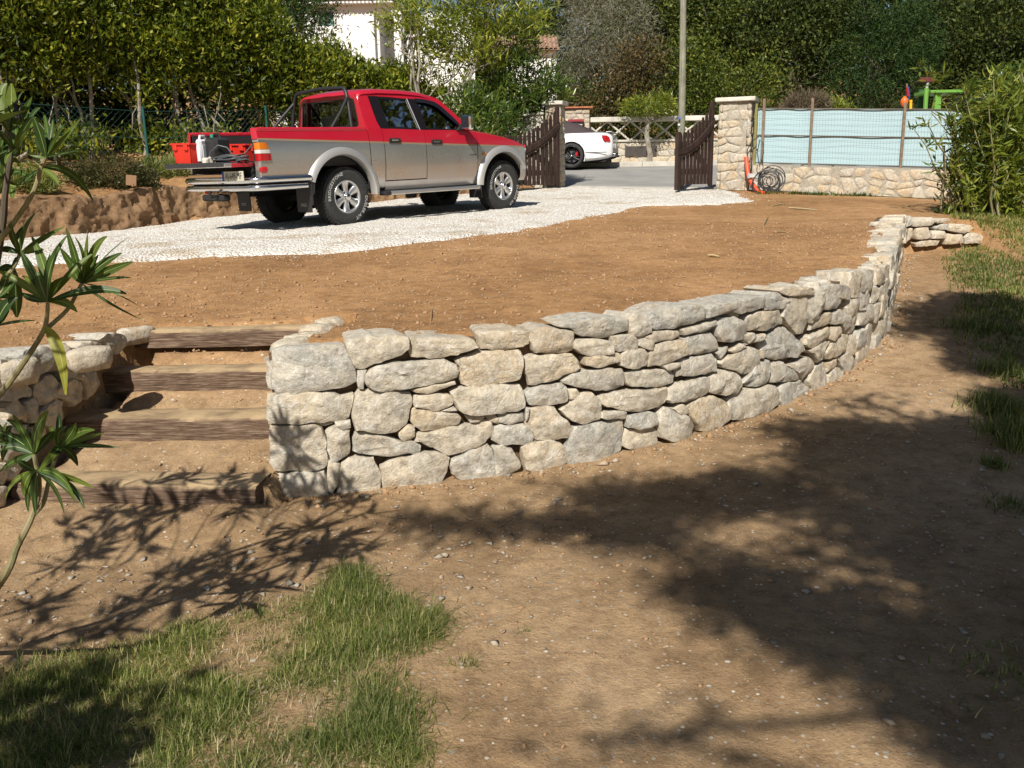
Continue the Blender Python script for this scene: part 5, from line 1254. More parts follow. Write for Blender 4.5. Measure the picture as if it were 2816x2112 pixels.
# soft top
tp = [(-.62, .99, .62), (-.45, 1.07, .70), (-.1, 1.22, .70), (.35, 1.36, .66), (.8, 1.41, .62), (1.2, 1.40, .60), (1.45, 1.36, .58)]
P = []
for x, z, hw in tp:
    zb = .965; P.append([(x, y, zz) for y, zz in ((hw+.14, zb), (hw+.10, zb+(z-zb)*.4), (hw, zb+(z-zb)*.85), (hw*.6, z), (0, z+.015), (-hw*.6, z), (-hw, zb+(z-zb)*.85), (-hw-.10, zb+(z-zb)*.4), (-hw-.14, zb))])
top = MB().grid(P).build('soft_top', MAT['softtop'], car, True)
MB().grid([[(x-.012, y*k, z+.012) for y in (-.48, -.2, .2, .48)] for x, z, k in ((-.42, 1.085, 1.0), (-.24, 1.165, .92), (-.12, 1.215, .84))]).build('rear_window', MAT['glass'], top, True)
for s in (-1, 1):
    MB().add([(x, s*(hw_), z) for x, hw_, z in ((.22, .80, .99), (.30, .745, 1.22), (.5, .715, 1.31), (1.15, .675, 1.33), (1.75, .80, .99))], [(0, 1, 2, 3, 4)]).build('side_window', MAT['glass'], car)
MB().grid([[(x, y, z) for y in (-.6, -.2, .2, .6)] for x, z in ((1.45, 1.36), (2.05, .94))]).build('windscreen', MAT['glass'], car)
MB().bbox((-1.03, 0, .985), (.16, 1.36, .018), .008).build('boot_spoiler', MAT['carwhite'], car, True)
# wheels
def cwheel(x, s):
    w = thing_part('wheel', car); R = .345
    f = lambda V: [(x+a, s*(.955-b), R+c) for a, b, c in V]
    m = MB().lathe([(.255, .02), (.27, .0), (.30, -.004), (.33, .01), (R, .04), (R, .22), (.32, .25), (.26, .25)], (0, 0, 0), 'y', 48); mk('tyre', f(m.v), m.f, MAT['tyre'], w, True)
    m = MB().lathe([(.262, .02), (.262, .004), (.248, .008), (.24, .05), (.235, .18)], (0, 0, 0), 'y', 40); r = mk('rim', f(m.v), m.f, MAT['rimdark'], w, True)
    m = MB().lathe([(0, .13), (.19, .13)], (0, 0, 0), 'y', 32); mk('brake_disc', f(m.v), m.f, MAT['cable'], r)
    m = MB().bbox((-.155, .10, .045), (.07, .06, .16), .015); mk('brake_caliper', f(m.v), m.f, MAT['caliper'], r, True)
    for i in range(10):
        a = i*math.pi/5+(.12 if i % 2 else -.12)*1.2; ca, sa = math.cos(a), math.sin(a)
        P = [[(rr*ca-k*hw*sa, y0+abs(k)*.02, rr*sa+k*hw*ca) for k in (-1, -.4, .4, 1)] for rr, hw, y0 in ((.03, .014, .03), (.12, .012, .028), (.25, .014, .012))]
        m = MB().grid(P); mk('spoke', f(m.v), m.f, MAT['rimdark'], r, True)
    m = MB().lathe([(0, .005), (.03, .008), (.04, .03)], (0, 0, 0), 'y', 16); mk('hub_cap', f(m.v), m.f, MAT['chrome'], r, True)
for x in (0, 2.75):
    for s in (-1, 1): cwheel(x, s)
    for s in (-1, 1):
        P = [[(x+rr*math.cos(a), s*yy, .345+rr*math.sin(a)) for a in np.linspace(-.42, math.pi+.42, 32)] for rr, yy in ((.412, .936), (.402, .948), (.388, .948), (.382, .92))]
        MB().grid(P).build('arch_lip', MAT['carwhite'], car, True)
        P = [[(x+rr*math.cos(a), s*yy, .345+rr*math.sin(a)) for a in np.linspace(-.42, math.pi+.42, 32)] for rr, yy in ((.384, .94), (.384, .60), (.05, .60))]
        MB().grid(P).build('arch_liner', MAT['under'], car, True)
for s in (-1, 1):
    L = [(-.86, .885), (-1.0, .88), (-1.07, .83), (-1.10, .73), (-1.06, .715), (-.94, .72), (-.90, .78)]
    yy = lambda x: s*np.interp(x, [-1.12, -1.06, -.95, -.86], [.815, .87, .905, .935])
    MB().prism([(x, yy(x), z) for x, z in L], (0, s*.012, 0), (0, -s*.05, 0)).build('tail_lamp', MAT['redlens'], car)
MB().bbox((-1.165, 0, .60), (.02, .52, .12), .005).build('number_plate', MAT['whitetag'], car)
MB().bbox((-1.145, 0, .37), (.03, 1.36, .10), .02).build('diffuser', MAT['black'], car)
for s in (-1, 1):
    MB().lathe([(.05, -.06), (.062, -.06), (.062, .05), (.04, .05)], (-1.14, s*.52, .36), 'x', 20).build('exhaust_tip', MAT['chrome'], car, True)
    MB().bbox((-.70, s*.925, .42), (.62, .012, .018), .003).build('bumper_seam', MAT['black'], car)
MB().lathe([(0, -.03), (.035, -.03), (.04, 0)], (-1.125, 0, .80), 'x', 16).build('boot_badge', MAT['chrome'], car, True)
MB().box((1.2, 0, .22), (4.3, 1.5, .12)).build('underbody', MAT['under'], car)

# ------------------------------------------------------------------ rubble-stone masonry helper
def rubble(parent, o, ex, ez, n_, L, H, cell, seed, mat, proud=.012, gap=.007, thick=.05, name='stone', zclip=None):
    """irregular stones bedded in mortar over a rectangle: o corner, ex/ez unit axes, n_ outward"""
    rng = np.random.default_rng(seed); o = np.array(o, float); ex = np.array(ex, float); ez = np.array(ez, float); n_ = np.array(n_, float)
    nx = max(1, int(round(L/cell))); nz = max(1, int(round(H/(cell*.72))))
    G = np.zeros((nz+1, nx+1, 2))
    for j in range(nz+1):
        for i in range(nx+1):
            G[j, i] = (L*i/nx+(rng.normal()*.24*L/nx if 0 < i < nx else 0), H*j/nz+(rng.normal()*.22*H/nz if 0 < j < nz else 0))
    done = np.zeros((nz, nx), bool)
    for j in range(nz):
        for i in range(nx):
            if done[j, i]: continue
            r = rng.random(); q = [G[j, i], G[j, i+1], G[j+1, i+1], G[j+1, i]]
            if r < .22 and i+1 < nx and not done[j, i+1]: done[j, i+1] = True; q = [G[j, i], G[j, i+1], G[j, i+2], G[j+1, i+2], G[j+1, i+1], G[j+1, i]]
            elif r < .32 and j+1 < nz: done[j+1, i] = True; q = [G[j, i], G[j, i+1], G[j+1, i+1], G[j+2, i+1], G[j+2, i], G[j+1, i]]
            q = np.array(q); c = q.mean(0); d = q-c; q = c+d*(1-gap/np.maximum(np.hypot(*d.T)[:, None], .03))
            V, Fc = stone_mesh(q, seed*1000+j*60+i, depth=thick, bulge=.02, n=14, rings=(1., .9, .55), rough=.6)
            W_ = [o+ex*a+ez*b+n_*(w+proud) for a, b, w in V]
            if np.dot(np.cross(ex, ez), n_) < 0: Fc = [f[::-1] for f in Fc]
            mk(name, W_, Fc, mat, parent, True, True, True)
Z3 = np.array([0, 0, 1.])
# ------------------------------------------------------------------ gate pillars and gate leaves
NL = np.array([-.355, -.935])                                   # faces the garden
def pillar(name, c, w, h, zb, label, cell, seed, sides, capw=.07, mat='stone_far', th=.085):
    t = thing(name, (c[0], c[1], zb), label, 'gate pillar')
    Mx = np.array([[GLD[0], -NL[0], 0], [GLD[1], -NL[1], 0], [0, 0, 1]])
    MB().box((c[0], c[1], zb+h/2-.1), (w-.03, w-.03, h+.2), Mx).build('core', MAT['mortar'], t, world=True)
    MB().bbox((c[0], c[1], zb+h+th/2), (w+2*capw, w+2*capw, th), .014, Mx).build('cap', MAT['concrete_pale'], t, True, True)
    C = np.array([c[0], c[1], zb-.1])
    e1 = np.array([GLD[0], GLD[1], 0]); n1 = np.array([NL[0], NL[1], 0])
    if 'f' in sides: rubble(t, C-e1*w/2+n1*(w/2-.02), e1, Z3, n1, w, h+.1, cell, seed, MAT[mat])
    if 'r' in sides: rubble(t, C+e1*(w/2-.02)+n1*w/2, -n1, Z3, e1, w, h+.1, cell, seed+1, MAT[mat])
    if 'l' in sides: rubble(t, C-e1*(w/2-.02)-n1*w/2, n1, Z3, -e1, w, h+.1, cell, seed+2, MAT[mat])
    return t
PRC = PY(2012, 526, 19.25); prc = PRC[:2]-NL*0.0
pillar('gate_pillar', prc+np.array([.08, .12]), .66, 1.80, 1.20, 'tall rubble stone gate pillar right of the open gate', .24, 41, 'frl')
PLC = PY(1531, 520, 20.45)[:2]
pillar('gate_pillar', PLC+np.array([-.02, .1]), .36, 1.76, 1.33, 'narrow whitish gate pillar left of the driveway entrance', .16, 45, 'frl', .06)
def gate_leaf(label, H2, ang, L, zh, mirror, n=9):
    """H2 hinge in plan, leaf runs from the hinge along ang; top sweeps down from hinge to free end"""
    t = thing('gate_leaf', (H2[0], H2[1], zh), label, 'gate', None, (0, 0, ang))
    topz = lambda k: 1.62-.62*math.sin(min(1, k)*math.pi/2)**.9
    railz = lambda k: 1.30-.62*math.sin(min(1, k)*math.pi/2)**.9
    xs = np.linspace(.12, L-.14, n)
    for x in xs:
        k = x/L; zt = topz(k)+.03
        MB().add([(x-.045, -.012, .05), (x+.045, -.012, .05), (x+.045, -.012, zt-.09), (x+.022, -.012, zt), (x-.022, -.012, zt), (x-.045, -.012, zt-.09)]+[(x-.045, .012, .05), (x+.045, .012, .05), (x+.045, .012, zt-.09), (x+.022, .012, zt), (x-.022, .012, zt), (x-.045, .012, zt-.09)],
                 [(0, 1, 2, 3, 4, 5), (11, 10, 9, 8, 7, 6)]+[(i, i+6, (i+1) % 6+6, (i+1) % 6) for i in range(6)]).build('picket', MAT['gate_wood'], t)
    MB().bbox((.045, 0, .84), (.09, .07, 1.66), .008).build('hinge_stile', MAT['gate_wood'], t)
    MB().bbox((L-.045, 0, .50), (.10, .075, 1.10), .008).build('closing_stile', MAT['gate_wood'], t)
    for o1, o2, nm, w in ((0.0, .055, 'curved_rail', .05), (-.075, .04, 'curved_rail', .038)):
        P = []
        for kk in np.linspace(0, 1, 16):
            z = railz(kk)+o1; P.append([(kk*L, -w, z-o2), (kk*L, -w, z+o2), (kk*L, w, z+o2), (kk*L, w, z-o2), (kk*L, -w, z-o2)])
        MB().grid(P).build(nm, MAT['gate_wood'], t)
    MB().bbox((L/2, -.03, .30), (L-.1, .05, .11), .008).build('bottom_rail', MAT['gate_wood'], t)
    P = []
    for a in np.linspace(0, 1, 18):                               # curved brace from the bottom at the hinge to the stile
        x = .10+(L-.16)*a; z = .32+.50*math.sin(a*math.pi/2)**.8; hw = .075
        P.append([(x, -.055, z-hw), (x, -.055, z+hw), (x, -.02, z+hw), (x, -.02, z-hw), (x, -.055, z-hw)])
    MB().grid(P).build('curved_brace', MAT['gate_wood'], t)
    return t
# free ends swing in towards the viewer
H_R = PY(1955, 517, 19.0); F_R = PY(1858, 522, 18.0)
v = F_R[:2]-H_R[:2]; LR = 1.50; aR = math.atan2(v[1], v[0])
g1 = gate_leaf('brown picket gate leaf swung open against the right stone pillar', H_R[:2], aR, float(np.hypot(*v)), 1.33, False)
MB().tube([(.1, -.06, .55), (.12, -.10, .42), (.22, -.08, .33)], .014, 8).build('gate_stop', MAT['whitetag'], g1, True)
H_L = PY(1537, 519, 20.0); F_L = PY(1395, 530, 18.9); v = F_L[:2]-H_L[:2]
gate_leaf('brown picket gate leaf standing open behind the front of the pickup', H_L[:2], math.atan2(v[1], v[0]), float(np.hypot(*v)), 1.36, True, 11)
# ------------------------------------------------------------------ low stone wall with pale blue screen
fw_a = prc+GLD*.42; fw_b = fw_a+GLD*8.5
def gl(t, off=0.0, base=fw_a): return base+GLD*t+NL*off
zs = lambda t: -.046*t
low = thing('low_wall', (gl(2)[0], gl(2)[1], 1.15), 'low rubble stone wall under the pale blue fence', 'stone wall')
e1 = np.array([GLD[0], GLD[1], 0]); n1 = np.array([NL[0], NL[1], 0])
def lowz(t): p = gl(t); return float(zu0(np.array(p[0]), np.array(p[1])))
Mx = np.array([[GLD[0], -NL[0], 0], [GLD[1], -NL[1], 0], [0, 0, 1]])
_c = []
for t0 in (0., 8.): 
    for o_ in (.13, -.13): p = gl(t0, o_); _c += [(p[0], p[1], .9+zs(t0)), (p[0], p[1], 1.752+zs(t0))]
MB().add(_c, [(0, 1, 5, 4), (2, 6, 7, 3), (1, 3, 7, 5), (0, 2, 3, 1), (4, 5, 7, 6)]).build('core', MAT['mortar'], low, world=True)
p = gl(0, .125); rubble(low, np.array([p[0], p[1], 1.03]), e1+Z3*-.046, Z3, n1, 8.0, .71, .25, 61, MAT['stone_far'], thick=.04)
scr = thing('screen_fence', (gl(2)[0], gl(2)[1], 1.75), 'pale blue sheet fence on rusty posts above the low stone wall', 'fence')
Z0, Z1 = 1.775, 2.87
for k, (ta, tb) in enumerate(((.05, .15), (.19, 1.08), (1.12, 2.78), (2.82, 5.2), (5.24, 8.0))):
    a = gl(ta, .0); b = gl(tb, .0); rows = []
    for i in range(13):
        t = i/12; p = a+(b-a)*t; rows.append([(*(p-NL*(.02*math.sin(t*9+k)*.5)), Z0+zs(ta+(tb-ta)*t)), (*(p-NL*(.02*math.sin(t*9+k)*.5)), Z1+zs(ta+(tb-ta)*t))])
    o = MB().grid(rows).build('sheet', MAT['bluepanel'], scr, False, True); mm = o.modifiers.new('thick', 'SOLIDIFY'); mm.thickness = .004
for t_, z1, mt in ((.02, 2.95, 'olive'), (.17, 3.05, 'rust'), (1.10, 3.06, 'rust'), (2.80, 2.98, 'rust'), (5.22, 3.0, 'rust')):
    p = gl(t_, .055); MB().bbox((p[0], p[1], (1.70+z1)/2+zs(t_)), (.055, .055, z1-1.70), .006, Mx).build('post', MAT[mt], scr, True, True)
for z, r in ((Z1-.01, .012), (2.34, .012), (Z0+.02, .012)):
    MB().tube([(*gl(t, .03), z+zs(t)) for t in np.linspace(0, 8, 9)], r, 6).build('rail', MAT['wire'], scr, True, True)
for i, z in enumerate((1.92, 2.03, 2.14, 2.25, 2.45, 2.56, 2.67, 2.77)):
    MB().tube([(*gl(t, .034), z+zs(t)+.005*math.sin(t*5+i*1.7)+(.03*math.sin(t*3+i) if i == 2 else 0)) for t in np.linspace(0.05, 7.6, 60)], .0018, 4).build('wire', MAT['wire'], scr, False, True)
m = MB()
for t in np.arange(.1, 7.8, .055): m.tube([(*gl(t, .036), Z0+zs(t)), (*gl(t, .036), Z1+zs(t))], .0009, 3, False)
o = m.build('mesh_wires', MAT['wire'], scr, False, True); o['kind'] = 'stuff'
# orange conduit, cable coil, grey box by the pillar
p0 = PY(2053, 434, 18.75); pts = [PY(u, v, y) for u, v, y in ((2052, 432, 18.85), (2054, 455, 18.8), (2058, 480, 18.72), (2066, 500, 18.6), (2077, 518, 18.48), (2088, 529, 18.35), (2103, 533, 18.2))]
cd = thing('conduit', tuple(pts[-1]), 'orange corrugated conduit bending up beside the right gate pillar', 'conduit')
fine = catmull(np.array(pts), 10); MB().tube([tuple(p) for p in fine], [.042+.004*(i % 2) for i in range(len(fine))], 10).build('pipe', MAT['orange'], cd, True, True)
MB().tube([tuple(PY(u, v, 18.85)) for u, v in ((2054, 434), (2056, 410), (2068, 388), (2084, 378))], .010, 5).build('cable', MAT['darkcable'], cd, True, True)
p = PY(2098, 533, 18.35); coil = thing('cable_coil', tuple(p), 'tangled coil of black cable leaning on the low wall by the orange conduit', 'cable')
rng = np.random.default_rng(8); m = MB()
for k in range(13):
    r = .19+.045*rng.normal(); cx_, cz_ = rng.normal()*.05, .24+rng.normal()*.04; tlt = .25+.1*rng.normal()
    e2 = np.array([GLD[0], GLD[1], 0]); 
    m.tube([np.array([p[0]+.12, p[1]+.05, 1.215])+e2*(cx_+r*math.cos(a)*1.05)+Z3*max(.01, cz_+r*math.sin(a))+n1*(.10-tlt*(cz_+r*math.sin(a))+.02*k/8) for a in np.linspace(0, 6.28, 26)], .010, 5, False)
m.build('loops', MAT['darkcable'], coil, True, True)
MB().tube([tuple(PY(u, v, 18.6)) for u, v in ((2090, 460), (2082, 420), (2090, 385), (2098, 392), (2100, 420), (2092, 452))], .009, 5).build('loose_end', MAT['darkcable'], coil, True, True)
p = PY(2073, 484, 18.62); bx_ = thing('meter_box', (p[0], p[1], p[2]-.1), 'small grey metal box fixed to the low wall beside the orange conduit', 'metal box')
MB().bbox((p[0], p[1], p[2]), (.24, .16, .10), .01, Mx).build('housing', MAT['greybox'], bx_, world=True)
MB().bbox((p[0]-.04, p[1]-.085, p[2]), (.12, .012, .06), .003, Mx).build('lid', MAT['concrete_pale'], bx_, world=True)
# ------------------------------------------------------------------ wooden pole
pb_ = PY(1869, 470, 18.3); pole = thing('utility_pole', (pb_[0]+.02, pb_[1]+.3, 1.22), 'tall grey wooden pole rising behind the open right gate leaf', 'pole')
pb0 = PY(1870, 527, 18.9); pt0 = PY(1879, -60, 18.9)
pole.location = (pb0[0], pb0[1], 1.22)
MB().tube([(pb0[0], pb0[1], 1.1), (pb0[0]+.0, pb0[1], 3.0), (pt0[0], pt0[1], pt0[2]+.4)], [.078, .07, .058], 14).build('shaft', MAT['pole_wood'], pole, True, True)
p = PY(1869, 325, 18.82); MB().bbox(tuple(p), (.034, .012, .045), .003).build('tag_plate', MAT['bluetag'], pole, world=True)
p = PY(1869, 332, 18.82); MB().bbox(tuple(p), (.03, .012, .03), .003).build('tag_clip', MAT['ink'], pole, world=True)
p = PY(1867, 343, 18.82); MB().bbox(tuple(p), (.04, .012, .035), .003).build('tag_note', MAT['whitetag'], pole, world=True)
# ------------------------------------------------------------------ stone and lattice wall across the road
XL0, XL1, YL = 2.3, 7.4, 29.1
lat = thing('lattice_wall', (4.5, YL, 1.95), 'stone wall with a concrete lattice balustrade across the road', 'wall')
MB().box(((XL0+XL1)/2, YL+.12, 2.22), (XL1-XL0, .28, .75)).build('core', MAT['mortar'], lat, world=True)
rubble(lat, (XL0, YL-.03, 1.92), (1, 0, 0), Z3, (0, -1, 0), XL1-XL0, .64, .30, 71, MAT['stone_far'])
MB().bbox(((XL0+XL1)/2, YL+.1, 2.615), (XL1-XL0, .36, .07), .012).build('ledge', MAT['concrete'], lat, world=True)
MB().bbox(((XL0+XL1)/2+.2, YL+.1, 3.265), (XL1-XL0, .34, .15), .012).build('coping', MAT['concrete_pale'], lat, world=True)
for x in np.arange(2.75, 7.3, .72):
    for s in (-1, 1):
        MB().tube([(x-s*.34, YL+.1, 2.64), (x, YL+.1+s*.002, 2.92), (x+s*.34, YL+.1, 3.20)], .032, 6).build('lattice_bar', MAT['concrete_pale'], lat, False, True)
MB().box((4.15, YL-.05, 2.30), (.98, .06, .30)).build('cabinet_door', MAT['cabinet'], lat, world=True)
mp_ = thing('mailbox_pillar', (2.15, 28.95, 1.95), 'short stone pillar with a terracotta cap behind the white car', 'gate pillar')
MB().box((2.15, 29.1, 2.75), (.74, .5, 1.7)).build('core', MAT['mortar'], mp_, world=True)
rubble(mp_, (1.77, 28.85, 1.95), (1, 0, 0), Z3, (0, -1, 0), .76, 1.64, .2, 81, MAT['stone_far']); rubble(mp_, (2.51, 28.85, 1.95), (0, 1, 0), Z3, (1, 0, 0), .5, 1.64, .2, 82, MAT['stone_far'])
MB().bbox((2.15, 29.1, 3.62), (.94, .68, .05), .015).build('cap', MAT['terracotta'], mp_, world=True)
MB().prism([(1.86, 0, 3.20), (2.34, 0, 3.20), (2.34, 0, 3.27), (1.86, 0, 3.27)], (0, 28.68, 0), (0, 28.82, 0)).build('mailbox_hood', MAT['mailbox'], mp_, world=True)
MB().bbox((2.1, 28.79, 2.98), (.40, .06, .40), .01).build('mailbox_door', MAT['concrete_pale'], mp_, world=True)
# ------------------------------------------------------------------ foliage tools
def leaf_quads(C, Dv, L, Wd, rng, roll=None):
    """diamond leaves: base C, direction Dv (unit), length L, width Wd"""
    N = len(C); L = np.broadcast_to(L, N)[:, None]; Wd = np.broadcast_to(Wd, N)[:, None]
    r = rng.normal(size=(N, 3)) if roll is None else roll
    S = np.cross(Dv, r); S /= np.linalg.norm(S, axis=1)[:, None]+1e-9
    mid = C+Dv*L*.45; return np.stack([C, mid+S*Wd*.5, C+Dv*L, mid-S*Wd*.5], 1)
def unit(v): return v/(np.linalg.norm(v, axis=-1)[..., None]+1e-9)
def blob_leaves(blobs, n, L, Wd, rng, clump=14, cr=.22, up=.5, shell=.55, jit=.35, bough=.55):
    """leaves in tufts spread through ellipsoids (centre, radii, weight)"""
    B = [np.array(b[0], float) for b in blobs]; Rr = [np.array(b[1], float) for b in blobs]
    w = np.array([(b[2] if len(b) > 2 else 1)*np.prod(r)**.75 for b, r in zip(blobs, Rr)]); w /= w.sum()
    k = max(1, n//clump); bi = rng.choice(len(blobs), k, p=w)
    d = unit(rng.normal(size=(k, 3))); rad = rng.random(k)**(1/3.)*(1-shell)+shell*rng.random(k)**.18
    d2 = d*rad[:, None]*(1+.18*fbm(d[:, 0]*2.3+bi*7, d[:, 1]*2.3, d[:, 2]*2.3, 3))[:, None]
    cc = np.array(B)[bi]+d2*np.array(Rr)[bi]
    # gather the tufts into boughs so that lit masses and dark hollows alternate
    nb = max(6, k//15); bo = cc[rng.choice(k, nb)]; near = np.argmin(((cc[:, None, :]-bo[None])**2).sum(-1), 1)
    cc = cc+(bo[near]-cc)*(bough*rng.random(k)[:, None]**.5)
    idx = np.repeat(np.arange(k), clump); N = len(idx)
    C = cc[idx]+rng.normal(size=(N, 3))*cr*np.array([1, 1, .8])
    ax = unit(d[idx]*.7+np.array([0, 0, up])+rng.normal(size=(N, 3))*.25*1.0)
    Dv = unit(ax+rng.normal(size=(N, 3))*(.9-jit*.0))
    return leaf_quads(C, Dv, L*(.65+.7*rng.random(N)), Wd*(.7+.6*rng.random(N)), rng)
def limb(m, a, b, r0, r1, rng, wob=.08, n=6, nseg=7):
    a = np.array(a, float); b = np.array(b, float); L = np.linalg.norm(b-a)
    pts = [a+(b-a)*t+rng.normal(size=3)*wob*L*math.sin(math.pi*t)*.6 for t in np.linspace(0, 1, n)]
    m.tube(pts, list(np.linspace(r0, r1, n)), nseg); return pts
def tree(name, base, label, cat, blobs, n, L, Wd, leafmat, bark, group=None, stems=1, r0=.09, seed=1, clump=14, cr=.22, up=.5, shell=.55, limbs=10, spread=.25, fork=.45):
    rng = np.random.default_rng(seed); t = thing(name, base, label, cat, group); m = MB(); base = np.array(base, float)
    cen = np.mean([b[0] for b in blobs], axis=0)
    tips = []
    for s in range(stems):
        off = np.array([rng.normal()*.10*(stems > 1), rng.normal()*.10*(stems > 1), 0]); tgt = np.array(blobs[s % len(blobs)][0])+rng.normal(size=3)*spread*(stems > 1)
        k = base+off+(tgt-base)*fork; k[2] = base[2]+(tgt[2]-base[2])*fork; k[:2] += rng.normal(size=2)*spread*.4
        p1 = limb(m, base+off-[0, 0, .1], k, r0, r0*.7, rng, .05); tips.append((k, r0*.68)); limb(m, k, tgt, r0*.68, r0*.3, rng, .07)
    for i in range(limbs):
        b = blobs[i % len(blobs)]; k, r = tips[i % len(tips)]
        e = np.array(b[0])+unit(rng.normal(size=3))*np.array(b[1])*.75; e[2] = max(e[2], base[2]+.3)
        limb(m, k+(np.array(b[0])-k)*rng.random()*.5, e, r*.5, r*.12, rng, .10, 5, 5)
    m.build('trunk', bark, t, True, True)
    q = quads('crown', blob_leaves(blobs, n, L, Wd, rng, clump, cr, up, shell), leafmat, t, True)
    return t
def at(u, v, y): return PY(u, v, y)
def zg(x, y): return float(height(np.array([x]), np.array([y]), False)[0])
# ------------------------------------------------------------------ tall hedge on the left
HA, HB = np.array([-10.9, 13.4]), np.array([-1.9, 21.2])
NH = 16; rng = np.random.default_rng(41)
for i in range(NH):
    t = i/(NH-1); p = HA+(HB-HA)*t+rng.normal(size=2)*.12; z0 = zg(*p); u = PXL(np.array([[p[0], p[1], z0]]))[0, 0]
    vt = np.interp(u, [0, 620, 760, 850, 960, 1060, 1130, 1200], [-230, -150, 45, 130, 150, 160, 215, 290]); zt = at(u, vt, p[1])[2]+rng.normal()*.12
    zt = min(zt, z0+4.9); h = zt-z0
    bl = [((p[0], p[1], z0+h*.67), (.66, .6, h*.31), 1.0), ((p[0]+rng.normal()*.2, p[1]-.1, z0+h*.36), (.45, .4, h*.12), .20), ((p[0]+rng.normal()*.3, p[1]-.15, z0+h*.09), (.5, .35, .30), .28), ((p[0]+rng.normal()*.2, p[1], z0+h*.92), (.32, .3, h*.12), .5)]
    tree('hedge_tree', (p[0], p[1], z0), f'tall glossy evergreen with pale stems, {ORD[i]} from the left in the hedge row', 'hedge tree', bl, 9000 if i > 9 else 9500, .115, .040, MAT['hedge'], MAT['bark_pale'], 'evergreens of the tall hedge behind the pickup', stems=3, r0=.045, seed=200+i, clump=16, cr=.15, up=1.1, shell=.45, limbs=7, spread=.22, fork=.5)
# darker growth behind the hedge's left part
for i, (u, d_, h) in enumerate(((-60, 17.2, 5.6), (150, 18.6, 5.8), (330, 20, 5.9), (500, 21.5, 6.2), (640, 23, 6.3))):
    p = at(u, 430, d_); z0 = zg(p[0], p[1])
    tree('evergreen_tree', (p[0], p[1], z0), f'dark evergreen filling the gaps behind the tall hedge, {ORD[i]} from the left', 'tree', [((p[0], p[1], z0+h*.5), (1.25, .8, h*.5), 1), ((p[0], p[1]-.4, z0+.5), (1.35, .5, .6), .9)], 12000, .14, .06, MAT['tree_dark'], MAT['bark_dark'], 'dark evergreens behind the hedge', seed=240+i, cr=.2, r0=.07)
# ------------------------------------------------------------------ oleander trees by the gate
def gate_tree(i, u, d_, label, bl, n, mat, stems, seed, L=.19, Wd=.030):
    p = at(u, 500, d_); z0 = zg(p[0], p[1]); B = []
    for (bu, bv, r, w) in bl:
        q = at(bu, bv, d_); B.append(((q[0], q[1], q[2]), r, w))
    return tree('oleander_tree', (p[0], p[1], z0), label, 'oleander', B, n, L, Wd, mat, MAT['bark_pale'], None, stems=stems, r0=.05, seed=seed, clump=12, cr=.16, up=.9, shell=.5, limbs=16, spread=.35, fork=.35)
gate_tree(0, 1195, 20.2, 'tall many-stemmed oleander with yellowish leaves behind the pickup cab', [(1230, 40, (1.35, .9, 1.1), 1), (1330, 70, (1.1, .8, .9), .9), (1150, 120, (.7, .6, .8), .45), (1290, 190, (.8, .6, .6), .5), (1390, 20, (1.0, .8, .7), .7), (1180, 250, (.5, .5, .5), .15)], 8600, MAT['oleander_y'], 7, 301)
gate_tree(1, 1400, 20.6, 'bushy green oleander leaning over the left gate pillar', [(1440, 215, (.75, .7, .65), 1), (1400, 290, (.6, .6, .5), .8), (1490, 250, (.5, .5, .5), .6), (1330, 330, (.6, .5, .5), .5), (1440, 130, (.5, .5, .5), .4)], 5200, MAT['oleander'], 4, 302)
gate_tree(2, 1310, 19.6, 'low oleander shoots beside the pickup bonnet', [(1270, 330, (.55, .4, .5), 1), (1350, 350, (.6, .4, .4), 1), (1300, 270, (.4, .4, .5), .6)], 2600, MAT['oleander'], 5, 303)
gate_tree(3, 1105, 20.8, 'sparse oleander with bare grey stems left of the cab', [(1120, 160, (.5, .5, .7), .6), (1090, 260, (.4, .4, .5), .4), (1160, 60, (.5, .5, .6), .6)], 1000, MAT['oleander_y'], 6, 304)
# ------------------------------------------------------------------ trees across the road
def far_tree(name, u, d_, label, bl, n, L, Wd, mat, bark, seed, cat='tree', cr=.34, stems=1, r0=.14, shell=.55, up=.5, group=None, clump=16):
    p = at(u, 420, d_); z0 = zg(p[0], p[1]); B = []
    for (bu, bv, r, w) in bl:
        q = at(bu, bv, d_); B.append(((q[0], q[1]+r[1]*.2, q[2]), r, w))
    return tree(name, (p[0], p[1], z0), label, cat, B, n, L, Wd, mat, bark, group, stems=stems, r0=r0, seed=seed, clump=clump, cr=cr, up=up, shell=shell, limbs=18, spread=.5, fork=.4)
far_tree('grey_tree', 1690, 33, 'feathery grey almost leafless tree above the white car', [(1680, 60, (1.6, 1.3, 1.7), 1), (1610, 130, (1.0, .9, 1.1), .7), (1740, 150, (.9, .8, 1.2), .7), (1640, -40, (1.4, 1.2, 1.0), .7), (1600, 230, (.7, .7, .7), .4)], 15000, .20, .016, MAT['tree_grey'], MAT['bark_dark'], 311, cr=.30, stems=3, r0=.07, up=-.2, clump=20)
far_tree('flowering_shrub', 1760, 31, 'rusty green shrub between the grey tree and the pole', [(1770, 190, (.9, .8, .9), 1), (1720, 260, (.8, .7, .7), 1), (1600, 300, (1.0, .6, .5), .8)], 8000, .12, .05, MAT['tree_rust'], MAT['bark_dark'], 312, 'shrub', r0=.05)
far_tree('dark_bush', 1660, 31.5, 'dark green bushes behind the mailbox pillar', [(1640, 310, (1.0, .7, .7), 1), (1720, 330, (.9, .6, .6), 1), (1800, 380, (1.2, .5, .5), .8), (1560, 290, (.7, .6, .7), .6)], 9000, .11, .05, MAT['tree_dark'], MAT['bark_dark'], 313, 'bush', r0=.05)
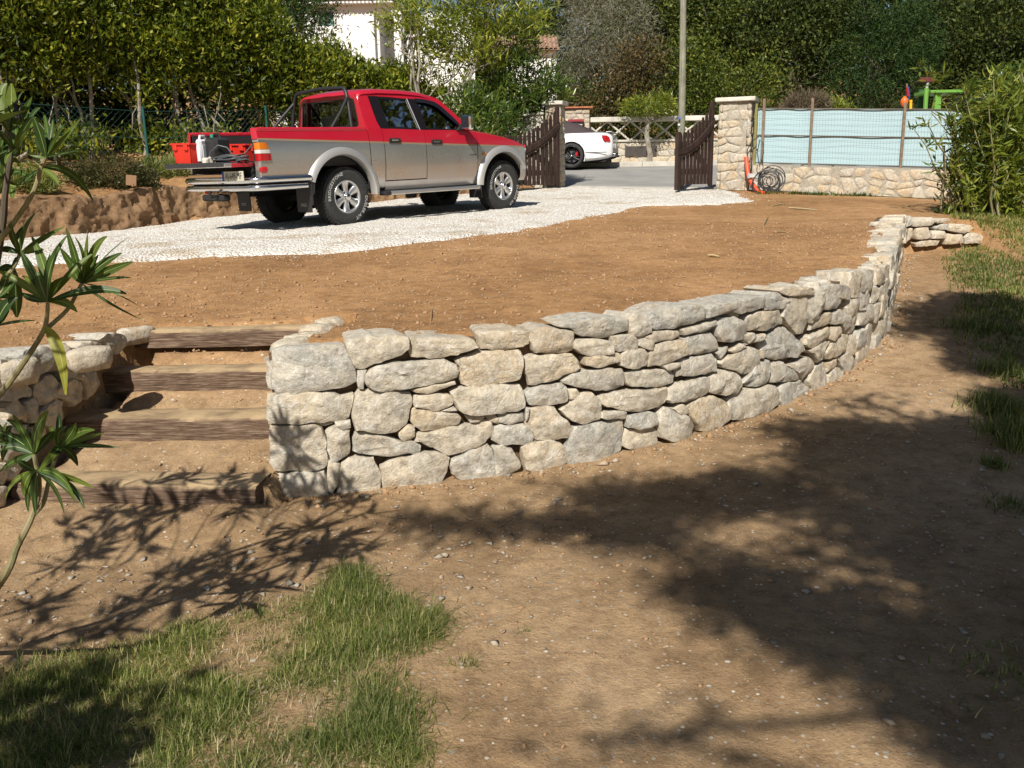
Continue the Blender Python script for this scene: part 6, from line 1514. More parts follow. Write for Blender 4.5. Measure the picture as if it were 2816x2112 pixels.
far_tree('laurel_tree', 1920, 30.5, 'bright yellow green laurel behind the pole and open gate', [(1930, 220, (1.0, .8, .9), 1), (1880, 320, (1.0, .8, .8), 1), (1990, 300, (.9, .7, .8), .9), (1900, 150, (.7, .7, .6), .6), (1820, 260, (.5, .5, .5), .5), (2080, 250, (.7, .6, .7), .7), (2110, 190, (.6, .6, .5), .4)], 15000, .125, .05, MAT['tree_laurel'], MAT['bark_dark'], 314, r0=.08)
FT = [(1830, 38, 'olive green tree with a broad crown behind the grey tree', [(1840, 60, (2.0, 1.6, 1.5), 1), (1760, 20, (1.5, 1.3, 1.2), .8), (1900, 120, (1.4, 1.2, 1.2), .8)], 'tree_mid'),
      (2060, 37, 'large olive green tree right of the pole', [(2050, 90, (2.0, 1.7, 1.6), 1), (1980, 20, (1.8, 1.4, 1.2), .8), (2120, 150, (1.5, 1.3, 1.2), .8), (2020, 190, (1.3, 1.2, 1.0), .6)], 'tree_mid'),
      (2190, 35, 'dark leafy tree with visible forked trunk above the blue fence', [(2180, 70, (1.7, 1.5, 1.5), 1), (2250, 150, (1.4, 1.2, 1.2), .9), (2160, 230, (1.0, .9, .8), .7), (2290, 40, (1.5, 1.3, 1.2), .8)], 'tree_dark'),
      (2420, 34, 'soft deep green pine over the middle of the blue fence', [(2400, 170, (1.6, 1.2, 1.1), 1), (2480, 100, (1.5, 1.2, 1.2), 1), (2350, 260, (1.4, 1.1, .8), .9), (2540, 200, (1.3, 1.0, 1.0), .8), (2450, 10, (1.6, 1.3, 1.0), .8), (2440, 270, (1.2, 1.0, .7), .7)], 'tree_pine'),
      (2620, 36, 'mixed green tree behind the green hut', [(2620, 60, (1.6, 1.3, 1.4), 1), (2560, 150, (1.2, 1.0, 1.1), .8), (2680, 170, (1.4, 1.2, 1.2), .9), (2650, 250, (1.3, 1.0, .8), .7)], 'tree_dark'),
      (2790, 33, 'shadowy tree at the right edge above the oleander', [(2780, 60, (1.5, 1.3, 1.5), 1), (2830, 180, (1.3, 1.2, 1.3), 1), (2730, 200, (1.2, 1.0, 1.0), .8), (2800, 260, (1.2, .9, .8), .7)], 'tree_dark')]
for i, (u, d_, lb, bl, mt) in enumerate(FT):
    pine = mt == 'tree_pine'
    far_tree('pine_tree' if pine else 'broadleaf_tree', u, d_, lb, bl, 20000 if pine else 15000, .17 if pine else .15, .030 if pine else .075, MAT[mt], MAT['bark_dark'], 320+i, cr=.30, r0=.16, clump=18, up=.2 if pine else .5, group='trees beyond the road')
BACK = [(1480, 58), (1620, 52), (1790, 50), (1960, 48), (2140, 47), (2320, 46), (2500, 46), (2690, 45), (2870, 44)]
for i, (u, d_) in enumerate(BACK):
    lb = f'big dark woodland tree far behind the blue fence, {ORD[i]} from the left'
    top = -60 if i > 1 else (60, 0)[i]
    far_tree('woodland_tree', u, d_, lb, [(u, top+90, (3.0, 2.0, 2.6), 1), (u+30, top+200, (2.8, 2.0, 2.2), 1), (u-20, 300, (2.6, 1.6, 1.8), .8), (u+50, top-30, (2.2, 1.8, 1.8), .7)], 11000, .24, .13, MAT['tree_dark'], MAT['bark_dark'], 350+i, cr=.42, r0=.2, group='dark woodland trees', clump=16)
far_tree('conifer_tree', 800, 42, 'dark green conifer at the left end of the white house', [(790, 20, (2.0, 1.5, 1.3), 1), (850, -20, (1.2, 1.0, .8), .8), (730, 40, (1.8, 1.4, 1.6), 1)], 9000, .2, .06, MAT['tree_pine'], MAT['bark_dark'], 371, cr=.4)
far_tree('woodland_tree', 1290, 52, 'dull green tree between the white house and the low tiled wing', [(1290, 150, (3.0, 2, 2.4), 1), (1230, 230, (2.6, 2, 2.0), .8), (1350, 230, (2.6, 2, 2.0), .8)], 9000, .24, .12, MAT['tree_mid'], MAT['bark_dark'], 372, cr=.42)
far_tree('dark_bush', 1400, 20.9, 'dark bush behind the oleander that leans over the gate pillar', [(1390, 330, (.6, .3, .5), 1), (1450, 310, (.45, .3, .5), 1), (1300, 340, (.6, .3, .5), .8)], 5000, .10, .045, MAT['tree_dark'], MAT['bark_dark'], 373, 'bush', r0=.04, cr=.15)
# clipped umbrella tree on the pavement
q = at(1785, 455, 28.5)
tt = thing('umbrella_tree', (q[0], q[1], 1.95), 'small flat-topped clipped tree on the pavement before the lattice wall', 'tree')
m = MB(); rng = np.random.default_rng(9)
P = [at(1784, 458, 28.5), at(1788, 425, 28.5), at(1783, 400, 28.5), at(1778, 370, 28.5), at(1781, 345, 28.5), at(1790, 320, 28.5)]
m.tube([tuple(p) for p in P], [.10, .085, .08, .075, .07, .04], 9)
for du in (-45, -20, 15, 40, 55): limb(m, P[4], at(1785+du, 300, 28.5)+[0, rng.normal()*.2, 0], .035, .012, rng, .06, 5, 5)
m.build('trunk', MAT['bark_pale'], tt, True, True)
B = [(tuple(at(1787, 290, 28.5)), (.66, .5, .30), 1), (tuple(at(1740, 297, 28.5)), (.35, .35, .22), .5), (tuple(at(1835, 300, 28.5)), (.32, .35, .24), .5)]
quads('crown', blob_leaves(B, 3400, .15, .028, rng, 12, .11, .7, .5), MAT['oleander_y'], tt, True)
# dry bush and shrub behind the blue fence
q = at(2215, 300, 23); db_ = thing('dry_bush', (q[0], q[1], zg(q[0], q[1])), 'rounded brown dead bush showing over the blue fence', 'bush')
B = [(tuple(at(2215, 300, 23)), (.52, .45, .36), 1), (tuple(at(2180, 312, 23)), (.35, .35, .3), .5)]
C = blob_leaves(B, 5200, .20, .012, rng, 10, .06, .8, .8); quads('twigs', C, MAT['dead'], db_, True)
MB().tube([(q[0], q[1], zg(q[0], q[1])), (q[0], q[1], q[2])], .04, 6).build('stem', MAT['bark_dark'], db_, True, True)
q = at(2300, 305, 23.2); sh = thing('leafy_shrub', (q[0], q[1], zg(q[0], q[1])), 'pale green shrub beside the dead bush over the fence', 'shrub')
quads('leaves', blob_leaves([(tuple(at(2300, 300, 23.2)), (.45, .35, .26), 1), (tuple(at(2270, 315, 23.2)), (.35, .35, .2), .6)], 1800, .11, .03, rng, 10, .08, .8, .6), MAT['oleander_y'], sh, True)
MB().tube([(q[0], q[1], zg(q[0], q[1])), (q[0], q[1], q[2])], .03, 6).build('stem', MAT['bark_dark'], sh, True, True)
# ------------------------------------------------------------------ white house on the slope
DH = 46.
def hp_(u, v, y=DH): return PY(u, v, y)
hl = hp_(845, 20); zE = hp_(950, 12)[2]
house = thing('white_house', (hl[0]+2, DH, zg(hl[0]+2, DH)), 'white rendered house with tiled eaves, window and columned porch above the hedge', 'house')
x0 = hp_(760, 0)[0]; x1 = hp_(1025, 0)[0]; x2 = hp_(1100, 0)[0]; x3 = hp_(1180, 0)[0]; zb = 3.2
def wallbox(a, b, nm, mat, **k): 
    c = [(p+q)/2 for p, q in zip(a, b)]; d = [abs(q-p) for p, q in zip(a, b)]; return MB().box(c, d).build(nm, mat, house, world=True)
wx0, wx1 = hp_(876, 40)[0], hp_(917, 40)[0]; wz0, wz1 = hp_(890, 72)[2], hp_(890, 31)[2]
# front wall in pieces round the window
wallbox((x0, DH, zb), (wx0, DH+.3, zE), 'wall', MAT['render_white']); wallbox((wx1, DH, zb), (x1, DH+.3, zE), 'wall', MAT['render_white'])
wallbox((wx0, DH, zb), (wx1, DH+.3, wz0), 'wall', MAT['render_white']); wallbox((wx0, DH, wz1), (wx1, DH+.3, zE), 'wall', MAT['render_white'])
wn = MB().box(((wx0+wx1)/2, DH+.2, (wz0+wz1)/2), (wx1-wx0, .04, wz1-wz0)).build('window', MAT['interior'], house, world=True)
for k in (0, 1):
    w2 = (wx1-wx0)/2; MB().box((wx0+w2*(k+.5), DH+.15, (wz0+wz1)/2), (w2*.62, .03, (wz1-wz0)*.92)).build('curtain', MAT['shutter'], wn, world=False).location = -Vector((0, 0, 0))
for o in wn.children: o.location = -Vector(house.location)
for a, b in (((wx0-.14, DH-.03, wz0-.1), (wx0, DH+.05, wz1+.14)), ((wx1, DH-.03, wz0-.1), (wx1+.14, DH+.05, wz1+.14)), ((wx0, DH-.03, wz1), (wx1, DH+.05, wz1+.14))): wallbox(a, b, 'window_surround', MAT['concrete_pale'])
wallbox((wx0, DH-.01, wz1-.05), (wx1, DH+.14, wz1-.001), 'lintel', MAT['purple'])
# porch recess, column, side wall
wallbox((x1, DH+2.6, zb), (x2+3.4, DH+2.8, zE), 'porch_back_wall', MAT['render_white']); wallbox((x1-.02, DH+.3, zb), (x1+.2, DH+2.6, zE-.01), 'porch_side_wall', MAT['render_white'])
wallbox((x1+.0, DH-.02, zE-.32), (x2+.05, DH+2.58, zE-.02), 'porch_ceiling', MAT['render_white'])
wallbox((x1+.9, DH+2.5, zb+3.6), (x1+1.7, DH+2.62, zE-.9), 'porch_door', MAT['shutter'])
cx = hp_(1091, 0)[0]; wallbox((cx-.2, DH-.05, zb), (cx+.2, DH+.35, zE-.30), 'column', MAT['render_white']); wallbox((cx-.28, DH-.12, zE-.50), (cx+.28, DH+.42, zE-.3), 'capital', MAT['render_white'])
# eaves: scalloped row of tile ends and the roof slope
rr = MB()
for k, xx in enumerate(np.arange(x0, x2+.1, .19)):
    t_ = MB()
    pts = [(xx+.085*math.cos(a), .085*math.sin(a)) for a in np.linspace(0, math.pi, 7)]
    m = MB().grid([[(px_, DH-.55+L*math.cos(.35), zE+.12+pz_*.8+L*math.sin(.35)) for px_, pz_ in pts] for L in (0, 1.2, 3.2)])
    o = m.build('roof_tile', MAT['roof'], house, True, True); mm = o.modifiers.new('thick', 'SOLIDIFY'); mm.thickness = .02
    MB().prism([(xx-.07, 0, zE-.02), (xx+.07, 0, zE-.02), (xx+.09, 0, zE+.12), (xx-.09, 0, zE+.12)], (0, DH-.45, 0), (0, DH+.02, 0)).build('eave_scallop', MAT['render_white'], house, world=True)
MB().grid([[(xx, DH-.5+L*math.cos(.35), zE+.10+L*math.sin(.35)) for xx in (x0-.2, x2+.3)] for L in (0, 3.4)]).build('roof_deck', MAT['roof'], house, world=True)
# terrace with balustrade right of the porch
tz = hp_(1180, 128)[2]; tz2 = hp_(1180, 92)[2]
wallbox((x2-.2, DH+.3, zb), (x3+1.5, DH+.6, tz), 'terrace_wall', MAT['render_white'])
wallbox((x2+.1, DH+.25, tz), (x3+1.5, DH+.65, tz+.1), 'terrace_plinth', MAT['render_white']); wallbox((x2+.1, DH+.25, tz2-.1), (x3+1.5, DH+.65, tz2), 'handrail', MAT['render_white'])
for xx in np.arange(x2+.25, x3+1.4, .24):
    MB().lathe([(.05, 0), (.085, .15), (.05, .32), (.035, .45), (.06, .55)], (xx, DH+.45, tz+.1), 'z', 8).build('baluster', MAT['render_white'], house, True, True)
# lower wing with its own tiled roof
wing = thing('lower_wing', (hp_(1420, 100)[0], 44, zg(1, 44)), 'low white building with a terracotta tiled roof behind the oleanders', 'house')
a0, a1 = hp_(1390, 0, 44)[0], hp_(1530, 0, 44)[0]; ze = hp_(1440, 140, 44)[2]; zt_ = hp_(1440, 98, 44)[2]
MB().box(((a0+a1)/2, 44.2, (zb+ze)/2), (a1-a0, .3, ze-zb)).build('wall', MAT['render_white'], wing, world=True)
for xx in np.arange(hp_(1345, 0, 44)[0], a1+.1, .2):
    pts = [(xx+.09*math.cos(a), .09*math.sin(a)) for a in np.linspace(0, math.pi, 6)]
    o = MB().grid([[(px_, 43.7+L*math.cos(.4), ze+pz_+L*math.sin(.4)) for px_, pz_ in pts] for L in (0, 1.1, 2.2)]).build('roof_tile', MAT['roof'], wing, True, True)
MB().grid([[(xx, 43.7+L*math.cos(.4), ze-.01+L*math.sin(.4)) for xx in (hp_(1340, 0, 44)[0], a1+.1)] for L in (0, 2.2)]).build('roof_deck', MAT['roof'], wing, world=True)
# pale garden wall seen through the lower hedge
gw = thing('garden_wall', (hp_(900, 330, 30)[0], 30, zg(-5, 30)), 'white garden wall glimpsed through the lower hedge behind the pickup', 'wall')
b0, b1 = hp_(760, 300, 30)[0], hp_(1240, 300, 30)[0]; zw0, zw1 = zg(-5, 30)-1.5, hp_(900, 285, 30)[2]
MB().box(((b0+b1)/2, 30.1, (zw0+zw1)/2), (b1-b0, .25, zw1-zw0)).build('wall_face', MAT['render_white'], gw, world=True)
MB().bbox(((b0+b1)/2, 30.1, zw1+.04), (b1-b0+.1, .35, .08), .01).build('coping', MAT['concrete_pale'], gw, world=True)
# stone wall running left from the gate, behind the left leaf
sw_ = thing('boundary_wall', (-1.6, 20.9, 1.5), 'weathered grey wall running left from the narrow gate pillar', 'wall')
pA = PLC+np.array([-.2, .15]); 
MB().box((pA[0]-1.35*GLD[0], pA[1]-1.35*GLD[1], 2.05), (2.6, .24, 1.7), Mx).build('wall_body', MAT['concrete'], sw_, world=True)
MB().bbox((pA[0]-1.35*GLD[0], pA[1]-1.35*GLD[1], 2.93), (2.64, .32, .06), .01, Mx).build('coping', MAT['concrete_pale'], sw_, world=True)
# ------------------------------------------------------------------ playground things behind the blue fence
q = hp_(2620, 290, 21.5)
hut = thing('green_hut', (q[0], 21.5, zg(q[0], 21.5)), 'lime green hut with a dark window behind the right end of the blue fence', 'hut')
def hb(u0, v0, u1, v1, y, th_, nm, mat, t, bev=.01):
    a = hp_(u0, v1, y); b = hp_(u1, v0, y); return MB().bbox(((a[0]+b[0])/2, y+th_/2, (a[2]+b[2])/2), (b[0]-a[0], th_, b[2]-a[2]), bev).build(nm, MAT[mat], t, world=True)
hb(2560, 250, 2592, 420, 21.5, .12, 'corner_panel', 'limegreen', hut); hb(2560, 246, 2650, 256, 21.45, .9, 'roof_edge', 'limegreen', hut); hb(2592, 262, 2720, 420, 21.9, .1, 'dark_window', 'interior', hut)
hb(2604, 268, 2700, 305, 21.78, .03, 'window_pane', 'glass', hut); hb(2700, 250, 2730, 420, 21.5, .12, 'corner_panel', 'limegreen', hut); hb(2515, 246, 2560, 420, 22.4, .1, 'rear_panel', 'darkgreen', hut)
sp = thing('board_post', (hp_(2547, 300, 21.2)[0], 21.2, zg(hp_(2547, 300, 21.2)[0], 21.2)), 'leaning lime green post topped by a maroon board', 'post')
MB().tube([tuple(hp_(2538, 420, 21.2)), tuple(hp_(2548, 242, 21.2))], .05, 8).build('post', MAT['limegreen'], sp, True, True)
MB().tube([tuple(hp_(2548, 244, 21.2)), tuple(hp_(2552, 226, 21.2))], .03, 8).build('neck', MAT['greybox'], sp, True, True)
hb(2531, 212, 2570, 226, 21.15, .12, 'board', 'maroon', sp)
st_ = thing('pole_with_float', (hp_(2492, 300, 20.8)[0], 20.8, zg(hp_(2492, 300, 20.8)[0], 20.8)), 'thin brown pole with an orange float tied to it above the fence', 'pole')
MB().tube([tuple(hp_(2488, 420, 20.8)), tuple(hp_(2494, 230, 20.8))], .018, 7).build('pole', MAT['rust'], st_, True, True)
c = hp_(2487, 280, 20.75); MB().lathe([(.0, -.11), (.05, -.10), (.085, -.03), (.08, .05), (.03, .11), (0, .12)], tuple(c), 'z', 14).build('float', MAT['orangepaint'], st_, True, True)
MB().tube([tuple(hp_(2496, 238, 20.8)), tuple(hp_(2499, 262, 20.8)), tuple(hp_(2497, 275, 20.8))], .028, 6).build('blue_strap', MAT['bluepaint'], st_, True, True); MB().tube([tuple(hp_(2494, 240, 20.75)), tuple(hp_(2497, 265, 20.75))], .025, 6).build('red_strap', MAT['redlens'], st_, True, True)
yp_ = thing('yellow_post', (hp_(2504, 300, 20.7)[0], 20.7, zg(hp_(2504, 300, 20.7)[0], 20.7)), 'short yellow post between the orange float and the green post', 'post')
MB().tube([tuple(hp_(2500, 420, 20.7)), tuple(hp_(2505, 277, 20.7))], .03, 8).build('shaft', MAT['yellow'], yp_, True, True)
MB().lathe([(0, .02), (.034, .015), (.034, -.03)], tuple(hp_(2505, 277, 20.7)), 'z', 10).build('cap', MAT['yellow'], yp_, True, True)
# ------------------------------------------------------------------ green mesh fence and plants on the bank
fence = thing('mesh_fence', (-6, 16.6, 1.7), 'low dark green wire mesh fence in front of the hedge', 'fence')
FP = [(-9.6, 13.5), (-8.2, 15.0), (at(411, 464, 16.3)[0], 16.3), (at(742, 440, 18.1)[0], 18.1), (-2.9, 19.9)]
for x, y in FP:
    z = zg(x, y); MB().tube([(x, y, z-.1), (x-.01, y, z+1.06)], .024, 8).build('post', MAT['greenpost'], fence, True, True)
    MB().lathe([(0, 1.085), (.028, 1.075), (.03, 1.05)], (x-.01, y, z), 'z', 8).build('post_cap', MAT['greenpost'], fence, True, True)
m = MB()
for (xa, ya), (xb_, yb_) in zip(FP[:-1], FP[1:]):
    L = math.hypot(xb_-xa, yb_-ya); n = int(L/.10); za, zb2 = zg(xa, ya), zg(xb_, yb_)
    for i in range(n):
        for s in (-1, 1):
            t0, t1 = i/n, (i+s*9)/n
            if 0 <= t1 <= 1: m.tube([(xa+(xb_-xa)*t0, ya+(yb_-ya)*t0, za+(zb2-za)*t0+.05), (xa+(xb_-xa)*t1, ya+(yb_-ya)*t1, za+(zb2-za)*t1+.98)], .0022, 3, False)
o = m.build('wire_mesh', MAT['greenwire'], fence, False, True); o['kind'] = 'stuff'
for h in (.08, .55, 1.0):
    MB().tube([(x, y, zg(x, y)+h) for x, y in FP], .005, 5).build('line_wire', MAT['greenwire'], fence, True, True)
rng = np.random.default_rng(17)
q = at(290, 478, 14.3); cov = thing('ground_cover_shrub', (q[0], q[1], zg(q[0], q[1])), 'low brownish green shrub spilling over the top of the earth bank', 'shrub')
B = [((q[0], q[1]+.2, zg(q[0], q[1]+.3)+.12), (.62, .4, .26), 1), ((q[0]-.35, q[1]-.05, zg(q[0]-.35, q[1])+.05), (.35, .3, .2), .6), ((q[0]+.35, q[1]+.3, zg(q[0]+.35, q[1]+.3)+.08), (.35, .3, .2), .6)]
quads('leaves', blob_leaves(B, 7000, .055, .022, rng, 10, .06, .7, .75), MAT['ground_cover'], cov, True)
B2 = [((q[0], q[1]+.2, zg(q[0], q[1]+.3)+.2), (.55, .36, .22), 1)]; quads('dry_tips', blob_leaves(B2, 2200, .10, .006, rng, 8, .05, 1.0, .9), MAT['tree_rust'], cov, True)
for i, (u, v, d_, rx_, n, lb) in enumerate(((60, 480, 13.2, .55, 2600, 'weedy green tuft with yellow flowers at the left end of the bank'), (455, 455, 15.9, .5, 2200, 'green weeds with a yellow flower beside the left fence post'), (560, 440, 17.0, .6, 1800, 'grassy weeds on the bank behind the lowered tailgate'))):
    q = at(u, v, d_); z = zg(q[0], q[1]); t = thing('weeds', (q[0], q[1], z), lb, 'weeds', 'weeds on the bank')
    quads('leaves', blob_leaves([((q[0], q[1], z+.12), (rx_, .35, .16), 1)], n, .13, .014, rng, 10, .06, 1.6, .6), MAT['grass'], t, True)
    if i < 2:
        C = np.array([q[0], q[1]-.1, z+.34])+rng.normal(size=(7, 3))*[.12 if i == 0 else .05, .05, .03]
        for c in C[:6 if i == 0 else 3]:
            f_ = MB()
            for k in range(6): a = k*1.047; f_.add([c, c+[.028*math.cos(a-.4), .028*math.sin(a-.4)-.01, .012], c+[.04*math.cos(a), .04*math.sin(a)-.01, .016], c+[.028*math.cos(a+.4), .028*math.sin(a+.4)-.01, .012]], [(0, 1, 2, 3)])
            f_.build('flower', MAT['yellowflower'], t, False, True)
q = at(363, 500, 14.1); bd = thing('earth_board', (q[0], q[1], zg(q[0], q[1])), 'short brown board stuck upright in the top of the bank', 'board')
MB().bbox((q[0], q[1]-.02, q[2]+.02), (.17, .03, .16), .006, np.array([[.9, -.1, .1], [.1, .98, .1], [-.1, -.1, .98]])).build('plank', MAT['leafdry'], bd, world=True)
MB().bbox((q[0]+.02, q[1]-.04, q[2]-.05), (.03, .02, .05), .004).build('batten', MAT['leafdry'], bd, world=True)
m = MB()
for u, v, du, dv in ((120, 560, 20, 40), (310, 520, 18, 45), (300, 545, 10, 30), (365, 560, -6, 40), (180, 530, 30, 20), (250, 535, 20, 14), (430, 525, 12, 40)):
    a = at(u, v, 13.4 if u < 200 else 14.2); p = np.array([a[0], a[1]]); zz = a[2]
    # settle on the bank's face
    for yy in np.arange(12.2, 16.5, .04):
        pp = at(u, v, yy)
        if pp[2] < float(height(np.array([pp[0]]), np.array([yy]))[0]): break
    p0 = at(u, v, yy-.03); p1 = at(u+du, v+dv, yy-.06); m.tube([tuple(p0), tuple((p0+p1)/2+[.02, -.02, .02]), tuple(p1)], [.008, .014, .005], 5)
o = m.build('bank_roots', MAT['bark_dark'], None, True); tag(o, 'dark broken roots sticking out of the cut earth bank', None, None, 'stuff')
# ------------------------------------------------------------------ foreground oleander
def _rib():
    return plain('oleander_midrib', (.26, .30, .09), .5)
MAT['rib'] = _rib()
def fore_leaf_mat(name, c1, c2, c3):
    m, t, b = M_(name); L = t.links; tc = t.nodes.new('ShaderNodeTexCoord').outputs['Object']; oi = t.nodes.new('ShaderNodeObjectInfo')
    r = ramp(t, [(0, c1), (.6, c2), (1, c3)]); L.new(oi.outputs['Random'], r.inputs[0])
    n = noise(t, 55, 4, .6, tc); rn = ramp(t, [(.3, (.78, .8, .78)), (.7, (1.12, 1.1, 1.0))]); L.new(n.outputs[0], rn.inputs[0])
    c = mixc(t, 1.0, r.outputs[0], rn.outputs[0], 'MULTIPLY'); L.new(c, b.inputs['Base Color']); b.inputs['Roughness'].default_value = .48; b.inputs['Specular IOR Level'].default_value = .35
    tr = t.nodes.new('ShaderNodeBsdfTranslucent'); L.new(mixc(t, 1.0, c, (1.3, 1.25, .45), 'MULTIPLY'), tr.inputs[0])
    mx = t.nodes.new('ShaderNodeMixShader'); mx.inputs[0].default_value = .32; L.new(b.outputs[0], mx.inputs[1]); L.new(tr.outputs[0], mx.inputs[2]); L.new(mx.outputs[0], t.nodes['Material Output'].inputs[0])
    bump(t, n.outputs[0], .3, .002, b); return m
MAT['fleaf'] = fore_leaf_mat('oleander_leaf_near', (.025, .058, .014), (.062, .115, .02), (.15, .20, .032)); MAT['fleafy'] = fore_leaf_mat('oleander_leaf_yellow', (.20, .21, .025), (.24, .24, .03), (.28, .27, .035))
def near_leaf(p0, p1, ctrl, w, parent, mat, rng, face):
    n = 10; T = np.linspace(0, 1, n+1)[:, None]; B = (1-T)**2*p0+2*T*(1-T)*ctrl+T*T*p1; dB = unit(2*(1-T)*(ctrl-p0)+2*T*(p1-ctrl))
    S = unit(np.cross(dB, face)); Nn = np.cross(S, dB); prof = np.sin(np.pi*np.clip(T[:, 0]*.93+.035, 0, 1))**.8*(1-.25*T[:, 0]); V = []
    for i in range(n+1):
        hw = w/2*prof[i]
        for k, f in ((-1, .10), (-.5, .02), (-.055, 0), (.055, 0), (.5, .02), (1, .10)): V.append(B[i]+S[i]*hw*k+Nn[i]*hw*f*1.6)
    Fc = []; mi = []
    for i in range(n):
        for j in range(5): Fc.append((i*6+j, i*6+j+1, (i+1)*6+j+1, (i+1)*6+j)); mi.append(1 if j == 2 else 0)
    o = mk('leaf', V, Fc, [mat, MAT['rib']], parent, True, True, True); o.data.polygons.foreach_set('material_index', mi); return o
fo = thing('oleander_plant', (-1.75, 2.35, 0), 'oleander with long dark green leaves at the left edge in front', 'oleander')
rng = np.random.default_rng(71)
Z7 = (0, 200, 2.074)
LV = [  # zoom, base, depth, [(tip u, v, width, ctrl or None, yellow)]
 (Z7, (55, 335), 2.50, [(65, 60, 52, None), (-12, 105, 46, None), (182, 138, 34, None), (132, 105, 20, None), (0, 385, 40, None), (-20, 250, 44, None)]),
 (Z7, (85, 435), 2.46, [(85, 298, 38, None), (190, 248, 32, None), (-10, 470, 34, None), (150, 330, 30, None), (10, 330, 36, None), (30, 520, 30, None)]),
 (Z7, (262, 482), 2.42, [(188, 248, 46, None), (245, 225, 32, None), (302, 265, 28, None), (370, 290, 26, (300, 400)), (470, 250, 32, (350, 400)), (236, 340, 44, None), (505, 428, 14, None), (335, 490, 22, None), (170, 470, 14, None)]),
 (Z7, (232, 548), 2.44, [(530, 728, 36, (400, 500)), (335, 642, 28, (300, 565)), (85, 540, 26, None), (120, 640, 24, None)]),
 (Z7, (115, 1030), 2.52, [(60, 850, 32, None), (206, 800, 30, None), (150, 868, 36, None), (-20, 1012, 30, None), (365, 880, 28, (230, 950)), (60, 1120, 26, None), (250, 1010, 30, None)]),
 (Z7, (272, 1305), 2.40, [(182, 935, 54, None), (382, 930, 42, None), (285, 1035, 40, None), (525, 1035, 36, (420, 1110)), (118, 1015, 40, (170, 1120)), (-20, 1125, 36, (130, 1190)), (722, 1262, 44, (560, 1195)), (440, 1364, 40, (370, 1280)), (375, 1165, 54, None), (125, 1255, 32, (160, 1290)), (130, 1160, 40, None), (210, 1130, 44, None)]),
 (Z7, (468, 1200), 2.47, [(378, 885, 42, None), (500, 915, 34, None), (612, 935, 36, None), (695, 1028, 38, (560, 1090)), (757, 1078, 42, (600, 1130)), (748, 1168, 16, None), (790, 1328, 9, None), (805, 1408, 13, (560, 1290)), (345, 1000, 38, None), (420, 1060, 42, None), (560, 1040, 34, None), (430, 940, 26, None), (735, 935, 6, (600, 1030))]),
 (Z7, (88, 1135), 2.55, [(96, 1395, 58, None), (0, 1275, 46, None), (-20, 1150, 40, None)]),
 (Z7, (-20, 1445), 2.5, [(200, 1412, 14, None), (60, 1330, 40, None), (100, 1280, 50, None)]),
 (Z7, (150, 300), 2.64, [(230, 200, 30, None), (120, 190, 30, None), (200, 330, 28, None), (90, 240, 30, None), (160, 170, 24, None), (240, 290, 24, None)]),
 (Z7, (10, 260), 2.60, [(40, 60, 44, None), (-30, 90, 40, None), (90, 160, 36, None), (-20, 190, 40, None), (60, 240, 30, None)]),
 (Z7, (20, 600), 2.62, [(90, 470, 40, None), (-20, 520, 44, None), (130, 560, 34, None), (60, 450, 36, None), (110, 640, 34, None), (-10, 700, 40, None), (70, 720, 34, None), (180, 610, 26, None)]),
 (Z7, (0, 480), 2.66, [(70, 380, 40, None), (100, 460, 36, None), (30, 350, 40, None), (120, 520, 30, None), (60, 560, 36, None), (140, 400, 30, None)]),
 (Z7, (-15, 1290), 2.6, [(70, 1180, 44, None), (60, 1290, 40, None), (40, 1130, 44, None), (80, 1360, 36, None), (20, 1430, 40, None)]),
 (ZE, (60, 1100), 2.58, [(-20, 930, 60, None), (110, 960, 60, None), (180, 1040, 56, None), (150, 1150, 50, None), (20, 1250, 50, None), (60, 930, 50, None)]),
 (ZE, (288, 1195), 2.42, [(110, 858, 64, None), (238, 928, 56, None), (412, 828, 64, None), (-10, 1008, 74, None), (-30, 1100, 60, None), (55, 905, 50, None), (455, 1000, 60, None), (-10, 1180, 50, None), (0, 1345, 46, None), (148, 1285, 52, None), (370, 880, 50, None), (180, 980, 60, None), (330, 930, 56, None)]),
 (ZE, (502, 1132), 2.46, [(490, 848, 62, None), (642, 928, 64, None), (800, 990, 62, None), (880, 1012, 40, None), (1012, 1140, 32, None), (656, 1292, 54, (610, 1160)), (440, 1192, 60, None), (398, 1215, 60, None), (560, 960, 52, None), (330, 1330, 50, None), (420, 960, 54, None)]),
 (ZE, (302, 1335), 2.38, [(205, 1545, 62, (190, 1390)), (240, 1680, 56, (215, 1500)), (300, 1710, 62, (290, 1500)), (542, 1690, 62, (490, 1430)), (632, 1562, 62, (510, 1290)), (792, 1480, 50, (600, 1370)), (712, 1655, 54, (660, 1430)), (48, 1572, 42, (80, 1390)), (640, 1605, 50, (560, 1400)), (160, 1250, 50, None)]),
]
for Z, b, d0, L in LV:
    for e in L:
        tu, tv, w, c = e; f = lambda q: (Z[0]+q[0]/Z[2], Z[1]+q[1]/Z[2])
        d1 = d0+rng.normal()*.06; p0 = PY(*f(b), d0); p1 = PY(*f((tu, tv)), d1)
        ct = PY(*f(c), (d0+d1)/2) if c else (p0+p1)/2+np.array([0, 0, .012])+rng.normal(size=3)*.012
        face = unit(np.array([rng.normal()*.35, -1.0, .35+rng.normal()*.3])); near_leaf(p0, p1, ct, w/Z[2]*d0/F_PX*1.45, fo, MAT['fleaf'], rng, face)
p0 = PY(120, 899, 2.38); p1 = PY(181, 1086, 2.33); near_leaf(p0, p1, PY(172, 930, 2.34), 38*2.38/F_PX, fo, MAT['fleafy'], rng, unit(np.array([.1, -1, .3])))
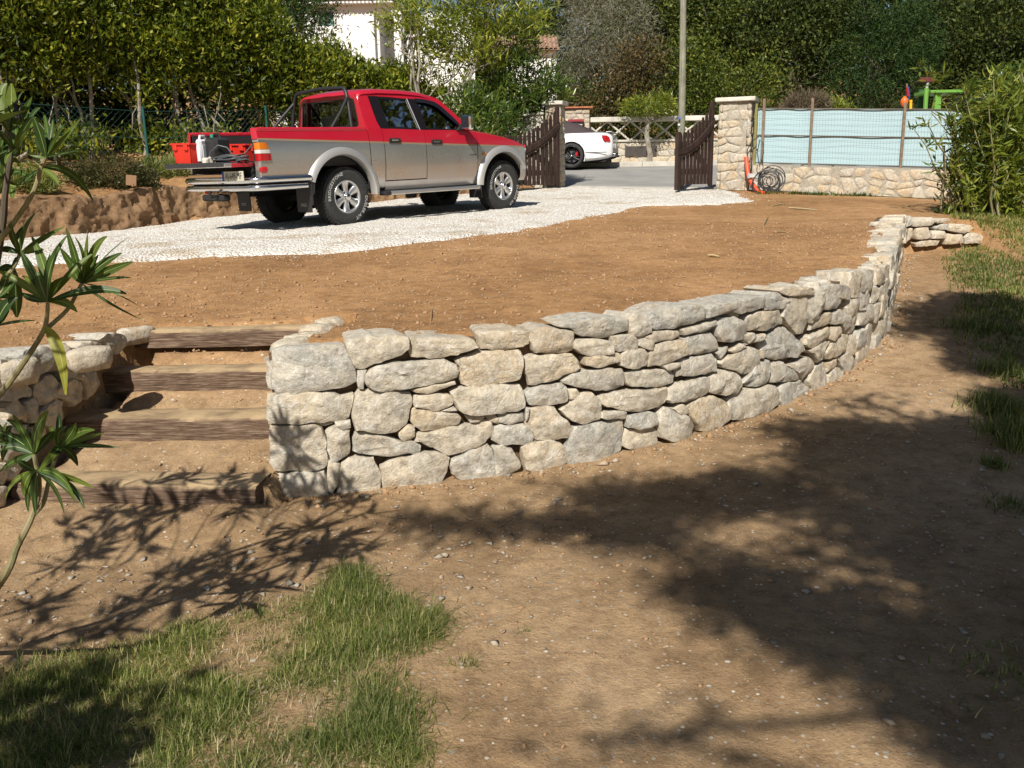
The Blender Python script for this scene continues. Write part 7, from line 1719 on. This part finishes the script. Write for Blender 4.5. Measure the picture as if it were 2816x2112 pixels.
def stem(pts, d, r0, r1, nm='stem', mat='oleander_stem'):
    P = catmull(np.array([PY(u, v, dd) for (u, v), dd in zip(pts, d)]), 6); o = MB().tube([tuple(p) for p in P], list(np.linspace(r0, r1, len(P))), 8).build(nm, MAT[mat], fo, True, True); return o
gb = PZ(-150, 1800, 0.0)
stem([(-150, 1800), (0, 1604), (48, 1502), (89, 1419), (108, 1337), (94, 1250)], [gb[1], 2.42, 2.42, 2.42, 2.42, 2.42], .012, .006)
stem([(89, 1419), (120, 1381), (137, 1309), (163, 1229)], [2.42, 2.43, 2.45, 2.46], .007, .005)
stem([(-420, 1560), (-150, 1260), (0, 1085), (72, 987), (120, 909), (130, 860), (131, 829)], [2.4, 2.4, 2.4, 2.4, 2.4, 2.4, 2.4], .010, .005)
stem([(118, 912), (150, 885), (190, 845), (225, 779)], [2.4, 2.43, 2.45, 2.47], .007, .005)
stem([(-300, 1000), (-60, 730), (0, 658), (43, 605), (92, 528), (112, 464), (126, 432)], [2.44]*7, .009, .005)
stem([(-40, 900), (5, 634), (14, 537), (30, 420), (27, 362)], [2.5]*5, .011, .006, 'stem', 'bark_dark')
stem([(20, 760), (40, 730), (55, 697)], [2.52]*3, .006, .005); stem([(-30, 830), (20, 790), (42, 747)], [2.55]*3, .006, .005)
for k in range(9):
    a = PY(50+rng.normal()*7, 322+rng.normal()*8, 2.47); b = a+np.array([rng.normal()*.012, rng.normal()*.01, .02+rng.random()*.02]); MB().tube([tuple(a), tuple((a+b)/2+rng.normal(size=3)*.004), tuple(b)], [.003, .0035, .001], 5).build('seed_pod', MAT['ink'], fo, True, True)
# ------------------------------------------------------------------ shade from growth behind and beside the viewer
def rosettes(P, rng, nl=10, L=.16, Wd=.026):
    C = np.repeat(P, nl, 0); N = len(C); Dv = unit(rng.normal(size=(N, 3))*.75+np.array([0, 0, .55])); return leaf_quads(C+rng.normal(size=(N, 3))*.012, Dv, L*(.7+.5*rng.random(N)), Wd*(.8+.4*rng.random(N)), rng)
def caster(pt, h): return pt-SDIR*(h/math.sin(SUN_EL))
def hidden(p, m=90):
    q = PXL(p[None])[0]; return q[2] < .1 or q[0] < -m or q[0] > 2816+m or q[1] < -m or q[1] > 2112+m
TG = [(150, 1140, 1), (250, 1120, 2), (330, 1130, 2), (420, 1110, 2), (480, 1095, 2), (560, 1110, 2), (640, 1090, 2), (700, 1078, 1), (600, 1200, 2), (680, 1190, 2), (745, 1190, 2), (520, 1230, 2), (450, 1260, 1), (380, 1290, 2), (300, 1310, 1), (220, 1350, 2), (150, 1385, 1), (330, 1240, 2), (560, 1262, 1), (100, 1300, 2), (60, 1380, 1), (30, 1440, 1), (200, 1180, 2), (120, 1215, 2), (470, 1215, 2), (620, 1160, 1), (280, 1175, 1),
      (40, 1600, 4), (120, 1640, 4), (30, 1520, 3), (160, 1580, 3), (240, 1640, 3), (100, 1550, 3), (60, 1650, 4), (260, 1540, 1), (340, 1500, 1), (200, 1480, 2)]
pts = []
for u, v, k in TG:
    for _ in range(k):
        g = PZ(u*D, v*D, .02)+np.array([rng.normal()*.05, rng.normal()*.05, 0])
        for h in np.arange(1.6+.5*rng.random(), 6, .12):
            c = caster(g, h)
            if hidden(c): pts.append(c); break
for (u, v, yy) in ((645*D, 975*D, 4.40), (630*D, 985*D, 4.4), (400*D, 1035*D, 4.25), (480*D, 1030*D, 4.22), (330*D, 1050*D, 4.2), (545*D, 1040*D, 4.2)):
    g = PY(u, v, yy)
    for h in np.arange(1.5, 6, .12):
        c = caster(g, h)
        if hidden(c): pts.append(c); break
pts = np.array(pts)
sb_ = thing('oleander_shrub', (-1.6, -.4, zg(-1.6, -.4)), 'tall oleander beside the viewpoint dappling the steps with leaf shadow', 'oleander')
q = quads('foliage', rosettes(pts, rng, 17, .175, .03), MAT['oleander'], sb_, True); q['kind'] = 'stuff'
m = MB(); b0 = np.array([-1.6, -.4, zg(-1.6, -.4)-.1])
for k in range(4):
    s = pts[rng.integers(len(pts))]; limb(m, b0+[rng.normal()*.12, rng.normal()*.12, 0], b0*.4+s*.6, .02, .011, rng, .05, 6, 6)
m.build('stems', MAT['oleander_stem'], sb_, True, True); m = MB()
for s in pts[::1]:
    o = s+(b0-s)*.10+rng.normal(size=3)*.08; m.tube([tuple(o), tuple((o+s)/2+rng.normal(size=3)*.02), tuple(s)], [.004, .0035, .003], 5)
o = m.build('twigs', MAT['oleander_stem'], sb_, True, True); o['kind'] = 'stuff'
PT = [(1100, 1133, 250, 15, .85), (1380, 1150, 120, 26, .85), (1480, 1078, 230, 26, .85), (1640, 1062, 120, 36, .8), (1230, 1062, 150, 9, .4), (1750, 930, 95, 20, .7), (1850, 962, 140, 42, .8), (2050, 1000, 200, 70, .9), (2100, 1150, 180, 95, .9), (1900, 1100, 160, 50, .75), (1700, 1192, 110, 22, .5), (1580, 1262, 150, 34, .8), (1720, 1332, 165, 46, .85), (1900, 1402, 185, 52, .9), (2080, 1485, 185, 75, .92), (2150, 1350, 120, 75, .85), (1950, 1255, 120, 28, .5), (2180, 1600, 120, 80, .92), (1980, 1565, 110, 34, .45), (1420, 1592, 150, 30, .42), (1260, 1602, 90, 16, .3), (1830, 1182, 100, 26, .6), (1770, 1005, 100, 24, .6), (2120, 640, 110, 24, .8), (2000, 642, 60, 12, .55), (2150, 722, 100, 34, .85), (1990, 692, 60, 14, .55), (2200, 880, 90, 40, .8), (1880, 870, 70, 14, .4), (2200, 1060, 100, 60, .9), (1470, 1200, 90, 14, .45), (2220, 1480, 120, 90, .92)]
pine = thing('pine_tree', (3.2, -5.2, zg(3.2, -5.2)), 'umbrella pine behind the viewpoint shading the lower right ground', 'tree')
m = MB(); b0 = np.array([3.2, -5.2, zg(3.2, -5.2)-.2]); top = np.array([2.6, -4.4, 9.2]); tr = limb(m, b0, top, .20, .12, rng, .02, 8, 10); Q = []
for u, v, ru, rv, cov in PT:
    z0 = float(zl0(np.array(2.), PZ(u*D, v*D, .1)[1:2])[0]); g = PZ(u*D, v*D, z0); gx_ = PZ((u+ru)*D, v*D, z0)-g; gy_ = PZ(u*D, (v-rv)*D, z0)-g
    h = 4.6+rng.random()*1.4; c = caster(g, h); A_ = math.pi*np.linalg.norm(gx_)*np.linalg.norm(gy_); N = int(-math.log(1-min(.98, cov*1.06+.10))*A_/(.16*.028*.5*.42))
    a = rng.random(N)*6.283; r = np.sqrt(rng.random(N)); r = r*(1+.25*vnoise(np.cos(a)*2+u, np.sin(a)*2, 3)); n1_ = np.clip(rng.normal(size=N)*.12, -.3, .3)
    C = c+np.outer(r*np.cos(a), gx_)+np.outer(r*np.sin(a), gy_)+np.outer(n1_, SDIR*-1.6)
    C += rng.normal(size=(N, 3))*.05
    Q.append(leaf_quads(C, unit(rng.normal(size=(N, 3))+[0, 0, .4]), .16*(.7+.6*rng.random(N)), .028, rng))
    limb(m, tr[rng.integers(4, 8)], c, .06, .015, rng, .05, 6, 6)
m.build('trunk', MAT['bark_dark'], pine, True, True); quads('crown', np.concatenate(Q), MAT['tree_pine'], pine, True)
# ------------------------------------------------------------------ oleander bush at the right edge
MAT['oleander_m'] = leaf_mat('oleander_leaf_mid', (.05, .085, .014), (.115, .16, .024), (.25, .27, .045), .35, .3, .45)
ro = thing('oleander_bush', (7.6, 13.4, zg(7.6, 13.4)), 'dense oleander bush with narrow yellow green leaves at the right edge', 'oleander')
m = MB(); rng = np.random.default_rng(91); tips = []
for k in range(38):
    u = rng.uniform(2640, 2880); b = at(u, 600, 13.2+rng.normal()*.3); zb_ = zg(b[0], b[1]); t_ = at(u+rng.normal()*70-25, rng.uniform(190, 470), b[1]+rng.normal()*.25)
    pp = limb(m, (b[0], b[1], zb_-.05), t_, .014, .006, rng, .04, 6, 5); tips += [pp[i] for i in (2, 3, 4, 5)]
for (a, c, d_) in (((2600, 330), (2560, 305), 13.0), ((2640, 400), (2560, 310), 13.0), ((2600, 480), (2590, 380), 13.1)):
    pp = limb(m, at(*a, d_), at(*c, d_), .010, .006, rng, .03, 5, 5)
for u0, v0, u1, v1 in ((2588, 590, 2596, 400), (2612, 580, 2618, 410)): limb(m, at(u0, v0, 13.3), at(u1, v1, 13.3), .022, .014, rng, .03, 6, 6)
m.build('stems', MAT['oleander_stem'], ro, True, True)
R_ = [at(u, v, 13.0) for u, v in ((2545, 190), (2560, 215), (2600, 205), (2530, 186), (2575, 235), (2620, 360), (2640, 340), (2665, 300))]
tips = np.array(tips+R_)
for _ in range(330):
    u = 2816-np.abs(rng.normal())*95; v = rng.uniform(285, 610); 
    u = max(u, np.interp(v, [200, 300, 420, 520, 600], [2700, 2640, 2600, 2620, 2680])+rng.normal()*20); tips = np.vstack([tips, at(u, v, 12.7+rng.random()*.9)[None]])
for _ in range(70): tips = np.vstack([tips, at(rng.uniform(2660, 2830), rng.uniform(215, 340), 12.9+rng.random()*1.2)[None]])
for _ in range(46): tips = np.vstack([tips, at(rng.uniform(2590, 2816), rng.uniform(560, 625), 12.9+rng.random()*.7)[None]])
lq = []
for t_ in tips:
    n = rng.integers(9, 15); Dv = unit(rng.normal(size=(n, 3))*.8+[0, -.25, .35]); lq.append(leaf_quads(np.repeat(t_[None], n, 0)+rng.normal(size=(n, 3))*.03, Dv, .16*(.7+.6*rng.random(n)), .032, rng))
lq = np.concatenate(lq); order = np.argsort(lq[:, :, 1].mean(1)); lq = lq[order]
for q4 in lq[:300]:
    c = q4.mean(0); a, l_, t_, r_ = q4
    mk('leaf', [a, l_, (l_+r_)/2+[0, -.004, -.003], r_, t_], [(0, 1, 2), (0, 2, 3), (1, 4, 2), (2, 4, 3)], MAT['oleander_y'], ro, False, True, True)
o = quads('foliage', lq[300:], MAT['oleander_m'], ro, True); o['kind'] = 'stuff'
dk = blob_leaves([(tuple(at(2760, 470, 13.9)), (.75, .35, .9), 1), (tuple(at(2700, 585, 13.5)), (.7, .3, .25), .6), (tuple(at(2790, 330, 14.2)), (.7, .4, .8), .8)], 5200, .15, .028, rng, 11, .12, .6, .5)
o = quads('inner_foliage', dk, MAT['oleander'], ro, True); o['kind'] = 'stuff'
# ------------------------------------------------------------------ grass
BT = np.array([(-1, 0, 0), (1, 0, 0), (-.8, .10, .5), (.8, .10, .5), (0, .42, 1.0)]); BF = [(0, 1, 3), (0, 3, 2), (2, 3, 4)]
def grass(name, x, y, h, w, mat, label, lean=.5, seed=1):
    rng = np.random.default_rng(seed); N = len(x); a = rng.random(N)*6.283; c, s = np.cos(a), np.sin(a); ln = rng.random(N)*lean*2
    Mx = np.zeros((N, 3, 3)); Mx[:, 0, 0] = c*w; Mx[:, 1, 0] = s*w; Mx[:, 0, 1] = -s*h*(.4+1.7*ln); Mx[:, 1, 1] = c*h*(.4+1.7*ln); Mx[:, 2, 2] = h*np.clip(1-ln*.62, .16, 1); Mx[:, 0, 2] = -s*h*ln*.35; Mx[:, 1, 2] = c*h*ln*.35
    o = instanced(name, BT, BF, Mx, np.stack([x, y, height(x, y)-.004], -1), mat); return tag(o, label, None, None, 'stuff')
def poly_pts(poly, n, rng, dens=None, z=0.0):
    P = np.array([PZ(u*D, v*D, z)[:2] for u, v in poly]); lo, hi = P.min(0), P.max(0); x = rng.uniform(lo[0], hi[0], n); y = rng.uniform(lo[1], hi[1], n)
    k = inpoly(x, y, P); x, y = x[k], y[k]; d = pldist(x, y, np.vstack([P, P[:1]])); return x, y, d
rng = np.random.default_rng(5)
GL_ = [(-60, 1470), (60, 1440), (150, 1408), (300, 1366), (420, 1332), (560, 1298), (640, 1292), (700, 1250), (745, 1222), (790, 1240), (860, 1290), (940, 1330), (955, 1370), (905, 1425), (862, 1455), (850, 1520), (882, 1600), (890, 1720), (-60, 1720)]
x, y, d = poly_pts(GL_, 120000, rng); nz = .5*vnoise(x*3.2, y*3.2, 2)+.5*vnoise(x*9, y*9, 3); k = rng.random(len(x)) < np.clip(.17+.80*nz, .05, .8)*np.clip(d/.10+.10, 0, 1); x, y, nz = x[k], y[k], nz[k]
grass('grass', x, y, (.022+.042*rng.random(len(x)))*(1+.7*np.clip(nz, -.5, 1)), .0009+.0008*rng.random(len(x)), MAT['grass'], 'patchy green grass with bare spots in the lower left foreground', 1.0, 3)
x, y, d = poly_pts(GL_, 12000, rng); k = rng.random(len(x)) < .75; x, y = x[k], y[k]; grass('dry_grass', x, y, .03+.03*rng.random(len(x)), .0012*np.ones(len(x)), MAT['straw'], 'dry straw coloured blades lying in the left grass', 1.0, 4)
tx, ty = [], []; th2 = []
for u, v, r, n, hh in ((752, 1245, .045, 320, .10), (785, 1268, .05, 260, .08), (840, 1305, .05, 300, .08), (895, 1345, .065, 700, .11), (870, 1382, .06, 420, .10), (915, 1368, .04, 260, .09), (830, 1400, .07, 500, .08), (840, 1540, .07, 600, .10), (800, 1580, .07, 500, .10), (860, 1600, .05, 300, .09), (720, 1300, .06, 300, .07), (1005, 1432, .025, 60, .06), (880, 1640, .04, 200, .08), (40, 1480, .10, 600, .10), (130, 1440, .08, 400, .09), (640, 1320, .08, 300, .06), (780, 1480, .07, 400, .09), (700, 1400, .07, 300, .07), (1130, 1360, .02, 25, .04)):
    p = PZ(u*D, v*D, 0); tx += list(p[0]+rng.normal(size=n)*r); ty += list(p[1]+rng.normal(size=n)*r*.8); th2 += list(hh*.9*(.5+.6*rng.random(n)))
grass('grass_tufts', np.array(tx), np.array(ty), np.array(th2), .0012*np.ones(len(tx)), MAT['grass'], 'longer green grass tufts along the right edge of the left grass', .75, 5)
GR = [(2260, 495), (2140, 512), (2050, 545), (2028, 575), (2040, 600), (2055, 640), (2062, 690), (2100, 725), (2160, 770), (2215, 800), (2330, 830), (2400, 700), (2400, 520)]
Pg = np.array([PZ(u*D, v*D, .42)[:2] for u, v in GR]); x = rng.uniform(3.4, 9, 150000); y = rng.uniform(6, 14, 150000); k = inpoly(x, y, Pg); x, y = x[k], y[k]; nz = .6*vnoise(x*1.6, y*1.6, 5)+.5*vnoise(x*6, y*6, 6); dg = pldist(x, y, np.vstack([Pg, Pg[:1]])); k = rng.random(len(x)) < np.clip(.5+.8*nz, .06, 1)*np.clip(dg/.35+.08, 0, 1); x, y = x[k], y[k]
grass('lawn_edge', x, y, .04+.05*rng.random(len(x)), .005*np.ones(len(x)), MAT['grass'], 'rough grass on the lower ground at the right edge', .5, 6)
tx, ty, th2 = [], [], []
for u, v, r, n, hh in ((2175, 815, .10, 700, .13), (2205, 850, .10, 600, .14), (2150, 800, .07, 300, .10), (2200, 905, .06, 250, .10), (2155, 935, .035, 120, .09), (2180, 760, .1, 400, .11), (2100, 700, .12, 500, .1), (2060, 560, .12, 300, .08), (2205, 1010, .06, 120, .08), (2190, 1330, .10, 150, .05)):
    p = PZ(u*D, v*D, .2 if v > 900 else .3); tx += list(p[0]+rng.normal(size=n)*r); ty += list(p[1]+rng.normal(size=n)*r); th2 += list(hh*(.5+.6*rng.random(n)))
grass('edge_tufts', np.array(tx), np.array(ty), np.array(th2), .0032*np.ones(len(tx)), MAT['grass'], 'separate green grass tufts along the right edge of the bare earth', .5, 7)
# weeds at the foot of the low wall
tx, ty, th2 = [], [], []
for u, v, n in ((2190, 532, 120), (2250, 537, 140), (2320, 538, 50), (2370, 536, 120), (2110, 525, 60)):
    p = at(u, v, 18.0); tx += list(p[0]+rng.normal(size=n)*.14); ty += list(p[1]+rng.normal(size=n)*.05); th2 += list(.07+.06*rng.random(n))
grass('wall_weeds', np.array(tx), np.array(ty), np.array(th2), .008*np.ones(len(tx)), MAT['oleander'], 'small green weeds along the foot of the low stone wall', .6, 8)
# ------------------------------------------------------------------ twigs, leaves and scraps on the earth
m = MB()
for u, v, du, dv, r in ((2170, 566, 75, 3, .012), (2120, 565, 40, -4, .01), (2100, 595, 14, -16, .008), (1185, 880, 3, -25, .003), (2140, 604, 25, 2, .01), (2430, 545, 120, -6, .008), (2480, 560, 90, -12, .008), (1950, 645, 30, 2, .012), (930, 1490, 40, -12, .003), (600, 1890, 40, -30, .003)):
    z = 1.08 if v < 700 else (.76 if v < 900 else .0)
    a = PZ(u, v, z); b = PZ(u+du, v+dv, z); a[2] = hz(a[0], a[1])+.008; b[2] = hz(b[0], b[1])+.012; m.tube([tuple(a), tuple((a+b)/2+[0, 0, .006]), tuple(b)], [r, r*.9, r*.6], 5)
tag(m.build('twigs', MAT['straw'], None, True), 'dry pale twigs lying on the brown earth', None, None, 'stuff')

# ------------------------------------------------------------------ unseen trees added outside the right edge to darken the pickup's window reflections
tree('broadleaf_tree', (17, 14, zg(17, 14)), 'unseen large leafy tree added right of the oleander bush to darken the window reflections', 'tree', [((17, 14, 12), (3.6, 3.8, 4.2), 1), ((16, 9.5, 10), (3.0, 3.0, 4.0), .8), ((18, 18.5, 11), (3.0, 3.2, 4.0), .8), ((17, 14, 6), (3.0, 4.5, 3.0), .6)], 16000, .34, .18, MAT['tree_dark'], MAT['bark_dark'], None, r0=.25, seed=401, cr=.5)
tree('broadleaf_tree', (16, 3, zg(16, 3)), 'unseen large leafy tree added right of the viewpoint for the window reflections', 'tree', [((16, 3, 9), (3.2, 3.4, 3.8), 1), ((15, 7, 8), (2.6, 2.6, 3.5), .8), ((16, -1, 8), (2.6, 2.8, 3.4), .8), ((16, 3, 4), (2.6, 3.6, 2.2), .6)], 14000, .34, .18, MAT['tree_dark'], MAT['bark_dark'], None, r0=.22, seed=402, cr=.5)
